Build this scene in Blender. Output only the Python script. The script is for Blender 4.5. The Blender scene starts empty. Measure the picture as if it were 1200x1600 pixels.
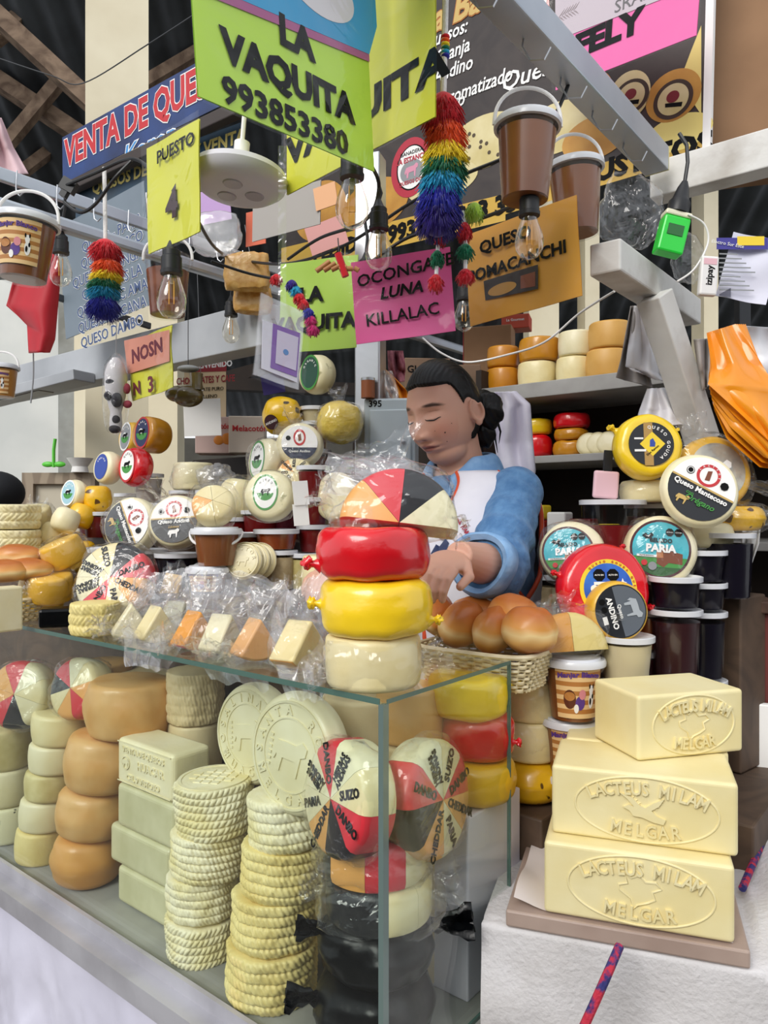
import bpy, bmesh, math, random
from math import sin, cos, pi, radians as R, sqrt, exp
from mathutils import Vector as V, Matrix, noise
random.seed(7)
SC = bpy.context.scene
COL = SC.collection
# ---------------------------------------------------------------- camera, world, light
F, H = 1155.0, 1.40                       # focal length in pixels of a 1200x1600 frame, eye height
cam_d = bpy.data.cameras.new('camera'); cam = bpy.data.objects.new('camera', cam_d); COL.objects.link(cam)
cam_d.sensor_fit = 'VERTICAL'; cam_d.sensor_height = 36.0; cam_d.lens = 36.0 * F / 1600
cam.location = (0, 0, H); cam.rotation_euler = (R(90), 0, 0); cam_d.clip_start = .02
SC.camera = cam
w = bpy.data.worlds.new('world'); SC.world = w; w.use_nodes = True
nt = w.node_tree; bg = nt.nodes['Background']
sky = nt.nodes.new('ShaderNodeTexSky'); sky.sky_type = 'HOSEK_WILKIE'; sky.turbidity = 6; sky.ground_albedo = .5
sky.sun_direction = V((-.35, -.55, .75)).normalized()
mx = nt.nodes.new('ShaderNodeMixRGB'); mx.inputs[0].default_value = .72; mx.inputs[2].default_value = (.92, .95, 1, 1)
nt.links.new(sky.outputs[0], mx.inputs[1]); nt.links.new(mx.outputs[0], bg.inputs[0]); bg.inputs[1].default_value = 1.05
sun_d = bpy.data.lights.new('sun', 'SUN'); sun_d.energy = 1.5; sun_d.angle = R(28); sun_d.color = (1, .97, .92)
sun = bpy.data.objects.new('sun', sun_d); COL.objects.link(sun)
sun.rotation_euler = V((.45, .72, -.62)).to_track_quat('-Z', 'Y').to_euler(); sun.location = (-2, -3, 5)
SC.view_settings.view_transform = 'Standard'; SC.view_settings.look = 'None'
SC.view_settings.gamma = 1; SC.view_settings.use_curve_mapping = False
SC.view_settings.exposure = .5
SC.cycles.transparent_max_bounces = 40; SC.cycles.max_bounces = 8; SC.cycles.caustics_reflective = False; SC.cycles.caustics_refractive = False
SC.cycles.sample_clamp_indirect = 6
# ---------------------------------------------------------------- geometry helpers
U = V((-.778, .628, 0)); W = V((.628, .778, 0)); C0 = V((0, .95, 0))     # stall axes: U along the counter front, W towards its back
def P(px, py, Y): return V(((px - 600) / F * Y, Y, H + (800 - py) / F * Y))
def S(u, v, z): q = C0 + U * u + W * v; return V((q.x, q.y, z))
def on(px, py, z):                                                      # point of the horizontal plane z seen at that pixel
    Y = (H - z) * F / (py - 800); return P(px, py, Y)
def face(p, yaw=0, pitch=0, roll=0):                                    # frame: X right, Y up, Z the way the face looks (yaw 0 = out to the aisle)
    y, q = R(yaw), R(pitch)
    n = V((sin(y) * cos(q), -cos(y) * cos(q), sin(q))); x = V((cos(y), sin(y), 0)); t = n.cross(x)
    M = Matrix((x, t, n)).transposed().to_4x4() @ Matrix.Rotation(R(roll), 4, 'Z')
    M.translation = p; return M
def span(p0, p1, lean=0):                                               # frame with X from p0 to p1, Y upward
    x = (p1 - p0).normalized(); n = x.cross(V((0, 0, 1))).normalized(); t = n.cross(x)
    M = Matrix((x, t, n)).transposed().to_4x4() @ Matrix.Rotation(R(lean), 4, 'X'); M.translation = p0; return M
def stand(p, rz=0, tx=0, ty=0):
    return Matrix.Translation(p) @ Matrix.Rotation(R(rz), 4, 'Z') @ Matrix.Rotation(R(tx), 4, 'X') @ Matrix.Rotation(R(ty), 4, 'Y')
T3 = Matrix.Translation
class G:
    def __init__(s): s.v = []; s.f = []; s.m = []
    def add(s, v, f, m=0, M=None):
        b = len(s.v); s.v += [tuple(M @ V(q)) for q in v] if M else [tuple(q) for q in v]
        s.f += [tuple(i + b for i in q) for q in f]; s.m += [m] * len(f); return s
    def join(s, g, M=None, m=None):
        b = len(s.v); s.v += [tuple(M @ V(q)) for q in g.v] if M else list(g.v)
        s.f += [tuple(i + b for i in q) for q in g.f]; s.m += list(g.m) if m is None else [m] * len(g.f); return s
    def box(s, x0, x1, y0, y1, z0, z1, m=0, M=None):
        v = [(x, y, z) for z in (z0, z1) for y in (y0, y1) for x in (x0, x1)]
        return s.add(v, [(0, 2, 3, 1), (4, 5, 7, 6), (0, 1, 5, 4), (2, 6, 7, 3), (0, 4, 6, 2), (1, 3, 7, 5)], m, M)
    def lathe(s, pts, n=36, m=0, M=None, fn=None, cap=True):
        v = []; k = len(pts)
        for r, z in pts:
            for j in range(n):
                a = 2 * pi * j / n; q = (r * cos(a), r * sin(a), z); v.append(fn(q, a) if fn else q)
        f = [(i * n + j, i * n + (j + 1) % n, (i + 1) * n + (j + 1) % n, (i + 1) * n + j) for i in range(k - 1) for j in range(n)]
        if cap:
            if pts[0][0] > 1e-4: f.append(tuple(range(n - 1, -1, -1)))
            if pts[-1][0] > 1e-4: f.append(tuple((k - 1) * n + j for j in range(n)))
        return s.add(v, f, m, M)
    def tube(s, path, r, n=8, m=0, M=None, closed=False):
        path = [V(p) for p in path]; k = len(path); rr = r if isinstance(r, (list, tuple)) else [r] * k
        v = []; ref = None
        for i, p in enumerate(path):
            a = path[(i - 1) % k] if (closed or i) else p; b = path[(i + 1) % k] if (closed or i < k - 1) else p
            d = (b - a); d = d.normalized() if d.length > 1e-9 else V((0, 0, 1))
            if ref is None: ref = d.orthogonal().normalized()
            ref = (ref - d * ref.dot(d)); ref = ref.normalized() if ref.length > 1e-6 else d.orthogonal().normalized()
            bn = d.cross(ref)
            for j in range(n):
                t = 2 * pi * j / n; v.append(p + (ref * cos(t) + bn * sin(t)) * rr[i])
        L = k if closed else k - 1
        f = [(i * n + j, i * n + (j + 1) % n, ((i + 1) % k) * n + (j + 1) % n, ((i + 1) % k) * n + j) for i in range(L) for j in range(n)]
        if not closed: f += [tuple(range(n - 1, -1, -1)), tuple((k - 1) * n + j for j in range(n))]
        return s.add(v, f, m, M)
    def sphere(s, c, r, n=20, k=14, m=0, M=None, fn=None):
        r = r if isinstance(r, (tuple, list)) else (r, r, r); v = []
        for i in range(k + 1):
            t = pi * i / k
            for j in range(n):
                a = 2 * pi * j / n; d = V((sin(t) * cos(a), sin(t) * sin(a), -cos(t)))
                e = fn(d) if fn else 1
                v.append((c[0] + d.x * r[0] * e, c[1] + d.y * r[1] * e, c[2] + d.z * r[2] * e))
        f = [(i * n + j, i * n + (j + 1) % n, (i + 1) * n + (j + 1) % n, (i + 1) * n + j) for i in range(k) for j in range(n)]
        return s.add(v, f, m, M)
    def grid(s, fn, n, k, m=0, M=None):
        v = [fn(i / n, j / k) for j in range(k + 1) for i in range(n + 1)]
        return s.add(v, [(j * (n + 1) + i, j * (n + 1) + i + 1, (j + 1) * (n + 1) + i + 1, (j + 1) * (n + 1) + i) for j in range(k) for i in range(n)], m, M)
    def disc(s, r, z=0, t=.0004, n=36, m=0, M=None, sx=1, sy=1): return s.lathe([(r, z), (r, z + t)], n, m, M, fn=lambda q, a: (q[0] * sx, q[1] * sy, q[2]))
    def ring(s, r0, r1, z=0, t=.0004, n=40, m=0, M=None, sx=1, sy=1):
        return s.lathe([(r0, z), (r1, z), (r1, z + t), (r0, z + t), (r0, z)], n, m, M, fn=lambda q, a: (q[0] * sx, q[1] * sy, q[2]), cap=False)
    def poly(s, pts, z=0, t=.0004, m=0, M=None):
        n = len(pts); v = [(x, y, z) for x, y in pts] + [(x, y, z + t) for x, y in pts]
        return s.add(v, [tuple(range(n - 1, -1, -1)), tuple(range(n, 2 * n))] + [(i, (i + 1) % n, n + (i + 1) % n, n + i) for i in range(n)], m, M)
_tc = {}
def text(s, size, bold=.0, al='CENTER', t=.0004, lead=1.0, shear=0, sq=1.0):
    key = (s, size, bold, al, t, lead, shear, sq)
    if key in _tc: return _tc[key]
    c = bpy.data.curves.new('lettering_source', 'FONT'); c.body = s; c.size = size; c.align_x = al; c.align_y = 'CENTER'
    c.offset = bold * size; c.extrude = t; c.resolution_u = 2; c.space_line = lead; c.shear = shear
    o = bpy.data.objects.new('lettering_source', c); me = bpy.data.meshes.new_from_object(o)
    g = G(); g.v = [(q.co.x * sq, q.co.y, q.co.z) for q in me.vertices]; g.f = [tuple(p.vertices) for p in me.polygons]; g.m = [0] * len(g.f)
    bpy.data.objects.remove(o); bpy.data.meshes.remove(me); bpy.data.curves.remove(c); _tc[key] = g; return g
def arc(s, rx, ry, size, mid=90, step=10, inward=False, bold=.02, t=.0004):  # letters along an ellipse; inward: along the bottom, reading left to right
    g = G(); n = len(s)
    for i, ch in enumerate(s):
        if ch == ' ': continue
        d = (i - (n - 1) / 2) * step; a = R(mid + d) if inward else R(mid - d)
        p = V((rx * cos(a), ry * sin(a), 0)); tx = V((-rx * sin(a), ry * cos(a), 0)) * (1 if inward else -1)
        g.join(text(ch, size, bold, t=t), T3(p) @ Matrix.Rotation(math.atan2(tx.y, tx.x), 4, 'Z'))
    return g
def obj(name, g, mats, parent=None, M=None, smooth=True, ang=42, fix=False):
    me = bpy.data.meshes.new(name); me.from_pydata(g.v, [], g.f)
    for m in (mats if isinstance(mats, (list, tuple)) else [mats]): me.materials.append(m)
    me.polygons.foreach_set('material_index', g.m)
    if fix:
        b = bmesh.new(); b.from_mesh(me); bmesh.ops.remove_doubles(b, verts=b.verts, dist=1e-5); bmesh.ops.recalc_face_normals(b, faces=b.faces); b.to_mesh(me); b.free()
    if smooth:
        me.polygons.foreach_set('use_smooth', [True] * len(me.polygons)); me.set_sharp_from_angle(angle=R(ang))
    o = bpy.data.objects.new(name, me); COL.objects.link(o)
    if parent: o.parent = parent
    if M is not None: o.matrix_local = M
    return o
def tag(o, label, cat, group=None, kind=None):
    o['label'] = label; o['category'] = cat
    if group: o['group'] = group
    if kind: o['kind'] = kind
    return o
def root(name, label, cat, M=None, group=None):
    o = bpy.data.objects.new(name, None); o.empty_display_size = .02; COL.objects.link(o)
    if M is not None: o.matrix_local = M
    return tag(o, label, cat, group)
def bev(o, wd, n=2): m = o.modifiers.new('bevel', 'BEVEL'); m.width = wd; m.segments = n; m.limit_method = 'ANGLE'; return o
def struct(name, g, m, M=None, **k): o = obj(name, g, m, None, M, **k); o['kind'] = 'structure'; return o
def fbm(p, o=3): return noise.fractal(p, 1.0, 2.0, o)
# ---------------------------------------------------------------- materials
def lin(h):
    h = h.lstrip('#'); c = [int(h[i:i + 2], 16) / 255 for i in (0, 2, 4)]
    return tuple((x / 12.92 if x <= .04045 else ((x + .055) / 1.055) ** 2.4) for x in c) + (1,)
_mc = {}
def mat(name, c, rough=.5, c2=None, vs=12, bump=0, bs=60, metal=0, coat=0, spec=.5, kind='noise', sheen=0, dist=0, det=4, edge=(.35, .65), sss=0):
    if name in _mc: return _mc[name]
    m = bpy.data.materials.new(name); m.use_nodes = True; n = m.node_tree; b = n.nodes['Principled BSDF']; _mc[name] = m
    b.inputs['Roughness'].default_value = rough; b.inputs['Metallic'].default_value = metal
    b.inputs['Coat Weight'].default_value = coat; b.inputs['Coat Roughness'].default_value = .12; b.inputs['Specular IOR Level'].default_value = spec
    b.inputs['Sheen Weight'].default_value = sheen
    if sss: b.inputs['Subsurface Weight'].default_value = sss; b.inputs['Subsurface Radius'].default_value = (.012, .005, .003)
    b.inputs['Base Color'].default_value = lin(c)
    tc = n.nodes.new('ShaderNodeTexCoord')
    def tex(sc):
        if kind == 'wave': t = n.nodes.new('ShaderNodeTexWave'); t.inputs['Distortion'].default_value = dist or 3
        elif kind == 'voronoi': t = n.nodes.new('ShaderNodeTexVoronoi')
        else: t = n.nodes.new('ShaderNodeTexNoise'); t.inputs['Detail'].default_value = det; t.inputs['Distortion'].default_value = dist
        t.inputs['Scale'].default_value = sc; n.links.new(tc.outputs['Object'], t.inputs['Vector']); return t
    if c2:
        t = tex(vs); r = n.nodes.new('ShaderNodeValToRGB'); r.color_ramp.elements[0].color = lin(c); r.color_ramp.elements[1].color = lin(c2)
        r.color_ramp.elements[0].position, r.color_ramp.elements[1].position = edge
        n.links.new(t.outputs[0], r.inputs[0]); n.links.new(r.outputs[0], b.inputs['Base Color'])
    if bump:
        t = tex(bs); u = n.nodes.new('ShaderNodeBump'); u.inputs['Strength'].default_value = bump; u.inputs['Distance'].default_value = .004
        n.links.new(t.outputs[0], u.inputs['Height']); n.links.new(u.outputs[0], b.inputs['Normal'])
        if coat: n.links.new(u.outputs[0], b.inputs['Coat Normal'])
    return m
def clear(name, tint='#ffffff', gl=.05, edge=.55, haze=.0, hc='#ffffff', rough=.05, bump=0, bs=30, pw=3):   # clear plastic film or thin glass
    if name in _mc: return _mc[name]
    m = bpy.data.materials.new(name); m.use_nodes = True; n = m.node_tree; _mc[name] = m
    for q in list(n.nodes): n.nodes.remove(q)
    out = n.nodes.new('ShaderNodeOutputMaterial'); tr = n.nodes.new('ShaderNodeBsdfTransparent'); g = n.nodes.new('ShaderNodeBsdfGlossy'); d = n.nodes.new('ShaderNodeBsdfDiffuse')
    tr.inputs[0].default_value = lin(tint); g.inputs['Roughness'].default_value = rough; g.inputs[0].default_value = (1, 1, 1, 1); d.inputs[0].default_value = lin(hc)
    lw = n.nodes.new('ShaderNodeLayerWeight'); lw.inputs[0].default_value = .5
    p = n.nodes.new('ShaderNodeMath'); p.operation = 'POWER'; p.inputs[1].default_value = pw
    a = n.nodes.new('ShaderNodeMath'); a.operation = 'MULTIPLY_ADD'; a.inputs[1].default_value = edge; a.inputs[2].default_value = gl; a.use_clamp = True
    n.links.new(lw.outputs['Facing'], p.inputs[0]); n.links.new(p.outputs[0], a.inputs[0])
    h = n.nodes.new('ShaderNodeMixShader'); h.inputs[0].default_value = haze; n.links.new(tr.outputs[0], h.inputs[1]); n.links.new(d.outputs[0], h.inputs[2])
    x = n.nodes.new('ShaderNodeMixShader'); n.links.new(a.outputs[0], x.inputs[0]); n.links.new(h.outputs[0], x.inputs[1]); n.links.new(g.outputs[0], x.inputs[2])
    if bump:
        tc = n.nodes.new('ShaderNodeTexCoord'); t = n.nodes.new('ShaderNodeTexNoise'); t.inputs['Scale'].default_value = bs; t.inputs['Detail'].default_value = 3; t.inputs['Distortion'].default_value = 1.2
        n.links.new(tc.outputs['Object'], t.inputs['Vector']); u = n.nodes.new('ShaderNodeBump'); u.inputs['Strength'].default_value = bump; u.inputs['Distance'].default_value = .02
        n.links.new(t.outputs[0], u.inputs['Height'])
        for q in (g, d, lw): n.links.new(u.outputs[0], q.inputs['Normal'])
    n.links.new(x.outputs[0], out.inputs[0]); return m
FILM = clear('clear_plastic_film', gl=.038, edge=.40, haze=.015, rough=.08, bump=.6, bs=14, pw=2.4)
FROST = clear('milky_bag_plastic', gl=.08, edge=.4, haze=.17, hc='#f4f2f4', rough=.16, bump=.22, bs=6, pw=2)
SLEEVE = clear('sign_sleeve_plastic', gl=.007, edge=.35, haze=.002, rough=.06, bump=.35, bs=9)
GLASS = clear('display_glass', tint='#fbfefc', gl=.012, edge=.6, haze=.002, rough=.01, pw=4)
BULB = clear('bulb_glass', tint='#fdfaf2', gl=.05, edge=.75, haze=.0, rough=.02, pw=2.2)
TUBP = clear('tub_plastic', tint='#fafafa', gl=.018, edge=.22, haze=.0, rough=.05, pw=3)
GEDGE = mat('green_glass_edge', '#4c6a60', .15, spec=.8)
INK = mat('black_ink', '#0a0a0a', .6, spec=.15); WHITE = mat('white_print', '#f0efec', .5); LID = mat('milky_lid_plastic', '#d8d9dd', .3, coat=.2)
RED = mat('red_print', '#c22a30', .5); BLUE = mat('blue_print', '#2d49a0', .5); SKYB = mat('turquoise_print', '#2aa5b5', .4, c2='#4cc0cc', vs=20); NAVY = mat('navy_print', '#1c2a55', .5)
GOLD = mat('gold_print', '#c9a860', .4); GREEN = mat('green_print', '#3f8f3a', .5); GREY = mat('grey_print', '#8d8f92', .5); BROWN = mat('brown_print', '#7a3f22', .5); YEL = mat('yellow_print', '#f0d030', .5)
CREAM = mat('cream_cheese', '#ecdfae', .42, c2='#e2d096', vs=14, bump=.15, bs=90, coat=.12)
PALE = mat('pale_cheese', '#efe6c4', .45, c2='#e4d8aa', vs=10, bump=.15, bs=90, coat=.1)
ROPE = mat('fresh_cheese', '#efe7c8', .5, c2='#e2d49c', vs=16, bump=.2, bs=160)
ROPEY = mat('aged_rope_cheese', '#e9d795', .5, c2='#dcc478', vs=14, bump=.2, bs=160)
GRN = mat('greenish_cheese', '#d2cda8', .42, c2='#c2bd94', vs=18, bump=.2, bs=50, coat=.15)
OLIVE = mat('mottled_rind_cheese', '#dccf98', .5, c2='#c2b070', vs=18, bump=.3, bs=50)
ORANGE = mat('orange_rind_cheese', '#dfb274', .42, c2='#d29a52', vs=12, bump=.15, bs=60, coat=.15)
CHED = mat('cheddar_cheese', '#e79a38', .42, c2='#dd8a2a', vs=14, bump=.1, bs=80, coat=.15)
BUTTER = mat('butter_block', '#ece0b0', .5, c2='#e6d69c', vs=9, bump=.15, bs=45, coat=.05)
YWAX = mat('yellow_wax', '#fbd626', .28, coat=.5, bump=.35, bs=26, c2='#f2c81a', vs=8)
RWAX = mat('red_wax', '#e0101e', .26, coat=.6, bump=.35, bs=26, c2='#cc0d1a', vs=8)
OWAX = mat('amber_wax', '#cf8f1e', .3, coat=.4, bump=.3, bs=26, c2='#bd7d16', vs=8)
KWAX = mat('black_wax', '#0c0d12', .35, coat=.15, spec=.3, bump=.3, bs=26)
PWAX = mat('pink_red_rind', '#d8303c', .4, coat=.3)
KBAG = mat('black_bin_plastic', '#050608', .3, coat=.08, bump=.8, bs=18, spec=.2)
JAM = mat('dark_jam', '#3c0c16', .35, spec=.25); JAMK = mat('blackcurrant_jam', '#0e0a18', .35, spec=.25); MANJ = mat('brown_caramel_spread', '#8a5228', .35, c2='#7a4520', vs=8, coat=.4)
HONEY = mat('amber_honey', '#8f4214', .25, coat=.5, c2='#7a3010', vs=30); BEIGE = mat('beige_paste', '#c8b48c', .5, c2='#b49c74', vs=60); REDJ = mat('red_jam', '#6a0f12', .35, spec=.25)
BLK = mat('black_rubber', '#161618', .45); WPL = mat('white_plastic', '#ece9e6', .35, coat=.2)
STEEL = mat('brushed_steel', '#b4b6ba', .32, metal=.85, bump=.05, bs=60); GALV = mat('galvanised_tube', '#c3c9d0', .38, metal=.55, c2='#aab2bc', vs=4)
HAZEL = mat('bare_timber', '#86705c', .8, c2='#5e4a3a', vs=5, bump=.4, bs=30, dist=3)
# ---------------------------------------------------------------- the setting
CONC = mat('concrete', '#77736e', .8, c2='#5d5a56', vs=3, bump=.2, bs=20)
PAINT = mat('cream_paint', '#e6dcc0', .6, c2='#d8ccae', vs=3, bump=.1, bs=20)
PWHITE = mat('white_wall_paint', '#dcdcd6', .6, c2='#c6c8c4', vs=2, bump=.1, bs=14)
CORR = mat('old_roof_sheet', '#4a4e52', .6, c2='#35383b', vs=3, metal=.3)
DWOOD = mat('dark_wood', '#33261d', .7, c2='#241a14', vs=6)
STRUT = mat('flaking_white_timber', '#dcdad5', .6, c2='#b9b3aa', vs=9, bump=.5, bs=22, edge=(.5, .75))
struct('floor', G().box(-9, 8, -4, 9, -.05, 0), CONC)
struct('wall_left', G().box(-4.2, -1.86, 4.3, 4.4, 0, 2.75), PWHITE)
struct('wall_unseen_front', G().box(-9, 8, -3.1, -3.0, 0, 2.2), mat('unseen_opposite_wall', '#6a625a', .8, c2='#3a3632', vs=1.2))  # unseen wall behind the camera, added to darken reflections and cut low light
struct('wall_back', G().box(-9, 8, 7.5, 7.6, 0, 2.15), mat('dim_far_wall', '#8e8a80', .8, c2='#6a665e', vs=2))
struct('trim_1', G().box(-1.86, -1.76, 4.22, 4.4, 0, 3), mat('weathered_post', '#9a9c98', .6, c2='#74746c', vs=5))
struct('wall_side', G().box(-1.74, -1.16, 4.15, 4.3, 0, 2.6), PAINT)
g = G(); M = stand(P(182, 600, 3.2) * 1, -14); q = P(182, 600, 3.2)
struct('column', G().box(-.125, .125, -.1, .12, -1.9, 3.2), PAINT, T3((q.x, q.y, 1.9)) @ Matrix.Rotation(R(22), 4, 'Z'), smooth=False)
for i_, (a_, b_) in enumerate([(822, 868), (908, 930), (1090, 1112)]):
    q = P((a_ + b_) / 2, 600, 5.0); w_ = (b_ - a_) / F * 5 / 2; struct('column', G().box(-w_, w_, -.1, .1, 0, 3.6), PAINT, T3((q.x, q.y, 0)), smooth=False)
# roof: corrugated sheet climbing from the back wall, open in front of the stalls
def rz(y): return 2.42 + (7.6 - y) * .56
g = G(); NX = 420
def rf(a, b):
    x = -9 + 17 * a; y = 3.1 + 4.6 * b; return (x, y, rz(y) + .022 * sin(x / .085 * 2 * pi / 2))
g.grid(rf, NX * 2, 4); struct('ceiling', g, CORR)
for i, (x0, y0, x1, y1, Y, th) in enumerate([(-8, 22, 150, 168, 3.9, .11), (-5, 125, 130, 215, 4.6, .12), (-10, 250, 140, 70, 4.5, .08), (-10, 60, 150, -60, 4.3, .09), (20, 280, 110, 212, 5.0, .08), (-20, -30, 330, 60, 5.0, .12), (220, 135, 330, 70, 4.4, .08), (225, 190, 420, 60, 4.8, .1)]):
    a, b = P(x0, y0, Y), P(x1, y1, Y + .1); d = b - a
    o = struct('trim_%d' % (i + 2), G().box(0, d.length, -th * .4, th * .4, -th / 2, th / 2), HAZEL, span(a, b), smooth=False)
for i, (x0, y0, x1, y1) in enumerate([(130, 590, 560, 610), (180, 640, 470, 560), (330, 650, 300, 560)]):
    a, b = P(x0, y0, 6), P(x1, y1, 6.1); d = b - a
    struct('trim_%d' % (i + 12), G().box(0, d.length, -.05, .05, -.06, .06), DWOOD, span(a, b), smooth=False)
# dim rear of the stall: shelving with its dark back
shp = P(752, 612, 2.34)
SHF = mat('grey_shelf_paint', '#a9a7a4', .5, c2='#8f8c88', vs=6)
def SH(u, v, z): q = shp - U * u + W * v; return V((q.x, q.y, z))      # u to the right along the shelf front, v into its depth
zs = [.62, 1.0, 1.325, 1.568, 1.79]
sh = root('shelving_unit', 'tall dark shelving unit of grey boards behind the woman', 'shelf', span(SH(0, 0, 0), SH(1, 0, 0)))
for z in zs: obj('shelf', G().box(0, 1.5, -.035 if z > 1.7 else -.02, 0, 0, .0), [], sh) if 0 else bev(obj('shelf', G().box(0, 1.5, z - (.045 if z > 1.7 else .022), z, -.34, 0), SHF, sh, smooth=False), .002)
obj('back_panel', G().box(0, 1.5, 0, 1.85, -.37, -.345), DWOOD, sh); obj('side_panel', G().box(-.02, 0, 0, 1.85, -.37, .0), DWOOD, sh); obj('side_panel', G().box(1.5, 1.52, 0, 1.85, -.37, 0), DWOOD, sh)
# stall frame
def bar(name, label, cat, a, b, th, m, tv=None, be=.003, ends=None):
    d = (b - a).length; tv = tv or th
    o = bev(obj(name, G().box(0, d, -tv / 2, tv / 2, -th / 2, th / 2), m, None, span(a, b), smooth=False), be)
    return tag(o, label, cat)
e = P(1026, 252, 1.70)
bm_ = bar('aluminium_beam', 'square aluminium beam overhead with two caramel buckets hooked on it', 'beam', e - W * 1.15, e, .055, GALV)
obj('end_cap', G().box(0, .004, -.027, .027, -.027, .027), mat('cream_tape', '#e9e2b0', .5), bm_, T3(((1.15), 0, 0)))
e2 = P(1035, 285, 1.77)
bar('cross_beam', 'white painted cross beam under the large cardboard carton', 'beam', e2 + U * .02, e2 - U * 1.1, .06, STRUT, .085)
tb = P(945, 402, 1.42)
br = bar('timber_arm', 'chipped white timber arm pointing at the aisle, above the orange bags', 'beam', tb, tb + W * .52, .062, STRUT, .062, .004)
a, b = P(1022, 462, 1.56), P(1098, 690, 1.66)
o = obj('brace', G().box(-.028, .028, -.028, .028, 0, (b - a).length), STRUT, None, None, smooth=False); bev(o, .003)
o.parent = br; o.matrix_local = span(tb, tb + W * .52).inverted() @ (T3(a) @ (b - a).to_track_quat('Z', 'Y').to_matrix().to_4x4())
ra = P(-30, 262, 1.55); rb = P(-30, 312, 1.50)
bar('hook_rail', 'upper left rail with a row of small wire hooks', 'rail', ra, ra + W * 1.15, .012, GALV, .03)
bar('steel_tube', 'plain pale steel tube below the left hook rail', 'rail', rb, rb + W * 1.9, .03, GALV, .03, .008)
bl = P(-20, 612, 3.1)
bar('steel_beam', 'long grey steel beam running behind the hanging red cloth', 'beam', bl, bl - U * 1.75, .08, mat('grey_steel_paint', '#b9bcc0', .5, c2='#9c9fa4', vs=3), .12)
a = P(-20, 490, 2.6)
bar('thin_rail', 'thin dark rail passing behind the small rainbow tassel', 'rail', P(60, 455, 2.3), P(235, 510, 2.6), .014, mat('dark_steel', '#3a3c40', .5), .022)
a = P(-40, 632, 2.7); b = P(132, 588, 2.45)
fl = bar('light_fitting', 'grey metal strip light fitting under the left steel beam', 'lamp', a, b, .09, mat('grey_steel_paint', '#b9bcc0'), .035)
obj('diffuser', G().box(.02, .38, -.02, -.0175, -.03, .03), mat('grey_diffuser', '#8a8478', .4), fl)
# steel post and locker behind the counter
q = P(579, 600, 1.98)
tag(bev(obj('steel_post', G().box(-.035, .035, -.03, .03, 0, 2.35), STEEL, None, T3((q.x, q.y, 0)) @ Matrix.Rotation(R(-18), 4, 'Z'), smooth=False), .004), 'upright grey steel post behind the lumpy yellow cheese bag', 'post')
LK = mat('pale_blue_grey_enamel', '#b6c0c6', .35, c2='#a4b0b8', vs=4)
q = P(604, 625, 1.93); lk = root('metal_locker', 'pale blue grey metal locker numbered 395 beside the face', 'locker', T3((q.x, q.y, 0)) @ Matrix.Rotation(R(-8), 4, 'Z'))
zt = P(604, 622, 1.93).z
bev(obj('body', G().box(-.06, .075, 0, .1, .8, zt), LK, lk, smooth=False), .006)
bev(obj('door', G().box(-.045, .065, -.008, 0, .85, zt - .03), LK, lk, smooth=False), .004)
obj('knob', G().sphere((.045, -.014, zt - .115), .006), STEEL, lk)
obj('lettering', text('395', .024, .02), INK, lk, T3((-.03, -.0005, zt - .015)) @ Matrix.Rotation(R(90), 4, 'X'))
q = P(577, 612, 1.9); jar0 = obj('spice_jar', G().lathe([(0, 0), (.018, 0), (.018, .045), (0, .045)], 20), mat('brown_spice', '#8a4a22', .5), None, T3((q.x - .004, q.y + .03, zt)))
tag(jar0, 'small jar of brown spice standing on the metal locker', 'jar'); obj('lid', G().lathe([(0, .045), (.0185, .045), (.0185, .052), (0, .052)], 20), STEEL, jar0)
# ---------------------------------------------------------------- display case
ZF, ZT = H - .771, H - .247
GL = 1.45                                                                 # length of the glass front along U
case = root('glass_display_case', 'long glass display case full of fresh cheeses in front', 'display case')
def slabU(name, u0, u1, v0, v1, z0, z1, m, par=None):
    g = G(); v = [S(u, vv, z) for z in (z0, z1) for vv in (v0, v1) for u in (u0, u1)]
    g.add(v, [(0, 1, 3, 2), (4, 6, 7, 5), (0, 4, 5, 1), (2, 3, 7, 6), (0, 2, 6, 4), (1, 5, 7, 3)]); return obj(name, g, m, par, smooth=False, fix=True)
SILL = mat('worn_aluminium_sill', '#c3c2c8', .35, metal=.35, c2='#a9a7ad', vs=8, bump=.15, bs=30)
slabU('base_board', -.01, GL, .0, .34, ZF - .02, ZF, mat('grey_case_floor', '#a5a49f', .45, c2='#8c8b86', vs=7), case)
slabU('sill', -.03, GL, -.045, -.012, ZF - .05, ZF - .012, SILL, case); slabU('sill', -.03, GL, -.012, -.004, ZF - .05, ZF + .012, SILL, case)
slabU('front_glass', .004, GL, 0, .005, ZF, ZT, GLASS, case)
slabU('side_glass', 0, .005, .006, .327, ZF, ZT, GLASS, case)
slabU('top_glass', .0, GL, .0, .327, ZT, ZT + .005, GLASS, case)
slabU('glass_edge', -.0015, .0065, -.0035, .008, ZF, ZT - .001, mat('grey_glass_corner', '#6a7d79', .15, spec=.9, metal=.2), case)
slabU('glass_edge', .0065, GL, -.0012, -.0002, ZT - .002, ZT + .006, GEDGE, case); slabU('glass_edge', -.0012, -.0002, .005, .328, ZT - .001, ZT + .005, GEDGE, case)
slabU('glass_edge', -.001, .005, .326, .3285, ZF, ZT, GEDGE, case)
slabU('bottom_rail', -.004, -.0002, .0, .327, ZF - .02, ZF + .006, GEDGE, case)
slabU('cabinet', .01, GL, .02, .33, .02, ZF - .02, mat('white_cabinet', '#d8d4d2', .5), case)
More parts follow.
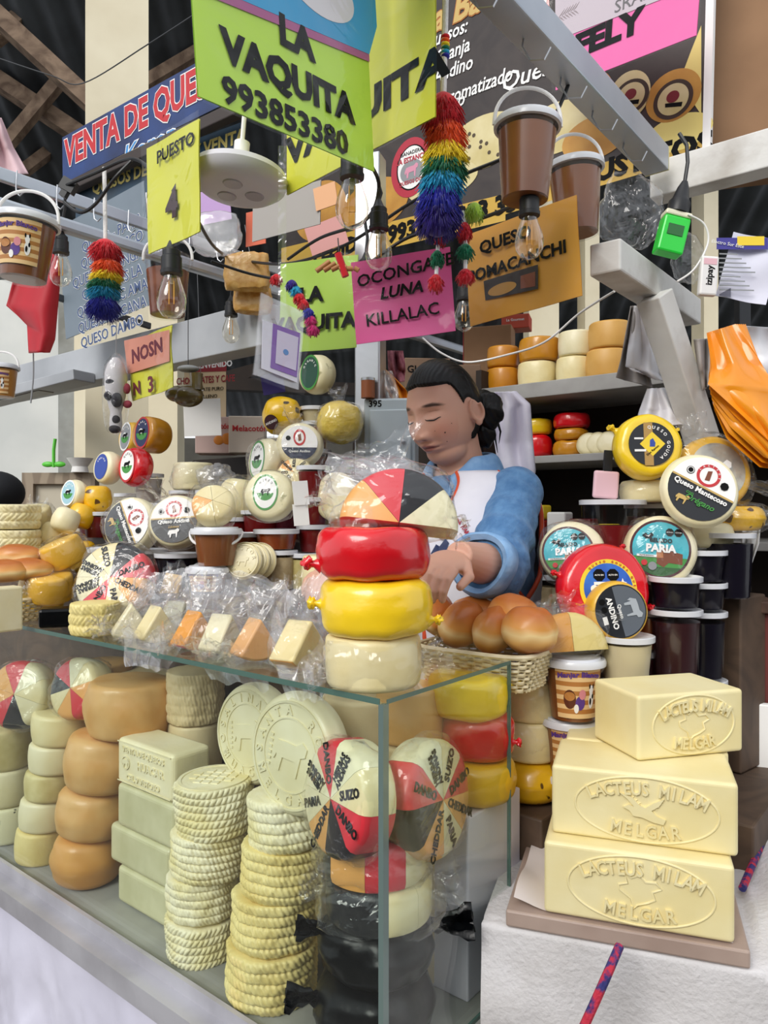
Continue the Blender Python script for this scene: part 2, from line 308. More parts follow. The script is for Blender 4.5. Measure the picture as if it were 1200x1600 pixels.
# white plastic cover over the cabinet front
CLOTH = mat('white_plastic_sheet', '#d0cedd', .36, c2='#c2c0d0', vs=4, bump=.9, bs=7, coat=.15)
g = G()
def cf(a, b):
    u = -.03 + 1.5 * a; z = .03 + (ZF - .078) * b; d = .036 + (.02 + .012 * sin(u * 30 + 1.5 * sin(z * 7)) + .055 * fbm((u * 4, z * 3.2, 0)) + .014 * abs(fbm((u * 14, z * 9, 4)))) * (1 - b ** 3)
    return S(u, -d - .02 * (1 - b), z)
g.grid(cf, 170, 50); tag(obj('counter_cover', g, CLOTH), 'white plastic sheet hanging down the front of the display case', 'sheet')
# seller's side counter that carries the back rows
slabB = lambda n, lab, u0, u1, v0, v1, z0, z1, m: tag(bev(slabU(n, u0, u1, v0, v1, z0, z1, m), .004), lab, 'counter')
WB = mat('worn_wood', '#5e4a3a', .6, c2='#4a3a2e', vs=9, dist=2)
slabB('back_counter', 'wooden step behind the display case carrying the labelled wheels', .46, 2.15, .336, .735, 0, 1.225, WB)
slabB('riser_board', 'wooden riser on the glass top carrying the front row of labelled wheels', .44, 1.45, .185, .333, ZT + .0055, 1.225, WB)
slabB('upper_counter', 'higher wooden step in the middle carrying jars and round cheeses', .66, .95, .465, .735, 1.2255, 1.33, WB)
slabB('upper_counter', 'higher wooden step at the left end carrying the red waxed cheese and tubs', .952, 2.15, .395, .735, 1.2255, 1.33, WB)
slabB('side_counter', 'counter at the right under the tubs of jam', -.30, .13, .62, 1.02, 0, .87, WB)
slabB('side_ledge', 'narrow ledge behind the display case under the striped buckets', -.13, .13, .535, .618, 0, .87, WB)
slabB('side_ledge', 'short ledge right behind the case under the bee-printed cheese', -.01, .13, .42, .533, 0, .87, WB)
slabB('platform', 'low wooden platform behind the counter where she stands', .135, .455, .40, 1.15, 0, .12, WB)
# ---------------------------------------------------------------- builders for cheeses, tubs and bags
def prof(r, h, e=.008, b=0, k=4, z0=0):
    p = [(0, z0)]
    for i in range(k + 1): t = pi / 2 * i / k; p.append((r - e + e * sin(t), z0 + e - e * cos(t)))
    n = 5
    for i in range(1, n): s = i / n; p.append((r + b * sin(pi * s), z0 + e + (h - 2 * e) * s))
    for i in range(k + 1): t = pi / 2 * i / k; p.append((r - e + e * cos(t), z0 + h - e + e * sin(t)))
    return p + [(0, z0 + h)]
def lump(q, amp, sc, sd):
    n = fbm((q[0] * sc + sd, q[1] * sc - sd, q[2] * sc)); k = 1 + amp * n; return (q[0] * k, q[1] * k, q[2] + amp * .02 * n)
def drumg(r, h, e=.008, b=.002, amp=.03, sd=0, z0=0, n=48): return G().lathe(prof(r, h, e, b, z0=z0), n, fn=lambda q, a: lump(q, amp, 14, sd))
_n = [0]
def drum(name, label, p, r, h, m, cat='cheese', group=None, tx=0, ty=0, rz=0, e=.008, b=.002, amp=.03, parent=None):
    _n[0] += 1; o = obj(name, drumg(r, h, e, b, amp, _n[0] * 3.7), m, None, stand(p, rz, tx, ty)); return tag(o, label, cat, group)
def ropeg(r, h, rows, ns=26, sl=1.0, A=.0035, sd=0, herring=False):
    hr = h / rows; pts = [(0, 0), (r - .012, 0)]; k = 7
    for i in range(rows * k + 1): pts.append((r, h * i / (rows * k)))
    pts += [(r - .006, h), (r - .014, h + .0015), (0, h + .0015)]
    def fn(q, a):
        rr = sqrt(q[0] ** 2 + q[1] ** 2)
        if rr < r - .001: return lump(q, .03, 12, sd)
        z = min(max(q[2], 1e-6), h - 1e-6); i = int(z / hr); f = z / hr - i; d = (1 if (i % 2 == 0 or not herring) else -1)
        bl = sqrt(max(0, 1 - (2 * f - 1) ** 2)); st = abs(sin(ns * a + d * f * 2.6 * sl + i * 1.7 + .8 * noise.noise((cos(a) * 3, sin(a) * 3, i * 2 + sd))))
        e = A * (bl * .30 + (.35 + .65 * bl) * (1 - (1 - st) ** 2) * .95) - .002 + .004 * noise.noise((cos(a) * 2.2 + sd, sin(a) * 2.2, z * 26)) + .0015 * noise.noise((cos(a) * 9 + sd, sin(a) * 9, z * 90)); kk = (rr + e) / rr
        tap = 1 - .05 * (1 - min(z / .012, 1)); return (q[0] * kk * tap, q[1] * kk * tap, z)
    return G().lathe(pts, 260, fn=fn)
_rope = {}
def rope(label, p, r, h, m, key, group, tx=0, ty=0, rz=0, top=None):
    k = (key, round(r, 3), round(h, 3), m.name)
    if k not in _rope:
        o = obj('rope_patterned_cheese', ropeg(r, h, *key), m, ang=70); _rope[k] = o
    else: o = _rope[k].copy(); COL.objects.link(o)
    o.matrix_local = stand(p, rz, tx, ty); tag(o, label, 'cheese', group); return o
class Lab:                                                                # a printed label lying on a cheese face, local z outward
    def __init__(s): s.g = G(); s.ms = []; s.z = .0006
    def m(s, m):
        if m not in s.ms: s.ms.append(m)
        return s.ms.index(m)
    def disc(s, r, m, x=0, y=0, sx=1, sy=1): s.g.disc(r, s.z, m=s.m(m), M=T3((x, y, 0)), sx=sx, sy=sy); s.z += .0003; return s
    def ring(s, r0, r1, m, x=0, y=0, sx=1, sy=1): s.g.ring(r0, r1, s.z, m=s.m(m), M=T3((x, y, 0)), sx=sx, sy=sy); s.z += .0003; return s
    def seg(s, r, lo, hi, m, x=0, y=0, tilt=0):                           # the slice of a disc between two heights
        pts = []
        for i in range(64):
            a = 2 * pi * i / 64; pts.append((r * cos(a), min(max(r * sin(a), lo), hi)))
        pts2 = []
        for px, py in pts:
            xm = sqrt(max(r * r - py * py, 0)); pts2.append((max(-xm, min(xm, px)), py))
        s.g.poly(pts2, s.z, m=s.m(m), M=T3((x, y, 0)) @ Matrix.Rotation(R(tilt), 4, 'Z')); s.z += .0003; return s
    def poly(s, pts, m, x=0, y=0, sc=1): s.g.poly([(a * sc, b * sc) for a, b in pts], s.z, m=s.m(m), M=T3((x, y, 0))); s.z += .0003; return s
    def txt(s, t, size, m, x=0, y=0, rot=0, bold=.015, **k): s.g.join(text(t, size, bold, **k), T3((x, y, s.z)) @ Matrix.Rotation(R(rot), 4, 'Z'), s.m(m)); return s
    def arc(s, t, r, size, m, mid=90, step=10, inward=False, sy=1, x=0, y=0): s.g.join(arc(t, r, r * sy, size, mid, step, inward), T3((x, y, s.z)), s.m(m)); return s
    def build(s, parent, M=None, name='label'): return obj(name, s.g, s.ms, parent, M, smooth=False)
COWP = [(-1, -.1), (-.75, .45), (-.2, .5), (.35, .5), (.7, .75), (1, .55), (.95, .2), (.7, .1), (.6, -.8), (.45, -.8), (.4, -.15), (-.35, -.2), (-.45, -.8), (-.65, -.8), (-.7, -.1), (-.85, -.4)]
OCT = [(cos(pi / 8 + i * pi / 4), sin(pi / 8 + i * pi / 4)) for i in range(8)]
def wheelobj(name, label, M, r, h, m, cat='cheese', group=None, e=.012, amp=.02):
    _n[0] += 1; o = obj(name, drumg(r, h, e, .002, amp, _n[0] * 2.3, z0=-h), m, None, M); return tag(o, label, cat, group)
def bag_fn(amp, sd, sq=.7):
    def fn(d):
        n = noise.fractal(d * 1.7 + V((sd, 0, 0)), 1, 2, 3); rdg = abs(noise.noise(d * 3.3 + V((0, sd, 0))))
        m_ = max(abs(d.x), abs(d.y), abs(d.z)); box = (1 / m_) ** (1 - sq)
        return box * (1 + amp * n + amp * .5 * rdg)
    return fn
def wrap(parent, r, c=(0, 0, 0), sd=0, amp=.10, m=None, tail=None, M=None, name='plastic_bag', sq=.7):
    g = G().sphere(c, r, 40, 28, fn=bag_fn(amp, sd, sq))
    if tail:
        for (o, d, wd, ln) in tail:                                       # loose gathered ends: crumpled double sheet
            o = V(o); d = V(d).normalized(); sx = d.cross(V((.3, -.9, .2))).normalized(); nn = d.cross(sx)
            for s_ in (-1, 1):
                def tf(a, b, s_=s_):
                    w_ = wd * (.35 + .65 * b) ; p = o + d * ln * b + sx * (a - .5) * 2 * w_
                    p = p + nn * (s_ * (.006 + .012 * b) * sin(pi * a) + .022 * b * noise.noise((a * 5 + sd, b * 2.5, s_ * 3 + sd)) + .012 * b * noise.noise((a * 13, b * 3 + sd, s_)))
                    p = p + d * (.018 * noise.noise((a * 4 + sd, 3, 0)) * b); return p
                g.grid(tf, 22, 12)
    return obj(name, g, m or FILM, parent, M, ang=180)
def tubg(r, h, tp=.9): return [(0, 0), (r * tp - .004, 0), (r * tp, .004), (r, h - .008), (r * 1.05, h - .008), (r * 1.05, h - .004)]
def tub(name, label, p, r, h, cm, group=None, fill=.86, lid=True, rz=0, cat='tub'):
    o = obj(name, G().lathe(tubg(r, h), 32, cap=False), TUBP, None, stand(p, rz)); tag(o, label, cat, group)
    f = h * fill; obj('contents', G().lathe([(0, .002), (r * .9 - .004, .002), (r * .9 - .0015 + r * .1 * fill, f), (0, f)], 32), cm, o)
    if lid: obj('lid', G().lathe([(r * .8, h - .006), (r * 1.08, h - .006), (r * 1.085, h + .003), (r * 1.03, h + .004), (r * .98, h), (0, h)], 32, cap=False), LID, o)
    return o
COWM = mat('milk_cow_white', '#f4f2ee', .5)
def milklabel(parent, r0, r1, h0, h1, a0, a1):                            # striped wrap with a cow and cups, curved around a bucket
    ms = [mat('label_cream', '#e8c48c', .45), mat('label_brown', '#b5793c', .45), mat('label_purple', '#5a3a8a', .45), COWM, INK, mat('label_chocolate', '#5c2c18', .45), mat('label_pink', '#d88a92', .45)]
    g = G(); n = 11
    def pt(a, z, o=.0012): t = (z - h0) / (h1 - h0); rr = r0 + (r1 - r0) * t + o; an = a0 + (a1 - a0) * a; return (rr * cos(an), rr * sin(an), z)
    for i in range(n): g.grid(lambda a, b, i=i: pt(a, h0 + (h1 - h0) * (i + b) / n), 22, 1, i % 2)
    def blob(ca, cz, ra, rz_, m, o): 
        pts = [pt(ca + ra * cos(2 * pi * k / 20), cz + rz_ * sin(2 * pi * k / 20), o) for k in range(20)]; g.add(pts, [tuple(range(20))], m)
    hh = h1 - h0; zc = h0 + hh * .36
    blob(.30, zc + hh * .02, .13, hh * .19, 5, .0018); blob(.30, zc + hh * .08, .11, hh * .09, 1, .0022)
    blob(.52, zc - hh * .05, .1, hh * .14, 2, .0020); blob(.44, zc - hh * .16, .05, hh * .09, 3, .0024); blob(.56, zc + hh * .12, .07, hh * .1, 6, .0023)
    blob(.76, zc, .06, hh * .16, 3, .0022); blob(.75, zc + hh * .2, .045, hh * .1, 3, .0022); blob(.74, zc - hh * .02, .022, hh * .07, 4, .0026); blob(.79, zc + hh * .08, .02, hh * .05, 4, .0026); blob(.71, zc + hh * .28, .015, hh * .05, 4, .0026); blob(.79, zc + hh * .28, .015, hh * .05, 4, .0026)
    t = text('Manjar Blanco', .0125, .03)
    for f in [1]:
        vs = [pt(.5 + x / ((a1 - a0) * (r0 + r1) / 2), h0 + hh * .8 + y + .006 * (1 - (x / .045) ** 2), .002 + z) for x, y, z in t.v]; g.add(vs, t.f, 2)
    return obj('label', g, ms, parent, smooth=False)
def bucket(label, p, r, h, cm, handle=None, lab=None, hang=False, tilt=0, fill=.86, rz=0, group=None, name='caramel_bucket', clearlid=False):
    o = obj(name, G().lathe([(0, 0), (r * .76, 0), (r * .78, .004), (r, h), (r * 1.0, h - .001)], 40, cap=False), TUBP, None, stand(p, rz, 0, tilt)); tag(o, label, 'bucket', group)
    obj('contents', G().lathe([(0, .004), (r * .76, .004), (r * (.775 + .215 * fill), h * fill), (0, h * fill)], 40), cm, o)
    obj('lid', G().lathe([(0, h + .004), (r * .93, h + .004), (r * .95, h), (r * 1.08, h + .001), (r * 1.13, h - .004), (r * 1.12, h - .011), (r * 1.02, h - .012)], 40, cap=False), LID if not clearlid else TUBP, o)
    if lab: milklabel(o, r * .78 + r * .22 * lab[0], r * .78 + r * .22 * lab[1], h * lab[0], h * lab[1], lab[2], lab[3])
    if handle:
        hh, lean = handle; pts = []
        for i in range(25):
            a = pi * i / 24; pts.append((r * 1.12 * cos(a), lean * sin(a), h - .006 + hh * sin(a) ** .8))
        obj('handle', G().tube(pts, .0032, 8), WPL, o)
    return o
PIN = {'S': (CREAM, 'SUIZO'), 'H': (mat('herb_cheese', '#eae2bc', .45, c2='#cfc79a', vs=60, edge=(.5, .8)), 'HIERBAS\nANDINAS'), 'D': (PWAX, 'DANBO'), 'C': (mat('cheddar_face', '#eaa95a', .4), 'CHEDDAR'), 'P': (PALE, 'PARIA'), 'K': (KWAX, ''), 'N': (CREAM, '')}
def pin(label, M, r, h, seq, rot=0, bag=None, group=None, crown=.35, txt=True, name='pinwheel_cheese'):
    o = root(name, label, 'cheese', M, group); n = len(seq)
    for i, ch in enumerate(seq):
        if ch == ' ': continue
        a0 = R(rot) + 2 * pi * i / n; a1 = a0 + 2 * pi / n; m, s = PIN[ch]; g = G(); k = 7; gap = .0006
        am = (a0 + a1) / 2; off = V((cos(am), sin(am), 0)) * gap; bv = .012
        rings = [(r * .97, -h), (r, -h + .008), (r, -bv), (r - bv * .35, -bv * .35), (r - bv, 0)]; v = []
        for rr, z in rings:
            for j in range(k + 1): a = a0 + (a1 - a0) * j / k; v.append(V((rr * cos(a), rr * sin(a), z)) + off)
        b = len(v); v += [V((0, 0, -h)) + off, V((0, 0, 0.001)) + off]; f = []
        for q in range(len(rings) - 1):
            for j in range(k): f.append((q * (k + 1) + j, q * (k + 1) + j + 1, (q + 1) * (k + 1) + j + 1, (q + 1) * (k + 1) + j))
        L = len(rings) - 1
        for j in range(k): f.append((L * (k + 1) + j, L * (k + 1) + j + 1, b + 1)); f.append((j + 1, j, b))
        f.append(tuple([b] + [q * (k + 1) for q in range(L + 1)] + [b + 1])); f.append(tuple([b + 1] + [q * (k + 1) + k for q in range(L, -1, -1)] + [b]))
        g.add(v, f); wd = obj('wedge', g, m, o, ang=50)
        if s and txt:
            two = '\n' in s; tg = text(s, .0135 * r / .065 * (1 if len(s) < 7 else .92) * (.85 if two else 1.05), .035, lead=.85, sq=.92)
            obj('lettering', tg, INK, wd, Matrix.Rotation(am, 4, 'Z') @ T3((r * .60, 0, .0014)) @ Matrix.Rotation(pi if cos(am) < -.3 and not two else 0, 4, 'Z'))
    if bag: wrap(o, (r * bag, r * bag, h * .75), (0, 0, -h * .5), sd=_n[0] * 1.3 + len(label), amp=.09, tail=None)
    return o
def knot(g, c, d, s, sd=0):
    c = V(c); d = V(d).normalized(); up = d.orthogonal().normalized(); sd_ = d.cross(up)
    g.tube([c, c + d * s * .5, c + d * s], [s * .7, s * .28, s * .3], 12)
    def kf(q): return 1 + .75 * noise.noise(q * 2.6 + V((sd, 0, 0)))
    g.sphere(c + d * s * 1.0, (s * .40, s * .36, s * .5), 16, 12, fn=kf)
def waxwheel(label, p, r, h, m, knots=(), group=None, rz=0, tx=0, ty=0, name='waxed_cheese'):
    _n[0] += 1; sd = _n[0] * 1.9
    def fn(q, a):
        rr = sqrt(q[0] ** 2 + q[1] ** 2); k = 1 + .035 * fbm((q[0] * 12 + sd, q[1] * 12, q[2] * 16)) + .018 * abs(noise.noise((cos(a) * 2.2 + sd, sin(a) * 2.2, q[2] * 30))) + .012 * max(0, noise.noise((cos(a) * 3 + sd, sin(a) * 3, q[2] * 40)))
        return (q[0] * k, q[1] * k, q[2] + .004 * noise.noise((q[0] * 30, q[1] * 30, sd)))
    pts = prof(r * .98, h, h * .28, r * .025, k=6); o = obj(name, G().lathe(pts, 64, fn=fn), m, None, stand(p, rz, tx, ty), ang=80); tag(o, label, 'cheese', group)
    for (a, z, s) in knots: g = G(); knot(g, (r * .95 * cos(R(a)), r * .95 * sin(R(a)), z), (cos(R(a)), sin(R(a)), .1), s, a); obj('knotted_end', g, m, o, ang=80)
    return o
def wedge(name, label, M, r, h, ang, m, rind=None, cat='cheese', group=None, bag=None):   # a cut wedge standing on its cut point: axis Z, tip at the origin
    g = G(); k = 8; a0 = -ang / 2; v = []
    for z in (0, h):
        v.append((0, 0, z))
        for j in range(k + 1): a = a0 + ang * j / k; v.append((r * cos(a), r * sin(a), z))
    n = k + 2; f = [tuple([0] + list(range(k + 1, 0, -1))), tuple([n] + list(range(n + 1, n + k + 2))), (0, 1, n + 1, n), (k + 1, 0, n, n + k + 1)]
    mi = [0] * 4
    g.add(v, f, 0); g.add(v, [(j, j + 1, n + j + 1, n + j) for j in range(1, k + 1)], 1)
    o = bev(obj(name, g, [m, rind or m], None, M, ang=30, fix=True), .004); tag(o, label, cat, group)
    if bag: wrap(o, bag[0], bag[1], sd=bag[2], amp=.13, m=FILM, tail=bag[3] if len(bag) > 3 else None)
    return o
def stamped(parent, g, M=None, m=None, name='embossing'): return obj(name, g, m, parent, M, ang=50)
# ---------------------------------------------------------------- inside the display case
def stk(px, py, r, vmin=None):
    q = on(px, py, ZF); q = q + V((q.x, q.y, 0)).normalized() * r; v = (q - C0).dot(W); return q + W * max(0, r + .008 - v)
def column(base, hs, shift, fn):                                          # fn(i, point, height); shift = drift to the right per tier
    z = ZF
    for i, h in enumerate(hs):
        fn(i, V((base.x + shift[i] * .99, base.y + shift[i] * .15, z)), h); z += h
    return z
ordn = ['bottom', 'second from the bottom', 'third from the bottom', 'topmost', 'fifth', 'sixth']
b1 = stk(415, 1598, .068); RR = [.070, .066, .063, .060]
column(b1, [.083, .078, .077, .080], [0, .004, .014, .026], lambda i, p, h: rope(['yellowish rope-patterned cheese on the case floor at the foot of the front stack', 'rope-patterned cheese second from the bottom of the front stack by the black bundles', 'rope-patterned cheese third from the bottom of the front stack by the black bundles', 'topmost rope-patterned cheese of the front stack, right under the embossed wheel'][i], p, RR[i], h, [ROPEY, ROPEY, ROPEY, ROPE][i], (5 if i != 3 else 5, 24, 1.3, .0040, 1), 'rope-patterned cheeses in the case', tx=(0, -2, 2, -2)[i], ty=(0, 2, 3, 4)[i], rz=i * 40))
b2 = stk(308, 1523, .064); RR2 = [.060, .061, .064, .066]; PAT = []
def s2(i, p, h):
    o = rope(['white rope-patterned cheese on the case floor beside the stacked greenish blocks', 'white rope-patterned cheese with a torn rim, second from the bottom beside the blocks', 'white rope-patterned cheese third from the bottom beside the greenish blocks', 'white rope-patterned cheese with tile pattern embossed on its top'][i], p, RR2[i], h, ROPE, ((5, 22, -1.2, .0042, 2), (5, 30, 1.5, .0035, 3), (6, 26, 1, .0042, 4), (7, 22, -1, .0040, 5))[i], 'rope-patterned cheeses in the case', tx=(2, -3, 2, -1)[i], ty=(1, 2, 0, 2)[i], rz=i * 55); return o
column(b2, [.069, .071, .074, .088], [0, .003, .012, .024], s2)
top2 = [o for o in COL.objects if o.get('label', '').startswith('white rope-patterned cheese with tile')][0]
g = G(); g.ring(.056, .062, .0885, .002)
for i in range(5):
    for j in range(4):
        x, y = (i - 2) * .017, (j - 1.5) * .017
        if sqrt(x * x + y * y) < .042: g.box(x - .0065, x + .0065, y - .006, y + .006, .088, .0915, M=Matrix.Rotation(R(8 * noise.noise((i, j, 3))), 4, 'Z'))
stamped(top2, g, m=ROPE)
# greenish blocks
DU = math.degrees(math.atan2(U.y, U.x)) - 180                             # local X to the right along the glass
b3 = on(255, 1467, ZF) + W * .02; z = ZF
for i, (h, sh, m, lab, ln, dp) in enumerate([(.073, 0, GRN, 'greenish white cheese block on the case floor, lowest of four', .185, .09), (.077, .012, GRN, 'greenish cheese block sticking out to the left, second of four', .20, .085), (.086, -.004, GRN, 'smooth greenish cheese block directly under the embossed block', .19, .088), (.090, .0, PALE, 'pale cheese block with raised lettering, topmost of the block stack', .185, .088)]):
    p = b3 + U * sh; p = V((p.x, p.y, z)); z += h
    g = G().box(-ln, 0, 0, dp, 0, h - .001); o = bev(obj('cheese_block', g, m, None, stand(p, DU), smooth=False), .010, 4); tag(o, lab, 'cheese', 'cheese blocks in the case')
    if i == 3:
        for tx_, yy, sz in (('VENTA DE QUESOS', .070, .0150), ('HUACAR', .046, .020), ('CEL 9 VISTOSO', .018, .0155)):
            stamped(o, text(tx_, sz, .03, t=.0016), T3((-.094 if yy != .046 else -.07, -.0008, yy)) @ Matrix.Rotation(R(90), 4, 'X') @ Matrix.Scale(1.05, 4, (1, 0, 0)), PALE)
        gg = G(); gg.ring(.011, .0135, 0, .0016); gg.poly([(a * .012, b_ * .012) for a, b_ in COWP], 0, .0016); stamped(o, gg, T3((-.152, -.0006, .045)) @ Matrix.Rotation(R(90), 4, 'X'), PALE)
        fr = G(); 
        for a_, b_ in (((-.181, .006), (-.006, .006)), ((-.181, .083), (-.006, .083))): fr.box(a_[0], b_[0], -.0012, 0, a_[1] - .001, a_[1] + .001)
        stamped(o, fr, m=PALE)
# orange rind column
b4 = stk(128, 1402, .072)
column(b4, [.098, .096, .112, .11], [0, .012, .03, .085], lambda i, p, h: drum('orange_rind_cheese', ['deep orange domed cheese on the case floor left of the blocks', 'orange domed cheese second in the leaning orange column', 'orange cheese third in the leaning orange column behind the blocks', 'wide pale orange cheese with a sunken top behind the embossed block'][i], p, [.070, .074, .078, .088][i], h, ORANGE if i else mat('deep_orange_rind', '#dba258', .4, c2='#cc8c3e', vs=10, coat=.2), group='orange cheeses in the case', ty=(2, 4, 5, 2)[i], e=(.026, .022, .022, .014)[i], b=.006, amp=.06))
b5 = stk(50, 1362, .054)
column(b5, [.072, .066, .060, .062, .066], [0, .010, .022, .034, .044], lambda i, p, h: drum('small_cheese', ['straw yellow cheese drum on the case floor near the left', 'pale cheese drum second from the bottom, left of the orange column', 'mottled cheese drum in the middle of the five at the left', 'pale cheese drum fourth from the bottom, left of the orange column', 'cheese drum with a yellowish wrinkled top, under the bagged wedge'][i], p, [.052, .054, .055, .058, .062][i], h, [ROPEY, PALE, OLIVE, PALE, CREAM][i], group='small drums at the left of the case', ty=3, e=.009, amp=.05))
b6 = stk(2, 1326, .058)
HERBD = mat('herb_speckled_cheese', '#e8e2bd', .45, c2='#2a2a22', vs=55, edge=(.68, .72))
column(b6, [.085, .085, .095], [0, -.004, -.006], lambda i, p, h: drum('small_cheese', ['herb speckled cheese drum on the case floor at the far left', 'white cheese drum on the herb speckled one', 'greyish mottled cheese drum at the far left, under bagged wedges'][i], p, .060, h, [HERBD, PALE, OLIVE][i], group='small drums at the left of the case', e=.01))
# second row inside the case
PINKISH = mat('pinkish_tan_cheese', '#dcc9a0', .5, c2='#cdb88e', vs=12, bump=.2, bs=60)  # pinkish tan of the back-row cheeses
q = P(305, 1130, 1.56)
for i, (z0, h, r, lab) in enumerate([(ZF, .115, .056, 'cream cheese drum low in the back row, hidden behind the blocks'), (.745, .112, .056, 'cream drum under the two tan cheeses in the back row'), (.858, .103, .055, 'smooth tan cheese drum in the back row behind the white rope stack'), (.962, .105, .060, 'tan rope-textured cheese in the back row under the plastic bags')]):
    if i == 3: rope(lab, V((q.x, q.y, z0)), r, h, PINKISH, (5, 26, 1, .002, 6), None)
    else: drum('cheese_drum', lab, V((q.x, q.y, z0)), r, h, PINKISH)
q = P(228, 1066, 1.72)
for i, (z0, h) in enumerate([(ZF, .105), (.735, .105), (.841, .103)]): drum('cheese_drum', ['lowest hidden drum under the flat stamped slab', 'middle hidden drum under the flat stamped slab', 'cheese drum carrying the flat stamped slab in the back row'][i], V((q.x, q.y, z0)), .06, h, PINKISH)
o = tag(bev(obj('cheese_slab', G().box(-.075, .075, -.05, .05, 0, .085), PINKISH, None, stand(V((q.x, q.y, .945)), DU), smooth=False), .008, 3), 'flat tan slab of cheese with a stamped edge in the back row', 'cheese')
stamped(o, text('HUACAR', .026, .03, t=.0015), T3((0, -.0505, .035)) @ Matrix.Rotation(R(90), 4, 'X'), PINKISH)
q = P(165, 1060, 1.74); drum('cheese_drum', 'yellowish cheese in the back row behind the left bagged wedge', V((q.x, q.y, .93)), .06, .12, ORANGE); drum('cheese_drum', 'pale cheese low in the back row behind the small drums', V((q.x, q.y, ZF)), .06, .298, CREAM)
# two embossed wheels on edge
def embossed(label, M, r, h, words_, m, group='embossed wheels standing in the case'):
    o = wheelobj('embossed_cheese_wheel', label, M, r, h, m, group=group, e=.012)
    g = G(); g.ring(r * .86, r * .90, -.0004, .0022); g.ring(r * .60, r * .63, -.0004, .0018)
    g.join(arc(words_[0], r * .735, r * .735, r * .22, 90, 22, False, .03, .002)); g.join(arc(words_[1], r * .735, r * .735, r * .22, 270, 22, True, .03, .002))
    g.poly([(a * r * .4, b * r * .4) for a, b in COWP], -.0004, .0028)
    for k in range(6): g.box(-r * .5, -r * .42, -r * .3 + k * r * .1, -r * .26 + k * r * .1, 0, .002)
    stamped(o, g, m=m); return o
EMB = mat('ivory_cheese', '#e6dfbe', .42, c2='#dcd2a8', vs=10, bump=.1, bs=60, coat=.15)
embossed('ivory cheese wheel embossed with a ring of lettering, standing on the white rope stack', face(P(385, 1148, 1.315), -39, 4, 6), .088, .045, ('ROSALINA DEL', 'HUACAR'), EMB)
embossed('larger ivory embossed wheel on edge, half behind the bagged pinwheel cheese', face(P(452, 1180, 1.14), -39, 4, -8), .092, .045, ('SANTA ROSA', 'MELGAR'), EMB)
q = P(530, 1120, 1.22); drum('cheese_drum', 'tan cheese drum behind the left pinwheel cheese in the case', V((q.x, q.y, 1.0)) + W * .06, .07, .09, PINKISH); drum('cheese_drum', 'plain cheese under the tan drum behind the left pinwheel', V((q.x, q.y, ZF)) + W * .06, .07, .37, PINKISH)
q = P(640, 1120, 1.24); drum('cheese_drum', 'orange-tan cheese drum behind the glass corner edge', V((q.x, q.y, 1.02)), .055, .09, ORANGE); drum('cheese_drum', 'plain cheese under the orange-tan drum behind the corner', V((q.x, q.y, ZF)), .055, .39, PINKISH)
# pinwheels of mixed wedges in bags
pin('bagged pinwheel cheese seen through the front glass, left of the glass corner', face(P(517, 1248, 1.03) , -54, 8), .080, .055, 'DSHDHPCK', -45, bag=1.06, group='pinwheel cheeses in the case')
pin('bagged pinwheel cheese seen through the side glass, red wedge at its left', face(P(692, 1250, 1.075), 54, 6), .084, .055, 'DSHDKCPC', -7, bag=1.05, group='pinwheel cheeses in the case')
q = P(586, 1400, 1.095)
o = pin('pinwheel cheese lying flat in a bag, cheddar and red sides facing out', stand(V((q.x, q.y, .935)), 0), .076, .062, 'KCDNNNNN', 170, txt=False, group='pinwheel cheeses in the case')
wrap(o, (.088, .088, .045), (0, 0, -.03), 5, .12)
o = pin('lower flat pinwheel cheese with dark and cream sides in a bag', stand(V((q.x + .006, q.y, .872)), 0), .078, .060, 'KKNNNNNN', 180, txt=False, group='pinwheel cheeses in the case')
wrap(o, (.094, .092, .045), (0, 0, -.035), 8, .14, tail=[((.07, -.02, -.02), (1, -.1, .3), .04, .05), ((-.07, -.02, -.01), (-1, -.2, .2), .035, .04)])
def bundle(label, p, r, h, kn, sd):
    o = obj('black_plastic_bundle', G().lathe(prof(r, h, .03, .004, 6), 64, fn=lambda q, a: lump(q, .12, 16, sd)), KBAG, None, stand(p), ang=180); tag(o, label, 'bag', 'black bundles in the case')
    for (a, z, s) in kn:
        g = G()
        c = V((r * .95 * cos(R(a)), r * .95 * sin(R(a)), z)); d = V((cos(R(a)), sin(R(a)), .15))
        for k in range(3):
            def tf(x, y, k=k): w_ = s * (.25 + .75 * y); t = d.cross(V((0, 0, 1))); up = t.cross(d); an = k * 1.1; return c + d * s * 1.3 * y + (t * cos(an) + up * sin(an)) * (x - .5) * w_ + up * .012 * noise.noise((x * 4, y * 4, k * 3 + sd))
            g.grid(tf, 8, 6)
        obj('knotted_end', g, KBAG, o, ang=180)
    return o
bundle('black plastic wrapped cheese on the case floor at the glass corner', V((q.x, q.y, ZF)), .084, .095, [(-170, .06, .04)], 3)
bundle('black plastic wrapped cheese with a knotted corner, on the lower bundle', V((q.x + .004, q.y + .004, ZF + .094)), .080, .088, [(-8, .07, .05), (-165, .07, .035)], 9)
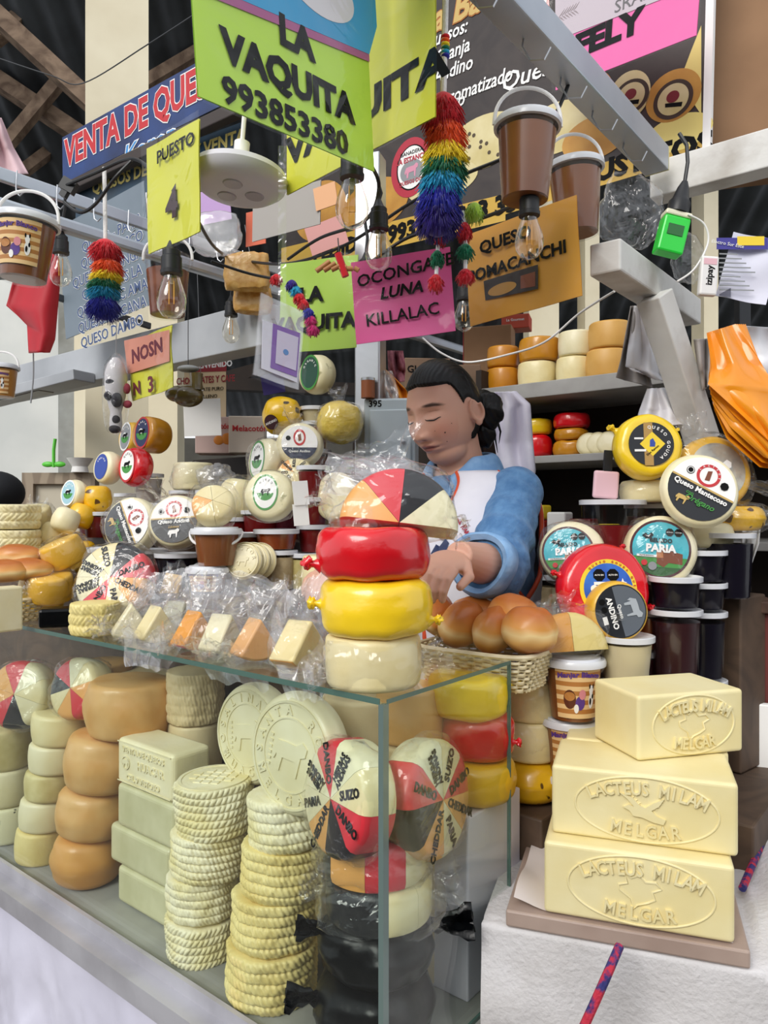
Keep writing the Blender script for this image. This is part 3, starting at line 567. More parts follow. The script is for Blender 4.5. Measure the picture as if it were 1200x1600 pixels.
# white box with waxed cheeses
BOXW = mat('white_carton', '#e2deea', .55)
cb = on(731, 1568, ZF); p = cb
o = tag(bev(obj('white_box', G().box(-.15, 0, 0, .17, 0, .29), BOXW, None, stand(p, DU), smooth=False), .003), 'tall plain white box inside the case carrying waxed cheeses', 'box')
q = P(742, 1200, 1.25)
waxwheel('matt yellow waxed cheese on the tall white box in the case', V((q.x, q.y, .921)), .069, .068, OWAX if 0 else mat('deep_yellow_wax', '#e2b01c', .35, coat=.3, bump=.3, bs=24), [], 'waxed cheeses on the white box')
waxwheel('red waxed cheese between two yellow ones on the white box', V((q.x + .003, q.y, .989)), .064, .075, RWAX, [(-25, .03, .012)], 'waxed cheeses on the white box')
waxwheel('bright yellow waxed cheese with crumpled top, just below the bread basket', V((q.x - .012, q.y - .01, 1.063)), .070, .068, YWAX, [(-5, .05, .016), (180, .03, .012)], 'waxed cheeses on the white box')
# bagged wedges under the shelf glass at the far left
def mixbag(label, M, r, h, seq, rot, sd, tails=None, group=None):
    o = pin(label, M, r, h, seq, rot, txt=False, group=group); wrap(o, (r * 1.08, r * 1.08, h * .8), (0, 0, -h * .5), sd, .12, tail=tails); return o
mixbag('bagged mixed cheese with a red stripe on the small drums at the left', face(P(110, 1075, 1.60), -25, 15), .066, .06, 'NHDKNCDC', 20, 11, group='mixed cheeses in the case')
mixbag('bagged mixed cheese cut by the left picture edge, red and black wedges', face(P(22, 1085, 1.66), -10, 15), .075, .06, 'HDCCDKPN', 30, 14, group='mixed cheeses in the case')
# behind the side glass: bagged cream cheeses on the side counter
BEE = mat('bee_printed_wrap', '#e8b51c', .3, c2='#5a3a14', vs=36, edge=(.66, .68), coat=.4, det=1)
q = P(828, 1150, 1.37)
drum('bee_printed_cheese', 'yellow cheese in bee-printed wrap, lowest behind the side glass', V((q.x, q.y, .872)), .062, .075, BEE, e=.03, amp=.06)
for i, (z0, h) in enumerate([(.948, .072), (1.02, .074)]):
    o = drum('bagged_cheese', ['bagged cream cheese on the bee-printed cheese behind the side glass', 'bagged cream cheese right below the bread basket'][i], V((q.x + .002, q.y, z0)), .052, h, CREAM, group='bagged cream cheeses behind the side glass')
    wrap(o, (.058, .058, .04), (0, 0, h / 2), 21 + i, .12, tail=[((.045, -.02, .02), (1, -.2, -.3), .03, .04)])
# ---------------------------------------------------------------- on top of the case
TP = ZT + .0055
q = P(583, 1080, 1.04); q = V((q.x, q.y, TP)); z = TP
o = drum('bagged_cheese', 'cream cheese wheel in clear plastic at the foot of the corner stack', q, .067, .072, CREAM, e=.010, b=.001); wrap(o, (.0705, .0705, .038), (0, 0, .036), 31, .05, sq=.45, tail=[((.06, -.02, .03), (1, -.25, .45), .03, .045), ((-.06, -.02, .02), (-1, -.2, .1), .03, .03)])
waxwheel('bright yellow waxed cheese with knotted ends in the corner stack', q + V((.004, 0, .072)), .079, .078, YWAX, [(-168, .042, .016), (-12, .02, .014)], 'waxed cheeses of the corner stack')
waxwheel('glossy red waxed cheese with a knotted end in the corner stack', q + V((.0, 0, .149)), .079, .072, RWAX, [(-165, .02, .018)], 'waxed cheeses of the corner stack')
zt = TP + .221
# top: wedges of cheddar, red, black and herb cheese in one loose bag
o = pin('bagged cheese wedges of cheddar, red, black and cream topping the corner stack', face(V((q.x + .036, q.y - .030, zt + .006)), 2, 16, -4), .082, .060, 'HKDC    ', -3, txt=False)
wrap(o, (.094, .060, .05), (-.012, .040, -.03), 41, .10, m=FILM, tail=[((-.03, .075, -.03), (-.30, .95, -.25), .085, .055), ((-.09, .03, -.02), (-.9, .5, .1), .04, .035), ((.06, .01, -.01), (1, -.5, .2), .035, .035)])
wedge('cheese_piece', 'pale cheese wedge leaning beside the bagged pinwheel on the corner stack', T3(P(545, 790, 1.06)) @ Matrix.Rotation(R(90), 4, 'Y') @ Matrix.Rotation(R(30), 4, 'X'), .062, .04, .8, PALE, bag=((.045, .04, .045), (.035, 0, .02), 44))
# row of bagged wedges along the front edge
SPECK = mat('spotted_orange_cheese', '#e59b3c', .4, c2='#5c2a18', vs=24, edge=(.7, .72), coat=.2)
rows = [(205, 1040, 1.40, 'white-edged cheese wedge in a bag, first at the left of the bagged row', PALE, None, -30), (243, 1036, 1.36, 'pale yellow cheese wedge in a bag, second of the bagged row', CREAM, None, -10), (274, 1036, 1.43, 'thin greenish cheese wedge in a bag beside the spotted orange one', GRN, None, 20), (303, 1040, 1.29, 'spotted orange cheese wedge in a bag with a red tip', SPECK, PWAX, -5), (346, 1056, 1.25, 'white cheese wedge in a bag right of the spotted orange one', EMB, None, 10), (398, 1060, 1.20, 'peach coloured cheese wedge in a bag, second from the corner stack', mat('peach_cheese', '#e3b27c', .45, c2='#dca468', vs=10), None, -15), (468, 1072, 1.13, 'cream cheese round in a bag against the corner stack', CREAM, ORANGE, 10)]
for i, (px, py, Y, lab, m, rind, rz_) in enumerate(rows):
    r = .068 if i < 6 else .075; p = P(px, 0, Y); p = V((p.x, p.y, TP + r + .003))
    M = T3(p) @ Matrix.Rotation(R(-39 + rz_), 4, 'Z') @ Matrix(((0, 0, 1, 0), (0, 1, 0, 0), (-1, 0, 0, 0), (0, 0, 0, 1))) @ T3((0, 0, -.022))
    tl = [((.012, .0, .022), (-1.1, .55, .3 * (-1) ** i), .055, .075), ((.05, -.03, .02), (-.2, -1, .3), .035, .045)] if i != 6 else [((.0, .0, .02), (-1, .8, .0), .05, .07)]
    wedge('cheese_wedge', lab, M, r, .046, 1.15 if i < 6 else 1.5, m, rind, group='bagged wedges along the case front', bag=((.042, .052, .038), (.042, 0, .022), 50 + i * 1.7, tl))
# loose milky bags lying over the wedges
def loosebag(label, p, sx, sy, sz, sd, rz_=0, name='plastic_bag', m=FROST, ampl=.26):
    def fn(d):
        return (1 + ampl * noise.fractal(d * 1.5 + V((sd, sd, 0)), 1, 2, 4) + .10 * abs(noise.noise(d * 4 + V((0, sd, 0)))))
    o = obj(name, G().sphere((0, 0, 0), (sx, sy, sz), 64, 40, fn=fn), m, None, stand(p, rz_), ang=180); return tag(o, label, 'bag')
def strip(pts, a, b):                                                     # pts: rows of (left px, left py, right px, right py, Y)
    n = len(pts) - 1; t = b * n; i = min(int(t), n - 1); f = t - i; f = f * f * (3 - 2 * f) * .5 + f * .5; p, q = pts[i], pts[i + 1]; r = [p[k] * (1 - f) + q[k] * f for k in range(5)]; return r[0] + (r[2] - r[0]) * a, r[1] + (r[3] - r[1]) * a, r[4]
def drape(label, rows_, sd, m=None):
    def fn(a, b):
        x, y, Y = strip(rows_, a, b); wv = noise.noise((a * 2.2 + sd, b * 1.8, sd)); w2 = abs(noise.noise((a * 3.4 - b * 2.2, b * 2.4 + sd, 2)))
        return P(x + 5 * noise.noise((b * 6, sd, a)), y + 9 * noise.noise((a * 5, sd, 1)) * (1 if b < .1 or b > .9 else .4), Y + .028 * wv + .030 * w2 - .012 * sin(pi * a))
    return tag(obj('plastic_bag', G().grid(fn, 60, 50), m or FROST, ang=180), label, 'bag')
drape('crumpled milky bag end standing up over the left bagged wedges', [(222, 905, 318, 880, 1.50), (205, 945, 322, 925, 1.44), (190, 985, 300, 985, 1.35), (196, 1040, 262, 1052, 1.26)], 2.2)
drape('wide crumpled milky bag lying over the spotted orange wedge', [(312, 886, 440, 905, 1.46), (295, 930, 462, 938, 1.40), (285, 985, 440, 985, 1.28), (330, 1062, 420, 1078, 1.17)], 5.1)
drape('crumpled milky bag leaning on the corner stack over the cream round', [(438, 935, 512, 888, 1.26), (420, 980, 520, 950, 1.19), (428, 1035, 515, 1040, 1.10), (450, 1092, 505, 1100, 1.05)], 8.4)
drape('milky bag end rising above the topmost wedges of the corner stack, below her chin', [(512, 708, 640, 716, 1.12), (508, 738, 676, 745, 1.09), (503, 772, 688, 784, 1.07)], 3.1)
# pinwheel at the left on the shelf glass
pin('bagged pinwheel cheese with hand lettered wedges on the case top at left', face(P(172, 902, 1.53), -8, 22), .080, .05, 'KSHHDPCD', 45, bag=1.08)
YCH = mat('yellow_young_cheese', '#e9b93a', .4, c2='#dca828', vs=9, coat=.25)
for i, (px, py, Y, rx, ry, lab) in enumerate([(108, 862, 1.70, 12, 60, 'bagged yellow half cheese tipped up behind the left pinwheel'), (80, 915, 1.66, 0, 8, 'bagged yellow cheese lying below the tipped yellow half')]):
    p = P(px, py, Y); o = drum('bagged_cheese', lab, p + V((0, 0, -.03)), .047, .06, YCH, group='bagged yellow cheeses', ty=-20 if i == 0 else 4, tx=15); wrap(o, (.054, .053, .042), (0, 0, .03), 61 + i, .14, tail=[((-.04, -.02, .02), (-.8, -.3, .5), .03, .04)])
p = P(60, 900, 1.62); waxwheel('small yellow waxed cheese at the left beside the bread', V((p.x - .03, p.y + .08, 1.17)), .05, .09, YWAX, [])
q = P(148, 1000, 1.47); rope('pale yellow cheese with a woven pattern lying under the left pinwheel', V((q.x, q.y, TP)), .046, .062, mat('yellow_rope_cheese', '#ecdc96', .45, c2='#e0cc7c', vs=12), (3, 14, 2.2, .003, 7, True), None)
q = P(90, 968, 1.56); tag(bev(obj('dark_packet', G().box(-.035, .035, -.025, .025, 0, .04), KBAG, None, stand(V((q.x, q.y, TP)), 20), smooth=False), .006), 'dark shiny packet on the case top at the far left', 'packet')
q = P(200, 985, 1.55); wedge('cheese_piece', 'yellow cheese piece behind the left pinwheel on the case top', T3(V((q.x + .06, q.y + .06, 1.27))) @ Matrix.Rotation(R(100), 4, 'Y'), .10, .04, .8, YCH)
# small basket of rolls at the far left edge
BREAD = mat('baked_roll_crust', '#b9682a', .42, c2='#eab870', vs=9, edge=(.40, .66), coat=.12, bump=.1, bs=40)
def bread_bands(m):                                                         # rolls baked side by side: brown crowns and bases, pale sides
    n = m.node_tree; b = n.nodes['Principled BSDF']; tc = n.nodes.new('ShaderNodeTexCoord'); sp = n.nodes.new('ShaderNodeSeparateXYZ'); nz = n.nodes.new('ShaderNodeTexNoise'); nz.inputs['Scale'].default_value = 14
    ad = n.nodes.new('ShaderNodeMath'); ad.operation = 'MULTIPLY_ADD'; ad.inputs[1].default_value = .28; n.links.new(tc.outputs['Generated'], sp.inputs[0]); n.links.new(tc.outputs['Object'], nz.inputs['Vector']); n.links.new(nz.outputs[0], ad.inputs[0]); n.links.new(sp.outputs[2], ad.inputs[2])
    r = n.nodes.new('ShaderNodeValToRGB'); e = r.color_ramp.elements; e[0].position = .22; e[0].color = lin('#a9622a'); e[1].position = 1.0; e[1].color = lin('#b5672a')
    for p, c in ((.44, '#dca862'), (.60, '#edcf94'), (.74, '#d9984a')): q = e.new(p); q.color = lin(c)
    n.links.new(ad.outputs[0], r.inputs[0]); n.links.new(r.outputs[0], b.inputs['Base Color'])
bread_bands(BREAD)
def roll(label, M, sx, sy, sz, sd, group):
    def fn(d): return 1 + .09 * noise.fractal(d * 1.3 + V((sd, 0, 0)), 1, 2, 2) - .16 * max(0, -d.z - .45) - .10 * max(0, d.z - .6)
    return tag(obj('bread_roll', G().sphere((0, 0, 0), (sx, sy, sz), 36, 24, fn=fn), BREAD, None, M), label, 'bread', group)
WICK = mat('cream_cane', '#ece0be', .5, c2='#c9ba94', vs=20); WICKD = mat('dark_cane_gap', '#4a3a26', .8)
def basket(label, M, L, Wd, h, flare, rows_=9, nst=50):
    o = root('bread_basket', label, 'basket', M)
    def ring(t, z, off=0, ph=0, n=nst * 4):
        pts = []; a_, b_ = L / 2 + flare * t, Wd / 2 + flare * t; N = n
        for i in range(N):
            an = 2 * pi * i / N; c_, s_ = cos(an), sin(an); k = 4.0; rr = 1 / ((abs(c_) ** k + abs(s_) ** k) ** (1 / k))
            w_ = .0034 * sin(an * nst / 2 + ph) if off else 0; pts.append((c_ * rr * a_ + w_ * c_, s_ * rr * b_ + w_ * s_, z))
        return pts
    g = G()
    for i in range(rows_): g.tube(ring(i / rows_, .004 + h * i / rows_, 1, pi * (i % 2)), .0031, 5, closed=True)
    obj('woven_side', g, WICK, o); g = G()
    N = nst
    for i in range(N):
        lo, hi = ring(0, 0, n=N)[i], ring(1, h, n=N)[i]; g.tube([lo, hi], .0018, 5)
    obj('stakes', g, WICK, o)
    obj('rim', G().tube(ring(1, h), .0045, 7, closed=True), WICK, o)
    g = G(); pts = ring(0, .002, n=60); g.add(pts, [tuple(range(len(pts)))]); obj('bottom', g, WICK, o); return o
qb = V((.178, 1.32, 1.098)); BM = stand(qb, -36)
basket('cream woven basket holding baked rolls beside the corner stack', BM, .20, .12, .062, .014)
bz = 1.098
for i, (px, py, Y, sx, sy, sz, ry, rz_) in enumerate([(682, 958, 1.40, .046, .05, .032, 60, -30), (722, 975, 1.345, .036, .055, .048, 25, -40), (772, 985, 1.305, .034, .05, .045, 12, -35), (828, 985, 1.245, .047, .045, .044, 0, 0), (800, 958, 1.33, .045, .05, .036, 0, 10), (742, 960, 1.40, .046, .04, .036, 10, 0)]):
    roll(['dark baked roll at the left end of the basket, by the waxed stack', 'second roll from the left in the bread basket, standing on edge', 'pale topped roll in the middle of the bread basket', 'large golden roll at the right end of the bread basket', 'roll half hidden behind the large golden roll in the basket', 'roll half hidden at the back of the bread basket'][i], T3(P(px, py, Y)) @ Matrix.Rotation(R(rz_), 4, 'Z') @ Matrix.Rotation(R(ry), 4, 'Y'), sx, sy, sz, i * 2.1, 'rolls in the bread basket')
q = P(14, 945, 1.66); basket('small cream basket of rolls at the left edge of the case top', stand(V((q.x, q.y, TP)), -39), .14, .09, .05, .01, 7, 30)
for i, (px, py) in enumerate([(28, 868), (42, 890), (5, 893)]): roll(['topmost glossy roll in the small basket at the left edge', 'lower right roll in the small basket at the left edge', 'roll cut by the picture edge in the small left basket'][i], T3(P(px, py, 1.67 - .03 * i)), .055, .04, .028, 9 + i, 'rolls in the small basket')
q = P(6, 940, 1.5); tag(bev(obj('cheese_block', G().box(-.02, .02, -.03, .03, 0, .09), PALE, None, stand(V((q.x, q.y, TP)), -39), smooth=False), .004), 'pale cut cheese block at the left edge in front of the small basket', 'cheese')
q = P(20, 800, 1.86)
for i, (z0, r) in enumerate([(1.235, .06), (1.295, .064), (1.358, .064)]): rope(['white woven-pattern cheese hidden behind the small left basket', 'white woven-pattern cheese with a red base band, left edge', 'topmost white woven-pattern cheese at the left edge'][i], V((q.x, q.y, z0)), r, .06, ROPE, (3, 16, 2.0, .0035, 8, True), 'woven-pattern cheeses at the left edge')
obj('red_band', G().lathe([(.0655, .0), (.0665, .004), (.0665, .010), (.0655, .012)], 40, cap=False), RED, [o for o in COL.objects if 'red base band' in o.get('label', '')][0])
q = P(60, 850, 1.78); rope('small woven-pattern cheese between the rope stack and yellow bags', V((q.x, q.y, 1.235)), .042, .075, CREAM, (3, 14, 2, .003, 9, True), None)
# ---------------------------------------------------------------- labels
def lab_mantecoso(o, r, name='Mantecoso'):
    L = Lab(); L.disc(r, BLK if 0 else mat('black_label', '#1b1d22', .4)); L.seg(r, r * .08, r, COWM); L.seg(r * .99, r * .04, r * .10, GOLD)
    L.ring(r * .27, r * .36, RED, 0, r * .47); L.poly([(-.05, -.18), (.09, -.14), (.04, .18), (-.08, .12)], BROWN, 0, r * .47, r)
    L.arc('LACTEOS', r * .315, r * .075, WHITE, 90, 26, y=r * .47); L.disc(r * .12, INK, -r * .55, r * .38); L.ring(r * .08, r * .1, COWM, -r * .55, r * .38); L.poly(OCT, INK, r * .55, r * .38, r * .13)
    L.txt('Queso ' + name, r * .23, COWM, 0, -r * .09, bold=.03)
    if name == 'Mantecoso': L.txt('con', r * .16, GREEN, -r * .25, -r * .28); L.txt('Orégano', r * .26, GREEN, r * .12, -r * .42, shear=.3); L.poly(COWP, GOLD, -r * .38, -r * .55, r * .2)
    else: L.txt('Lácteos', r * .15, GOLD, 0, -r * .32, shear=.3); L.poly(COWP, COWM, 0, -r * .58, r * .25)
    return L.build(o)
def lab_paria(o, r):
    L = Lab(); L.disc(r, mat('maroon_print', '#4a1a20', .45)); L.disc(r * .92, SKYB); L.seg(r * .92, -r * .92, -r * .28, GREEN); L.seg(r * .915, -r * .9, -r * .62, mat('dark_green_print', '#2c5a2c', .5))
    L.poly([(-.3, -.6), (-.25, -.1), (-.1, .1), (.1, .05), (.3, -.05), (.75, -.15), (.75, -.6), (.2, -.55), (0, -.75)], BROWN, r * .12, -r * .02, r * .8)
    L.poly([(-.12, -.1), (.12, -.08), (.1, .12), (-.1, .15)], mat('tan_print', '#b5764a', .5), -r * .02, -r * .22, r)
    for x in (.28, .56): L.poly(OCT, INK, r * x, r * .58, r * .14); L.txt('ALTO EN', r * .05, WHITE, r * x, r * .58)
    L.poly([(-1, 0), (-.4, .5), (0, .1), (.5, .6), (.9, .2), (.4, -.4), (-.3, -.5)], INK, -r * .42, r * .42, r * .2); L.poly([(-.5, .1), (0, .0), (.4, .3), (.1, -.2)], COWM, -r * .42, r * .42, r * .2)
    L.txt('BELLIDO', r * .19, INK, r * .0, r * .28, bold=.03); L.txt('PARIA', r * .36, COWM, 0, 0, bold=.045); L.poly([(-1, -.12), (1, -.12), (1, .12), (-1, .12)], COWM, -r * .45, -r * .26, r * .32); L.txt('PASTEURIZADO', r * .065, INK, -r * .45, -r * .26, bold=.02)
    L.disc(r * .14, GREY, -r * .25, -r * .60); L.disc(r * .1, RED, -r * .52, -r * .5); return L.build(o)
def lab_oval(o, r, base, band, word, sy=1.25, sx=.8, pic=True):
    L = Lab(); L.disc(r, band, 0, 0, sx, sy); L.disc(r * .88, base, 0, 0, sx, sy); L.arc(word, r * .68 * sx, r * .2, COWM if base != COWM else INK, 90, 20, False, sy / sx)
    if pic: L.seg(r * .55, -r * .55, -r * .05, GREEN); L.disc(r * .2, COWM, -r * .1, r * .12); L.poly(COWP, INK if base != INK else COWM, 0, r * .05, r * .32)
    return L.build(o)
# ---------------------------------------------------------------- first step behind the case
Z1, Z2 = 1.2255, 1.3305
def base(px, Y, z): q = P(px, 0, Y); return V((q.x, q.y, z))
tubs1 = [(165, 1.84, .082, .056, JAMK, 'blackcurrant jam tub under the left Queso Mantecoso wheel'), (225, 1.78, .082, .052, JAM, 'dark jam tub under the right part of the Queso Mantecoso wheel'), (278, 1.73, .075, .05, JAMK, 'black jam tub below the Queso Andino wheel')]
for px, Y, h, r, m, lab in tubs1: tub('jam_tub', lab, base(px, Y, Z1), r, h, m, 'jam tubs on the first step')
o = wheelobj('labelled_cheese', 'cheese wheel with black and white Queso Mantecoso label, left of the Queso Andino', face(P(198, 818, 1.72), -16, 14, -60), .066, .05, PALE, group='labelled wheels on the first step'); lab_mantecoso(o, .058); wrap(o, (.073, .073, .035), (0, 0, -.02), 71, .07, tail=[((.02, .06, -.02), (.5, 1, -.3), .04, .06)])
o = wheelobj('labelled_cheese', 'cheese wheel with black and white Queso Andino label beside the caramel buckets', face(P(272, 812, 1.66), -4, 14, 4), .060, .05, PALE, group='labelled wheels on the first step'); lab_mantecoso(o, .053, 'Andino'); wrap(o, (.066, .066, .035), (0, 0, -.02), 72, .07, tail=[((-.03, .05, -.02), (-.7, 1, -.3), .05, .06)])
bucket('labelled caramel bucket standing on the first step, lower of two', base(325, 1.60, Z1), .043, .055, MANJ, None, (.1, .85, -2.6, -.9))
bucket('caramel bucket with white handle stacked below a bagged cheese', base(338, 1.60, Z1 + .056), .050, .082, MANJ, (-.032, -.028))
pin('bagged cheese of orange and pale wedges on the stacked caramel bucket', face(P(332, 782, 1.575), 5, 30), .045, .04, 'NNCNNN', 40, bag=1.25, txt=False)
for i, (px, Y, s) in enumerate([(402, 1.62, 8), (391, 1.605, 2), (379, 1.59, -4)]):
    o = wheelobj('embossed_small_cheese', ['rearmost of three small embossed cheeses standing beside the buckets', 'middle of three small embossed cheeses standing beside the buckets', 'front of three small embossed cheeses, lettering facing the aisle'][i], face(P(px, 876, Y), -14, 12, s), .040, .016, PALE, group='small embossed cheeses')
    g = G(); g.ring(.034, .036, -.0003, .0016); g.join(arc('VICTOR', .027, .027, .011, 90, 28, False, .03, .0016)); g.join(arc('PEPE', .027, .027, .011, 270, 28, True, .03, .0016)); g.poly([(a * .014, b * .014) for a, b in COWP], 0, .0016); stamped(o, g, m=PALE)
tub('paste_tub', 'tub of beige paste standing on the first step under the honey tub', base(437, 1.67, Z1), .038, .085, BEIGE, 'beige paste tubs')
tub('paste_tub', 'tub of pale yellow paste right of the beige one', base(474, 1.68, Z1), .034, .078, mat('pale_yellow_paste', '#cdbf7e', .5, c2='#bba868', vs=60), 'beige paste tubs')
tub('honey_tub', 'amber honey tub right under the herb cheese wheel', base(432, 1.67, Z1 + .09), .048, .042, HONEY, 'honey tubs')
tub('honey_tub', 'low amber honey tub behind the caramel bucket', base(386, 1.72, Z1 + .075), .040, .048, HONEY, 'honey tubs'); tub('paste_tub', 'low tub under the honey tub behind the caramel bucket', base(386, 1.72, Z1), .04, .072, BEIGE)
o = wheelobj('labelled_cheese', 'herb speckled cheese wheel with an oval cow label on the honey tub', face(P(418, 772, 1.64), -6, 10), .056, .05, mat('herb_cheese_pale', '#e3dab0', .45, c2='#a9a272', vs=40, edge=(.6, .7), coat=.2)); L = lab_oval(o, .034, COWM, GREEN, 'QUESO', 1.2, .85); L.matrix_local = T3((-.005, .004, 0)); wrap(o, (.061, .061, .034), (0, 0, -.022), 74, .06)
for i, (z0, h) in enumerate([(Z1 + .081, .06), (Z1 + .144, .06), (Z1 + .207, .07)]): tub('jam_tub', ['dark red jam tub, lowest of the tall stack beside the white price cards', 'dark red jam tub in the middle of the tall stack', 'dark red jam tub on top of the tall stack'][i], base(489, 1.71, z0), .036, h, REDJ, 'jam tubs in the tall stack')
for i, (y0, y1) in enumerate([(752, 790), (788, 822)]):
    a, b = P(460, y1, 1.60), P(484, y1 - 2, 1.62); tag(obj('price_card', G().box(0, (b - a).length, 0, (y1 - y0) / 1155 * 1.6, -.001, 0), COWM, None, span(a, b, -4), smooth=False), ['upper white price card hanging beside the herb cheese wheel', 'lower white price card hanging beside the herb cheese wheel'][i], 'card', 'white price cards')
q = P(510, 840, 1.55); drum('bagged_cheese', 'pale cheese half hidden at the left of the corner stack', V((q.x, q.y, 1.22)), .05, .09, CREAM); q = P(505, 760, 1.72); wheelobj('pale_cheese_wheel', 'pale cheese wheel edge showing behind the corner stack bag', face(P(516, 775, 1.66), -40, 5), .055, .04, PALE)
for i, (px, py, Y, kk) in enumerate([(55, 848, 1.95, 0), (118, 842, 1.9, 1)]):
    drum('bagged_cheese', ['cream bagged cheese behind the left yellow bags', 'bee-printed cheese tucked behind the tipped yellow half'][kk], base(px, Y, Z1 + .02), .05, .08, [CREAM, BEE][kk], e=.02)
# ---------------------------------------------------------------- higher step at the back, left
for px, Y, r, h, m, lab in [(195, 2.05, .055, .075, REDJ, 'red jam tub under the red waxed cheese'), (243, 2.06, .045, .09, REDJ, 'tall dark red jam jar right of the red waxed cheese'), (150, 2.1, .05, .07, REDJ, 'jam tub under the blue labelled wheel'), (290, 2.05, .04, .075, HONEY, 'honey tub low in the tub group right of the yellow wheel'), (330, 2.02, .042, .075, HONEY, 'honey tub beside the pale bag at the back left'), (262, 2.15, .04, .10, MANJ, 'caramel tub behind the tub group'), (205, 1.92, .06, .05, REDJ, 'wide red jam tub in front below the red waxed cheese')]:
    tub('jam_tub', lab, base(px, Y, Z2), r, h, m, 'tubs on the upper step')
tub('honey_tub', 'honey tub stacked second in the tub group at the back left', base(290, 2.05, Z2 + .08), .042, .045, HONEY, 'tubs on the upper step'); tub('honey_tub', 'grey lidded tub on the honey tub beside the pale bag', base(330, 2.02, Z2 + .08), .040, .045, MANJ, 'tubs on the upper step')
o = drum('bagged_cheese', 'pale bagged cheese topping the tub group at the back left', base(302, 2.05, Z2 + .13), .055, .075, PALE); wrap(o, (.062, .062, .042), (0, 0, .035), 81, .15)
q = P(338, 690, 2.0); loosebag('white bag lying on the grey lidded tub', V((q.x, q.y, Z2 + .16)), .05, .04, .04, 3.3, 0)
o = wheelobj('labelled_cheese', 'red waxed cheese with an oval cow label at the back left', face(P(199, 727, 1.98), -35, 8, 4), .052, .055, RWAX, e=.02); lab_oval(o, .040, COWM, RED, 'QUESO', 1.15, .8)
o = wheelobj('labelled_cheese', 'pale cheese wheel with a round blue label beside the red waxed cheese', face(P(158, 729, 2.02), -35, 8, 0), .044, .045, PALE); lab_oval(o, .032, BLUE, BLUE, 'ANDINO', 1.1, .9, False)
o = wheelobj('labelled_cheese', 'amber yellow wheel with blue oval label on top of the back left pile', face(P(222, 676, 2.08), -30, 6, 0), .050, .075, OWAX, e=.015); lab_oval(o, .038, NAVY, RED, 'PARIA', 1.2, .75)
tub('paste_tub', 'greyish tub under the amber yellow wheel', base(232, 2.12, Z2 + .095), .04, .08, mat('grey_paste', '#b8aca0', .5)); tub('paste_tub', 'greyish tub on the upper step below the amber wheel', base(205, 2.18, Z2 + .0), .045, .12, mat('grey_paste', '#b8aca0', .5)); 
o = wheelobj('labelled_cheese', 'yellowish wheel with a grey oval label half behind the amber wheel', face(P(196, 682, 2.16), -40, 8, 0), .045, .04, YCH); lab_oval(o, .036, GREY, COWM, 'QUESO', 1.2, .8)
o = wheelobj('labelled_cheese', 'small wheel with a pale blue cow label standing behind the Mantecoso', face(P(107, 770, 1.95), -25, 10, 0), .037, .04, PALE); lab_oval(o, .030, mat('pale_blue_print', '#9cc4d2', .5), COWM, 'QUESO', 1.15, .85)
drum('bee_printed_cheese', 'yellow bee-printed cheese behind the Mantecoso wheel', base(152, 1.98, 1.40), .036, .07, BEE, e=.02); tub('jam_tub', 'tub carrying the bee-printed cheese behind the Mantecoso', base(152, 1.98, Z2), .036, .066, REDJ)
o = drum('bagged_cheese', 'cream bagged cheese with a dark label at the left behind the yellow bags', base(60, 1.99, Z1 + .12), .04, .07, CREAM, tx=20); wrap(o, (.05, .05, .045), (0, 0, .035), 84, .16, tail=[((.0, .0, .05), (.4, -.1, 1), .03, .05)])
for i, (px, py) in enumerate([(95, 812), (75, 835), (120, 805)]):
    q = P(px, py, 1.88 + .03 * i); drum('bagged_cheese', ['bagged pale cheese left of the Mantecoso wheel', 'small bagged cheese under the woven-pattern cheese row', 'bagged cheese with bee print left of the Mantecoso'][i], q + V((0, 0, -.03)), .032, .06, [PALE, CREAM, BEE][i], tx=-20, ty=15, e=.015)
CRATE = mat('weathered_grey_wood', '#a3937f', .75, c2='#8a7a68', vs=6, kind='wave', dist=4)
q = P(95, 735, 2.65); o = root('wooden_crate', 'weathered wooden crate frame at the left behind the cheeses', 'crate', stand(V((q.x, q.y, 1.33)), 0))
obj('top_rail', G().box(-.13, .13, -.02, .02, .17, .21), CRATE, o, smooth=False); obj('side_rail', G().box(-.13, -.09, -.02, .02, 0, .17), CRATE, o, smooth=False); obj('side_rail', G().box(.09, .13, -.02, .02, 0, .17), CRATE, o, smooth=False); obj('panel', G().box(-.09, .09, .0, .005, 0, .17), mat('cream_board', '#c9c0ac', .7), o, smooth=False)
q = P(84, 730, 2.6); g = G(); g.tube([q + V((0, 0, -.0)), q + V((0, 0, .06)), q + V((.005, 0, .10))], .006, 6); o = tag(obj('green_ribbon', g, mat('green_ribbon', '#5cc83c', .4)), 'bright green ribbon knotted over the wooden crate', 'ribbon')
obj('bow', G().sphere(q + V((-.02, 0, .01)), (.022, .006, .01), 10, 8).sphere(q + V((.02, 0, .01)), (.022, .006, .01), 10, 8), mat('green_ribbon', '#5cc83c', .4), o)
q = P(125, 722, 2.62); tag(obj('white_dish', G().lathe([(0, 0), (.03, 0), (.026, .02), (.045, .05), (.04, .05), (0, .012)], 24), COWM, None, T3(V((q.x, q.y, 1.5405)))), 'white dish standing on the wooden crate', 'dish')
q = P(5, 770, 2.2); o = tag(obj('black_hat', G().sphere((0, 0, 0), (.075, .09, .065), 24, 16), mat('black_cloth', '#14161c', .8), None, T3(q + V((-.02, 0, .0)))), 'black cap at the left edge below the white wall', 'hat')
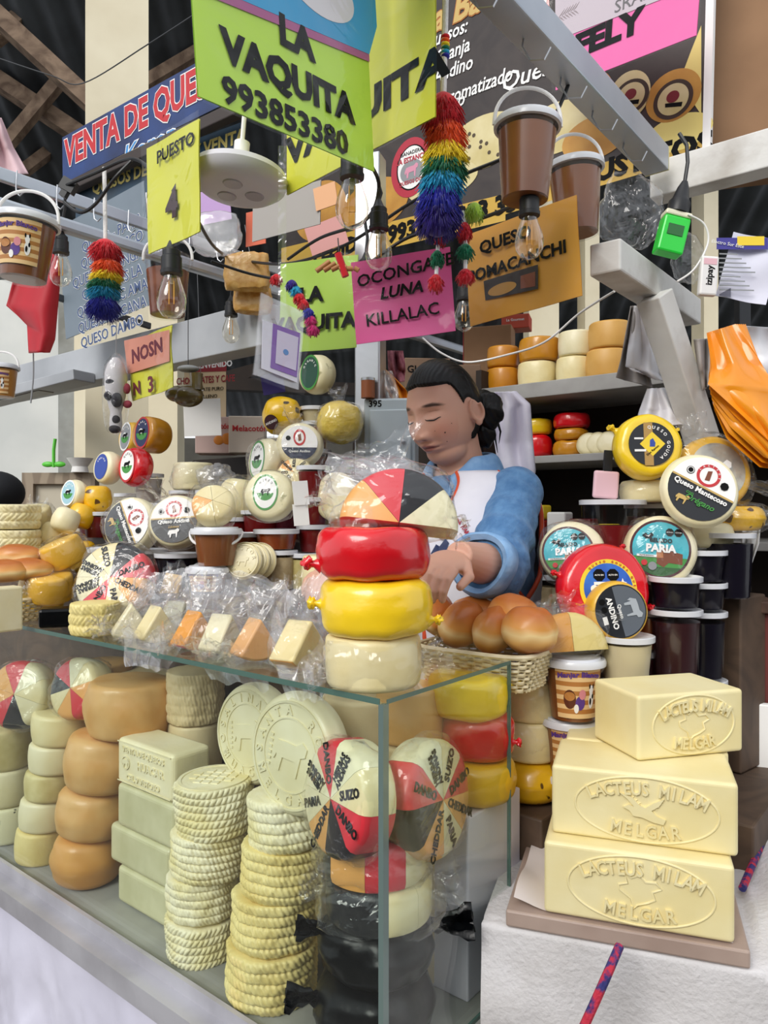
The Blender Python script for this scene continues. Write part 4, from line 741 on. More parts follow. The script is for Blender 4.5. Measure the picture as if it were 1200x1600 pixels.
# the back of a stall worker's shoulders is out of sight; centre group at the back
for px, Y, z0, r, h, m, lab, gp in [(532, 1.92, Z2, .048, .10, BEIGE, 'beige tub low behind the corner stack', None), (532, 1.92, Z2 + .105, .050, .055, BEIGE, 'beige tub right under the lumpy yellow bag', None), (492, 2.0, Z2, .045, .12, BEIGE, 'hidden tub at the foot of the tall jar pile', None), (492, 2.0, Z2 + .123, .042, .11, HONEY, 'amber jar second in the tall pile beside the steel post', None), (489, 2.0, Z2 + .238, .042, .07, HONEY, 'amber jar in the tall pile under the pale lidded tub', None), (490, 2.0, Z2 + .311, .036, .038, mat('pale_beige_paste', '#cdc09a', .5), 'small pale tub on the tall jar pile', None)]:
    tub('tub', lab, base(px, Y, z0), r, h, m, gp)
LUMPY = mat('yellow_mesh_cheese', '#e4c84e', .35, c2='#d8b83c', vs=50, bump=.6, bs=110, coat=.4)
o = tag(obj('mesh_bagged_cheese', G().sphere((0, 0, 0), (.058, .056, .054), 40, 28, fn=bag_fn(.06, 4, .85)), LUMPY, None, T3(P(531, 660, 1.9))), 'lumpy yellow cheese in a mesh bag beside the steel post', 'cheese'); wrap(o, (.062, .06, .057), sd=88, amp=.05, tail=[((.0, 0, .05), (-.2, 0, 1), .03, .04)])
o = wheelobj('labelled_cheese', 'pale cheese with a dark green label on the tall jar pile', face(P(484, 582, 1.98), -38, 4), .052, .06, mat('herb_cheese_pale', '#e3dab0'), e=.02); lab_oval(o, .040, mat('deep_green_label', '#1f4a3a', .4), GREEN, 'ORGANIC', 1.2, .85, False)
BEEY = mat('yellow_bee_wrap', '#e6b80c', .3, c2='#3a2a10', vs=30, edge=(.66, .69), coat=.4, det=1)
o = tag(obj('bee_wrapped_cheese', G().sphere((0, 0, 0), (.053, .05, .052), 36, 24, fn=bag_fn(.05, 9, .85)), BEEY, None, T3(P(441, 650, 1.98))), 'round yellow cheese in bee-printed wrap left of the jar pile', 'cheese'); L = Lab(); L.disc(.02, mat('maroon_label', '#3a1820', .4)); L.txt('ANDINO', .009, WHITE, 0, 0, 20); L.build(o, face(V((-.022, -.046, -.022)), -20, -15))
tub('tub', 'tub supporting the round bee-wrapped cheese', base(441, 2.0, Z2), .045, .11, REDJ); tub('tub', 'second tub supporting the bee-wrapped cheese', base(441, 2.0, Z2 + .115), .045, .10, BEIGE)
o = wheelobj('labelled_cheese', 'white cheese with a red oval label and dark band above the small pinwheel', face(P(468, 692, 1.84), 5, 12, 0), .058, .05, PALE, e=.02); L = Lab(); L.disc(.045, COWM); L.seg(.045, -.045, -.012, mat('dark_blue_label', '#2a3048', .4)); L.ring(.013, .018, RED, 0, .014, .85, 1.2); L.poly([(-.05, -.2), (.1, -.15), (.05, .2), (-.1, .12)], BROWN, 0, .014, .05); L.disc(.006, INK, -.028, .012); L.txt('Queso Andino', .009, WHITE, 0, -.022); L.build(o); wrap(o, (.068, .064, .036), (0, 0, -.02), 91, .10, tail=[((-.01, .05, -.02), (-.2, 1, -.1), .04, .05), ((.04, .04, -.02), (.7, 1, -.1), .03, .04)])
pin('small pinwheel cheese with orange and cream wedges below the red oval label', face(P(459, 738, 1.78), -5, 25), .044, .04, 'SCSHNNHS', 70, bag=1.08)
o = wheelobj('labelled_cheese', 'round white cheese with a green oval label facing left, back centre', face(P(402, 718, 1.86), -48, 6), .056, .055, PALE, e=.02); lab_oval(o, .042, COWM, GREEN, 'QUESO', 1.15, .8); wrap(o, (.062, .062, .036), (0, 0, -.025), 93, .08)
o = drum('bagged_cheese', 'cream bagged cheese left of the round white cheese with green label', base(368, 1.9, Z2 + .055), .048, .10, CREAM, e=.03, ty=8); wrap(o, (.058, .055, .06), (0, 0, .05), 95, .15, tail=[((-.03, 0, .05), (-.5, -.3, 1), .03, .05)])
tub('jam_tub', 'jam tub supporting the cream bagged cheese at the back', base(368, 1.9, Z2), .045, .052, REDJ); tub('jam_tub', 'jam tub under the round cheese with the green oval label', base(410, 1.86, Z2), .05, .07, REDJ); tub('jam_tub', 'jam tub behind the herb cheese wheel', base(455, 1.86, Z2), .048, .08, JAM)
# cartons far behind
CART = mat('kraft_cardboard', '#9a7452', .75, c2='#8a6646', vs=5); CARTW = mat('printed_white_carton', '#d8c8b8', .6)
def carton(name, label, p, sx, sy, sz, m, rz_=0, words_=()):
    o = bev(obj(name, G().box(-sx / 2, sx / 2, 0, sy, 0, sz), m, None, stand(p, rz_), smooth=False), .003); tag(o, label, 'box')
    for (t, s, x, z, mm) in words_: obj('lettering', text(t, s, .02, t=.0005), mm, o, T3((x, -.0008, z)) @ Matrix.Rotation(R(90), 4, 'X'))
    return o
q = P(385, 706, 2.5); carton('fruit_carton', 'white and pink fruit carton lettered Melacotón behind the bee-wrapped cheese', V((q.x, q.y, 1.60)), .12, .1, .125, CARTW, 4, (('Melacotón', .028, .012, .082, RED),))
q = P(335, 704, 2.52); o = carton('fruit_carton', 'fruit carton with peach print left of the Melacotón carton', V((q.x, q.y, 1.60)), .13, .1, .125, mat('pinkish_carton', '#cdb0a8', .6), 4, (('Melacotón', .026, -.0, .092, RED),))
g = G(); g.sphere((.045, 0, .05), (.022, .003, .02), 12, 8).sphere((.015, 0, .045), (.018, .003, .016), 12, 8); obj('peach_print', g, mat('peach_print', '#d8842e', .5), o)
tag(bev(slabU('carton_stand', 1.15, 1.75, 1.0, 1.5, 0, 1.598, DWOOD), .004), 'dark cabinet at the back that carries the fruit cartons', 'cabinet')
q = P(668, 588, 2.4); carton('carton', 'cardboard carton lettered GLORIA behind her head', V((q.x, q.y, 1.80)), .15, .14, .10, mat('dull_kraft', '#7d6450', .8), 6, (('GLORIA', .032, -.01, .062, INK),))
q = P(722, 600, 2.38); carton('carton', 'open cardboard carton between the lettered one and the shelf cheeses', V((q.x, q.y, 1.79)), .12, .14, .085, mat('dull_kraft', '#8a7060', .8), -5)
q = P(770, 560, 2.62); o = carton('carton', 'tilted red and kraft carton above the shelf drums', V((q.x - .02, q.y, 1.778)), .17, .1, .282, CART, -18, ()); obj('red_side', G().box(-.087, -.0855, 0, .1, .152, .282), RED, o)
q = P(805, 528, 2.66); carton('carton', 'orange red printed carton on the tilted carton', V((q.x, q.y, 2.062)), .10, .08, .05, mat('orange_red_carton', '#c9503a', .5), -18, (('La Gourmet', .013, 0, .03, WHITE),))
tag(slabU('rear_cabinet', .66, 1.1, 1.19, 1.72, 0, 1.775, DWOOD), 'dark cabinet behind the shelving carrying cardboard cartons', 'cabinet')
# ---------------------------------------------------------------- cheeses on the shelving behind her
WMO = mat('orange_waxed_drum', '#d08c1c', .4, c2='#b87414', vs=8, coat=.3)
def onshelf(px, row, dep=.1, dz=0): 
    z = zs[row] + dz; k = (px - 600) / F; a = shp + W * dep; u = (k * a.y - a.x) / (-U.x + k * U.y); return V((a.x - U.x * u, a.y - U.y * u, z))
for i, (px, dz, r, h, m, lab) in enumerate([(786, 0, .052, .072, WMO, 'amber cheese drum at the left end of the top shelf, lower'), (786, .074, .050, .068, WMO, 'amber cheese drum at the left end of the top shelf, upper'), (840, 0, .06, .075, CREAM, 'cream drum second from the left on the top shelf'), (843, .077, .062, .072, OWAX, 'orange drum on the cream one on the top shelf'), (897, 0, .052, .075, CREAM, 'cream lower drum third column on the top shelf'), (900, .077, .052, .075, PALE, 'pale upper drum third column on the top shelf'), (950, 0, .062, .082, CHED if 0 else mat('light_orange_cheese', '#d9a95c', .45, c2='#cf9a48', vs=10), 'light orange lower drum right on the top shelf'), (953, .084, .060, .078, mat('light_orange_cheese', '#d9a95c'), 'light orange upper drum right on the top shelf')]):
    drum('shelf_cheese', lab, onshelf(px, 4, .09, dz), r, h, m, group='cheese drums on the top shelf')
for i, (px, dz, r, h, m, lab) in enumerate([(838, 0, .052, .075, RWAX, 'red waxed cheese at the left on the second shelf'), (838, .077, .05, .05, YWAX, 'yellow waxed cheese on the red one, second shelf'), (893, 0, .055, .05, OWAX, 'amber waxed cheese on the second shelf'), (893, .051, .052, .035, OWAX, 'thin amber waxed cheese under a red one on the second shelf'), (893, .088, .055, .045, RWAX, 'red waxed cheese on the amber ones, second shelf')]):
    waxwheel(lab, onshelf(px, 3, .12, dz), r, h, m, [], 'waxed cheeses on the second shelf')
for i, px in enumerate([918, 932, 948]): q = onshelf(px, 3, .07); wheelobj('small_pale_cheese', ['left of three small pale cheeses on edge on the second shelf', 'middle of three small pale cheeses on edge on the second shelf', 'right of three small pale cheeses on edge on the second shelf'][i], face(q + V((0, 0, .035)), -30, 12), .034, .018, PALE, group='small pale cheeses on the second shelf')
for i, (px, row, sx, sz, m, lab) in enumerate([(838, 2, .05, .05, mat('red_tin', '#a8281e', .4), 'red tin at the left on the third shelf'), (838, 2, .045, .045, YEL, 'yellow tin on the red tin on the third shelf'), (868, 2, .06, .075, COWM, 'white cheese packet with cow print on the third shelf'), (905, 2, .07, .055, mat('dark_red_tin', '#6e1c18', .45), 'dark red packet on the third shelf'), (945, 2, .05, .04, YEL, 'yellow packet right on the third shelf')]):
    q = onshelf(px, row, .05, .0515 if i == 1 else 0); tag(bev(obj('packet', G().box(-sx / 2, sx / 2, 0, .06, 0, sz), m, None, stand(q, DU), smooth=False), .006), lab, 'packet', 'packets on the third shelf')
for i, px in enumerate([855, 880, 905, 930]):
    q = onshelf(px, 1, .06); tub('tub', ['first tub from the left on the lowest visible shelf', 'second tub from the left on the lowest visible shelf', 'third tub from the left on the lowest visible shelf', 'fourth tub from the left on the lowest visible shelf'][i], q, .036, .20, [BEIGE, mat('pale_beige_paste', '#cdc09a'), BEIGE, JAM][i], 'tubs on the lowest visible shelf')
# ---------------------------------------------------------------- right hand table: cloth, board, milk-stamped blocks
TZ = .79
pl = on(775, 1440, TZ); dX = V((.948, -.318, 0)); dY = V((.318, .948, 0)); DT = math.degrees(math.atan2(dX.y, dX.x))
SACK = mat('white_woven_cloth', '#dad7d8', .75, c2='#cbc7c6', vs=8, bump=.6, bs=120, sheen=.2)
def sm_(a, b, x): t = min(1, max(0, (x - a) / (b - a))); return t * t * (3 - 2 * t)
def tf(a, b):                                                             # arclength over the front edge
    x = -.02 + .80 * a; s = -.80 + (1.10 + .45 * sm_(.36, .48, x)) * b; wv = fbm((x * 5, s * 4, 2))
    if s < 0: p = pl + dX * (x + .02 * wv * -s) + dY * (-.010 - .018 * sin(x * 30 + 2 * wv) * min(1, -s * 5) - .03 * wv * min(1, -s * 3)); return V((p.x, p.y, TZ + s))
    p = pl + dX * x + dY * s; lift = min(.13, .6 * max(0, x - .38)) * min(1, s * 3) + .02 * wv * min(1, s * 8) * (1 if x > .36 else .15); return V((p.x, p.y, TZ + min(0, -.01 + s) + max(0, lift)))
tag(obj('table_cloth', G().grid(tf, 110, 150), SACK, ang=180), 'white woven cloth draped over the table under the stamped cheese blocks', 'cloth')
g = G(); M = stand(pl + V((0, 0, 0)), DT)
tbm = root('display_table', 'table hidden under the white woven cloth at the right', 'table', M)
obj('table_top', G().box(0, .76, .02, .30, TZ - .06 - pl.z, TZ - .025 - pl.z), WB, tbm)
for x in (.06, .70):
    for y in (.06, .26): obj('leg', G().box(x - .025, x + .025, y - .025, y + .025, -pl.z, TZ - .06 - pl.z), WB, tbm)
bp = on(790, 1424, .8145); M = stand(V((bp.x, bp.y, .7925)), DT)
BRD = mat('plastic_wrapped_board', '#b39e92', .35, c2='#a08a7e', vs=7, coat=.3, bump=.15, bs=40)
bo = tag(bev(obj('wooden_board', G().box(0, .325, 0, .31, 0, .024), BRD, None, M, smooth=False), .003), 'plastic wrapped wooden board under the stamped cheese blocks', 'board')
def pf(a, b):
    x = .012 + .295 * a; y = .012 + .28 * b; e = max(0, .06 - x) ; z = .0252 + .002 * abs(noise.noise((x * 20, y * 14, 0))) + (e * .45 * (1 - b) if 1 else 0) * (.6 + .4 * sin(b * 9))
    return (x - .002, y, z)
tag(obj('paper_sheet', G().grid(pf, 40, 30), mat('white_liner_sheet', '#e3dad8', .45, coat=.2), None, M), 'whitish sheet with a curled edge between the board and the blocks', 'sheet')
g = G()
def milam(label, p, ang, L, dp, h, pic, rough=False, front=True):
    g = G(); nx, ny = 24, 1
    o = bev(obj('butter_cheese_block', G().box(0, L, 0, dp, 0, h), BUTTER, None, stand(p, ang), smooth=False), .006, 4); tag(o, label, 'cheese', 'stamped cheese blocks on the board')
    if not front: return o
    cx, cz, rx, rz_ = L * .52, h * .5, L * .385, h * .455; k = h / .105
    Mx = T3((cx, .0004, cz)) @ Matrix.Rotation(R(90), 4, 'X')
    g = G(); n = 72; g.tube([(rx * cos(2 * pi * i / n), rz_ * sin(2 * pi * i / n), 0.0003) for i in range(n)], .0018, 8, closed=True)
    stamped(o, g, Mx, BUTTER, 'oval_moulding')
    s1, s2, n2 = 'LACTEUS MILAM', 'MELGAR', 13; g = G()
    for i, ch in enumerate(s1):
        if ch == ' ': continue
        t = (i - 6) / 6.2; x = t * rx * .80; y = rz_ * .66 * sqrt(max(0, 1 - (t * .80) ** 2)) - .001; sl = -t * .80 * rz_ / rx / sqrt(max(.05, 1 - (t * .8) ** 2)) * .8
        g.join(text(ch, .027 * k, .018, t=.0046), T3((x, y, 0)) @ Matrix.Rotation(math.atan(sl), 4, 'Z') @ Matrix.Scale(.78, 4, (1, 0, 0)))
    stamped(o, g, Mx, BUTTER, 'raised_lettering'); g = G()
    for i, ch in enumerate(s2):
        t = (i - 2.5) / 2.9; x = t * rx * .48; y = -rz_ * .66 * sqrt(max(0, 1 - (t * .5) ** 2)); g.join(text(ch, .026 * k, .018, t=.0046), T3((x, y, 0)) @ Matrix.Rotation(t * .16, 4, 'Z') @ Matrix.Scale(.85, 4, (1, 0, 0)))
    stamped(o, g, Mx, BUTTER, 'raised_lettering')
    g = G(); sc = .021 * k
    if pic == 'bird':
        g.poly([(x * sc, y * sc) for x, y in [(-1.5, .1), (-1.05, -.1), (-.8, -.45), (-.2, -.5), (.5, -.75), (1.2, -.85), (1.35, -.5), (.75, -.3), (.4, .05), (.9, .4), (1.25, .95), (.55, .6), (0, .2), (-.4, .35), (-.9, .85), (-1.75, 1.1), (-1.2, .7), (-.75, .2), (-1.1, .3)]], -.001, .0052)
        for j in range(4): g.tube([(sc * (-.55 - .2 * j), sc * (.35 + .18 * j), .001), (sc * (-.3 - .22 * j), sc * (.5 + .2 * j), .001)], .0009, 6)
        for j in range(4): g.tube([(sc * (.5 + .18 * j), sc * (.15 + .2 * j), .001), (sc * (.8 + .14 * j), sc * (.1 + .2 * j), .001)], .0009, 6)
    else:
        g.tube([(x * sc * 1.1, y * sc * 1.1, .0003) for x, y in [(-.9, 1.0), (-.5, .75), (0, 1.0), (.35, .6), (.95, .65), (1.25, .3), (.75, .05), (.9, -.4), (.45, -.65), (-.1, -.85), (-.35, -1.1), (-.5, -.5), (-1.15, -.05), (-1.2, .25), (-.7, .4)]], .0020, 6, closed=True)
    stamped(o, g, Mx, BUTTER, 'emblem'); return o
q1 = on(850, 1427, .818); q1.z = .8192
milam('stamped yellow cheese block resting on the board, cow head in its oval', q1, DT, .252, .135, .104, 'cow')
q2 = on(862, 1302, .923); q2.z = .9238
milam('stamped yellow cheese block with a flying bird in its oval, middle of three', q2, DT, .252, .14, .101, 'bird')
o = milam('plain back of a cheese block standing behind the lowest stamped one', q1 + dY * .139 + dX * .008, DT, .25, .10, .104, '', front=False); o = milam('plain cheese block behind the one with the bird', q2 + dY * .143 + dX * .008, DT, .248, .10, .101, '', front=False)
q3 = on(997, 1190, 1.026); q3.z = 1.0256
milam('smaller stamped yellow cheese block set askew on top of the pile', q3, 15, .188, .125, .098, 'cow')
# red and blue cord tied over the cloth
CORD = mat('red_cord', '#b8243c', .7, c2='#2a2a6a', vs=60, edge=(.45, .55), bump=.5, bs=200)
a = [on(1212, 1270, .80) , on(1185, 1340, .80), on(1160, 1400, .80)]
tag(obj('cord', G().tube([q + V((0, 0, .012)) for q in a], .006, 8), CORD), 'red and blue cord lying over the cloth right of the blocks', 'cord', 'red and blue cords')
a = [P(968, 1478, .985), P(950, 1520, .955), P(930, 1565, .95), P(905, 1620, .945), P(880, 1700, .94)]
tag(obj('cord', G().tube(a, .006, 8), CORD), 'red and blue cord hanging down the cloth below the board', 'cord', 'red and blue cords')
# ---------------------------------------------------------------- jam tubs, wheels and bucket on the side counter
ZS = .8705
def sb(px, Y, z): q = P(px, 0, Y); return V((q.x, q.y, z))
def zpx(py, Y): return H + (800 - py) / F * Y
MED = mat('milk_label_paper', '#e8c48c')
bucket('hidden lidded tub at the foot of the striped milk buckets', sb(893, 1.33, ZS), .040, .058, MANJ)
bucket('lower striped caramel bucket with milk label right of the glass case', sb(890, 1.33, .932), .045, .098, MANJ, None, (.1, .9, -2.6, -.8))
bucket('striped caramel bucket with cow label and white handle under the yellow wedge', sb(896, 1.31, 1.034), .050, .108, MANJ, (-.05, .045), (.1, .92, -2.5, -.7))
cols = [(1055, 1.38, .045, [(.872, .075, JAM), (.95, .075, JAM), (1.026, .052, JAM), (1.081, .138, mat('brown_plum_jam', '#33161a', .25, coat=.4)), (1.222, .058, JAMK)], 'column of jam tubs under the right PARIA wheel'), (1098, 1.45, .042, [(.872, .08, JAMK), (.955, .06, JAMK), (1.018, .055, JAM), (1.076, .13, JAMK), (1.21, .052, JAMK), (1.265, .06, JAMK)], 'column of black jam tubs beside the wooden stool'), (1012, 1.44, .044, [(.872, .09, JAM), (.965, .09, JAM), (1.058, .075, JAM), (1.136, .075, HONEY)], 'column behind the pale paste tubs'), (978, 1.32, .046, [(.872, .06, BEIGE), (.935, .10, HONEY), (1.04, .055, mat('orange_jam', '#b0642a', .3, coat=.4)), (1.098, .082, mat('pale_beige_paste', '#cdc09a'))], 'column below the black labelled cheese')]
pos = ['lowest', 'second', 'third', 'fourth', 'fifth', 'sixth']
for px, Y, r, lst, nm in cols:
    for i, (z0, h, m) in enumerate(lst): tub('jam_tub', '%s tub from the bottom in the %s' % (pos[i], nm), sb(px, Y, z0), r, h - .003, m, 'jam tubs on the side counter')
tub('jam_tub', 'tall black jam tub at the right of the PARIA wheel', sb(1140, 1.47, 1.23), .045, .125, JAMK); 
# supports behind
for px, Y, z0, z1, lab in [(1140, 1.56, .872, 1.228, 'upright crate under the tall black jam tub'), (925, 1.50, .872, 1.245, 'crate behind the buckets carrying the left wheels'), (1015, 1.56, .872, 1.245, 'crate behind the tub columns carrying the upper wheels')]:
    q = sb(px, Y, z0); tag(bev(obj('wooden_crate', G().box(-.055, .055, -.05, .05, 0, z1 - z0), WB, None, stand(q, -DU + 0), smooth=False), .004), lab, 'crate')
o = wheelobj('labelled_cheese', 'cheese wheel with turquoise PARIA label at the left, half behind the red wax', face(P(894, 862, 1.44), -14, 10, 4), .062, .06, PALE, e=.014); L = lab_paria(o, .050); L.matrix_local = T3((-.008, 0, 0)); wrap(o, (.068, .068, .042), (0, 0, -.03), 101, .06)
o = wheelobj('labelled_cheese', 'cheese wheel with turquoise PARIA label at the right on the jam tubs', face(P(1036, 858, 1.40), -8, 10, -4), .066, .07, PALE, e=.014); L = lab_paria(o, .056); L.matrix_local = T3((-.005, 0, 0)); wrap(o, (.070, .070, .045), (0, 0, -.035), 103, .05)
o = waxwheel('red waxed cheese with blue and yellow round label between the PARIA wheels', V((0, 0, 0)), .086, .06, RWAX, [(-20, .03, .016), (160, .03, .014), (60, .03, .012)]); o.matrix_local = face(P(950, 920, 1.345), 6, 10, 0) @ T3((0, 0, -.06))
L = Lab(); r = .054; L.disc(r, YEL); L.disc(r * .86, mat('royal_blue_print', '#2450b8', .4, c2='#3a7ad0', vs=18))
for x in (-.3, .18): L.poly(OCT, INK, r * x, r * .46, r * .22); L.txt('ALTO EN', r * .075, WHITE, r * x, r * .46)
L.poly([(-1, -.1), (1, -.1), (1, .1), (-1, .1)], COWM, 0, r * .18, r * .5); L.txt('Gouda', r * .2, WHITE, .0, r * .02, shear=.3); L.arc('QUESO GOUDA QUESO', r * .92, r * .1, RED, 60, 9); L.disc(r * .13, COWM, -r * .5, 0); L.poly([(-.4, -.3), (.1, -.35), (.3, .1), (0, .3), (-.35, .1)], RED, -r * .1, -r * .1, r * .5); L.poly([(0, .3), (.08, .08), (.3, 0), (.08, -.08), (0, -.3), (-.08, -.08), (-.3, 0), (-.08, .08)], COWM, r * .5, r * .2, r * .5)
L.build(o, T3((0, 0, .0615)))
o = wheelobj('labelled_cheese', 'yellow rimmed cheese wheel with black and grey label in front of the red wax', face(P(970, 955, 1.30), 6, 6, -76), .052, .045, YCH, e=.008); L = Lab(); r = .047; L.disc(r, mat('black_label', '#1b1d22')); L.seg(r * .95, -r * .1, r * .95, mat('slate_grey_print', '#5e646c', .4)); L.txt('ANDINO', r * .3, COWM, 0, -r * .35, bold=.03); L.txt('Queso', r * .2, COWM, 0, -r * .02); L.poly([(-.5, -.3), (.5, -.3), (.5, .3), (-.5, .3)], COWM, r * .2, -r * .68, r * .3)
for x in (-.5, -.2): L.poly(OCT, INK, r * x, -r * .62, r * .12)
L.poly(COWP, mat('light_grey_print', '#aab0b6', .4), 0, r * .5, r * .4); L.build(o)
PIN['A'] = (OWAX, ''); PIN['Y'] = (mat('speckled_yellow_cheese', '#d9c476', .45, c2='#8a7a3a', vs=22, edge=(.6, .75)), '')
o = pin('bagged cheese half amber half speckled at the end of the bread basket', face(P(897, 1018, 1.27), 8, 12, 0), .068, .06, 'YA  ', 2, txt=False); wrap(o, (.078, .050, .05), (0, .034, -.03), 107, .10, tail=[((-.01, .06, -.03), (-.3, 1, -.1), .055, .04), ((.06, .04, -.03), (.9, .5, 0), .04, .04)])
# upper wheels
tub('jam_tub', 'big clear lidded tub of dark red jam with a pink tag standing on it', sb(957, 1.52, 1.249), .062, .172, REDJ, None, .72)
tub('jam_tub', 'tub of dark jam behind the yellow waxed wheel', sb(1020, 1.58, 1.249), .055, .165, REDJ)
o = drum('bagged_cheese', 'pale bagged cheese lying under the bright yellow waxed wheel', sb(1012, 1.54, 1.420), .055, .045, CREAM); wrap(o, (.062, .062, .028), (0, 0, .022), 111, .06)
o = waxwheel('bright yellow waxed cheese with a black Queso Gouda label, top right', V((0, 0, 0)), .066, .06, YWAX, [(150, .03, .018), (30, .03, .010)]); o.matrix_local = face(P(1017, 694, 1.46), -3, 8, 0) @ T3((0, 0, -.06))
L = Lab(); r = .044; L.disc(r, mat('black_label', '#1b1d22')); L.poly([(-.2, 1), (.2, 1), (.2, -1), (-.2, -1)], mat('kraft_print', '#b08a4a', .5), -r * .12, 0, r * .98); L.poly([(0, 1), (1, 0), (0, -1), (-1, 0)], YEL, r * .05, 0, r * .56); L.arc('QUESO GOUDA', r * .76, r * .2, COWM, 20, 15); L.poly([(-.5, -.7), (.4, -.7), (.5, 0), (.1, .8), (-.4, .5)], BLUE, r * .05, r * .05, r * .26); L.txt('Don Ramon', r * .14, INK, r * .05, -r * .3, 40); L.poly([(-1, -.2), (1, -.2), (1, .2), (-1, .2)], COWM, -r * .55, r * .25, r * .2); L.poly([(-1, -.2), (1, -.2), (1, .2), (-1, .2)], COWM, -r * .5, -r * .3, r * .25); L.build(o, T3((0, 0, .0618)))
o = wheelobj('labelled_cheese', 'cheese wheel with black Queso Mantecoso con Orégano label, tilted at top right', face(P(1096, 764, 1.38), -6, 12, -30), .070, .035, PALE, e=.012); lab_mantecoso(o, .061)
o = wheelobj('labelled_cheese', 'yellowish bagged wheel with a silver label behind the tilted Mantecoso wheel', face(P(1122, 735, 1.50), 6, 12, 0), .075, .045, YCH); L = Lab(); L.disc(.058, mat('silver_print', '#9a9c98', .3, metal=.4, c2='#d8d4c0', vs=20)); L.poly(COWP, COWM, 0, 0, .03); L.build(o); wrap(o, (.085, .085, .045), (0, 0, -.02), 115, .09, tail=[((-.03, .06, 0), (-.4, 1, .1), .04, .06), ((.06, -.03, 0), (1, -.2, .2), .04, .08)])
o = drum('bee_printed_cheese', 'bee-printed yellow cheese in a bag under the tilted Mantecoso wheel', sb(1150, 1.52, 1.362), .055, .05, BEE, e=.02); wrap(o, (.065, .06, .034), (0, 0, .025), 117, .1, tail=[((.05, 0, .02), (1, -.2, .4), .03, .05)])
o = drum('bagged_cheese', 'pale bagged cheese between the PARIA wheel and the tall jam tub', sb(1108, 1.50, 1.328), .045, .05, PALE, e=.015)
PINKT = mat('pale_pink_plastic', '#eec4cc', .35, coat=.2)
tp_ = root('cheese_tag', 'pale pink plastic tag with a black strap standing on the jam tub lid', 'tag', face(P(945, 779, 1.50), 4, 0, -4))
obj('tag_body', G().lathe([(0, 0), (.0, 0)], 4) if 0 else G().box(-.026, .026, 0, .056, -.006, .006), PINKT, tp_, smooth=False); bev(tp_.children[0], .005, 3); obj('strap', G().box(-.007, .010, .052, .098, -.004, .003), BLK, tp_, smooth=False)
# wooden stool at the right
RW = mat('red_brown_paint', '#6a2c26', .5, c2='#56221c', vs=6, bump=.2, bs=20)
q = P(1160, 935, 1.60); st = root('wooden_stool', 'red brown wooden stool with a worn top at the right', 'stool', T3(V((q.x, q.y, 0)) ) @ Matrix.Rotation(R(-20), 4, 'Z'))
zt_ = q.z; bev(obj('seat', G().box(-.06, .055, -.05, .05, zt_ - .025, zt_), mat('worn_stool_top', '#6e5240', .7, c2='#4a3226', vs=14, bump=.3, bs=30), st, smooth=False), .003)
bev(obj('leg', G().box(-.035, .055, -.03, .03, 0, zt_ - .025), RW, st, smooth=False), .004); bev(obj('rail', G().box(-.085, -.03, -.055, -.025, zt_ - .19, zt_ - .15), mat('bare_brown_wood', '#6a3f28', .6), st, smooth=False), .002); obj('screw', G().sphere((-.055, -.055, zt_ - .17), .0035, 10, 8), STEEL, st)
q = P(1125, 1010, 1.66); tag(obj('red_packet', G().box(-.02, .02, -.01, .01, -.05, .05), mat('orange_packet', '#e0561e', .4), None, T3(q) @ Matrix.Rotation(R(15), 4, 'Y')), 'orange red packet wedged behind the wooden stool', 'packet')
q = P(1176, 1150, 1.55); tag(bev(obj('white_board', G().box(-.05, .05, -.01, .01, 0, .20), COWM, None, stand(V((q.x, q.y, .80)), DT), smooth=False), .003), 'white board standing at the foot of the wooden stool', 'board')
# ---------------------------------------------------------------- overhead: signs
LIME = mat('lime_paper', '#c6ee4a', .45, c2='#bde53e', vs=4); LIMEY = mat('yellow_lime_paper', '#d6d63e', .45, c2='#c9c832', vs=4); GRNP = mat('green_paper', '#a3c63e', .45, c2='#97ba34', vs=4)
PINKP = mat('pink_paper', '#e8559c', .45, c2='#df4a90', vs=4); HOTP = mat('hot_pink_paper', '#f06cae', .45); ORNP = mat('orange_paper', '#e0a23a', .45, c2='#d69630', vs=4)
def sheet(name, label, pL, pR, h, m, cat='sign', lean=0, sleeve=True, th=.002, group=None, wav=.0):
    M = span(pL, pR, lean); L = (pR - pL).length
    g = G().grid(lambda a, b: (L * a, h * b, wav * (sin(a * 7 + b * 3) + .6 * sin(b * 8 - a * 4))), 24, 18); n = len(g.v)
    g.add([(x, y, z - th) for x, y, z in list(g.v)], [tuple(reversed(f)) for f in list(g.f)])
    o = tag(obj(name, g, m, None, M), label, cat, group); o['_w'] = L; o['_wav'] = 1.65 * wav
    if sleeve:
        e = .008; s = G().grid(lambda a, b: (-e + (L + 2 * e) * a, -e + (h + 2 * e) * b, .003 + wav * (sin(a * 7 + b * 3) + .6 * sin(b * 8 - a * 4)) + .003 * noise.noise((a * 4, b * 4, L * 9)) + .0025), 30, 24)
        obj('plastic_sleeve', s, SLEEVE, o)
    return o, M
def lp(M, px, py):                                                        # where the line of sight of a pixel meets the sheet, in sheet coordinates
    d = V(((px - 600) / F, 1, (800 - py) / F)); o = V((0, 0, H)); n = M.col[2].to_3d(); t = (M.translation - o).dot(n) / d.dot(n); q = M.inverted() @ (o + d * t); return q.x, q.y
def put(o, M, s, px, py, size, m=INK, rot=0, z=.0016, name='lettering', **k):
    x, y = lp(M, px, py); return obj(name, text(s, size, **k), m, o, T3((x, y, z + o.get('_wav', 0))) @ Matrix.Rotation(R(rot), 4, 'Z'))
def patch(o, M, pts, m, z=.0008, name='print'):
    g = G(); g.poly([lp(M, a, b) for a, b in pts], z + o.get('_wav', 0)); return obj(name, g, m, o, smooth=False)
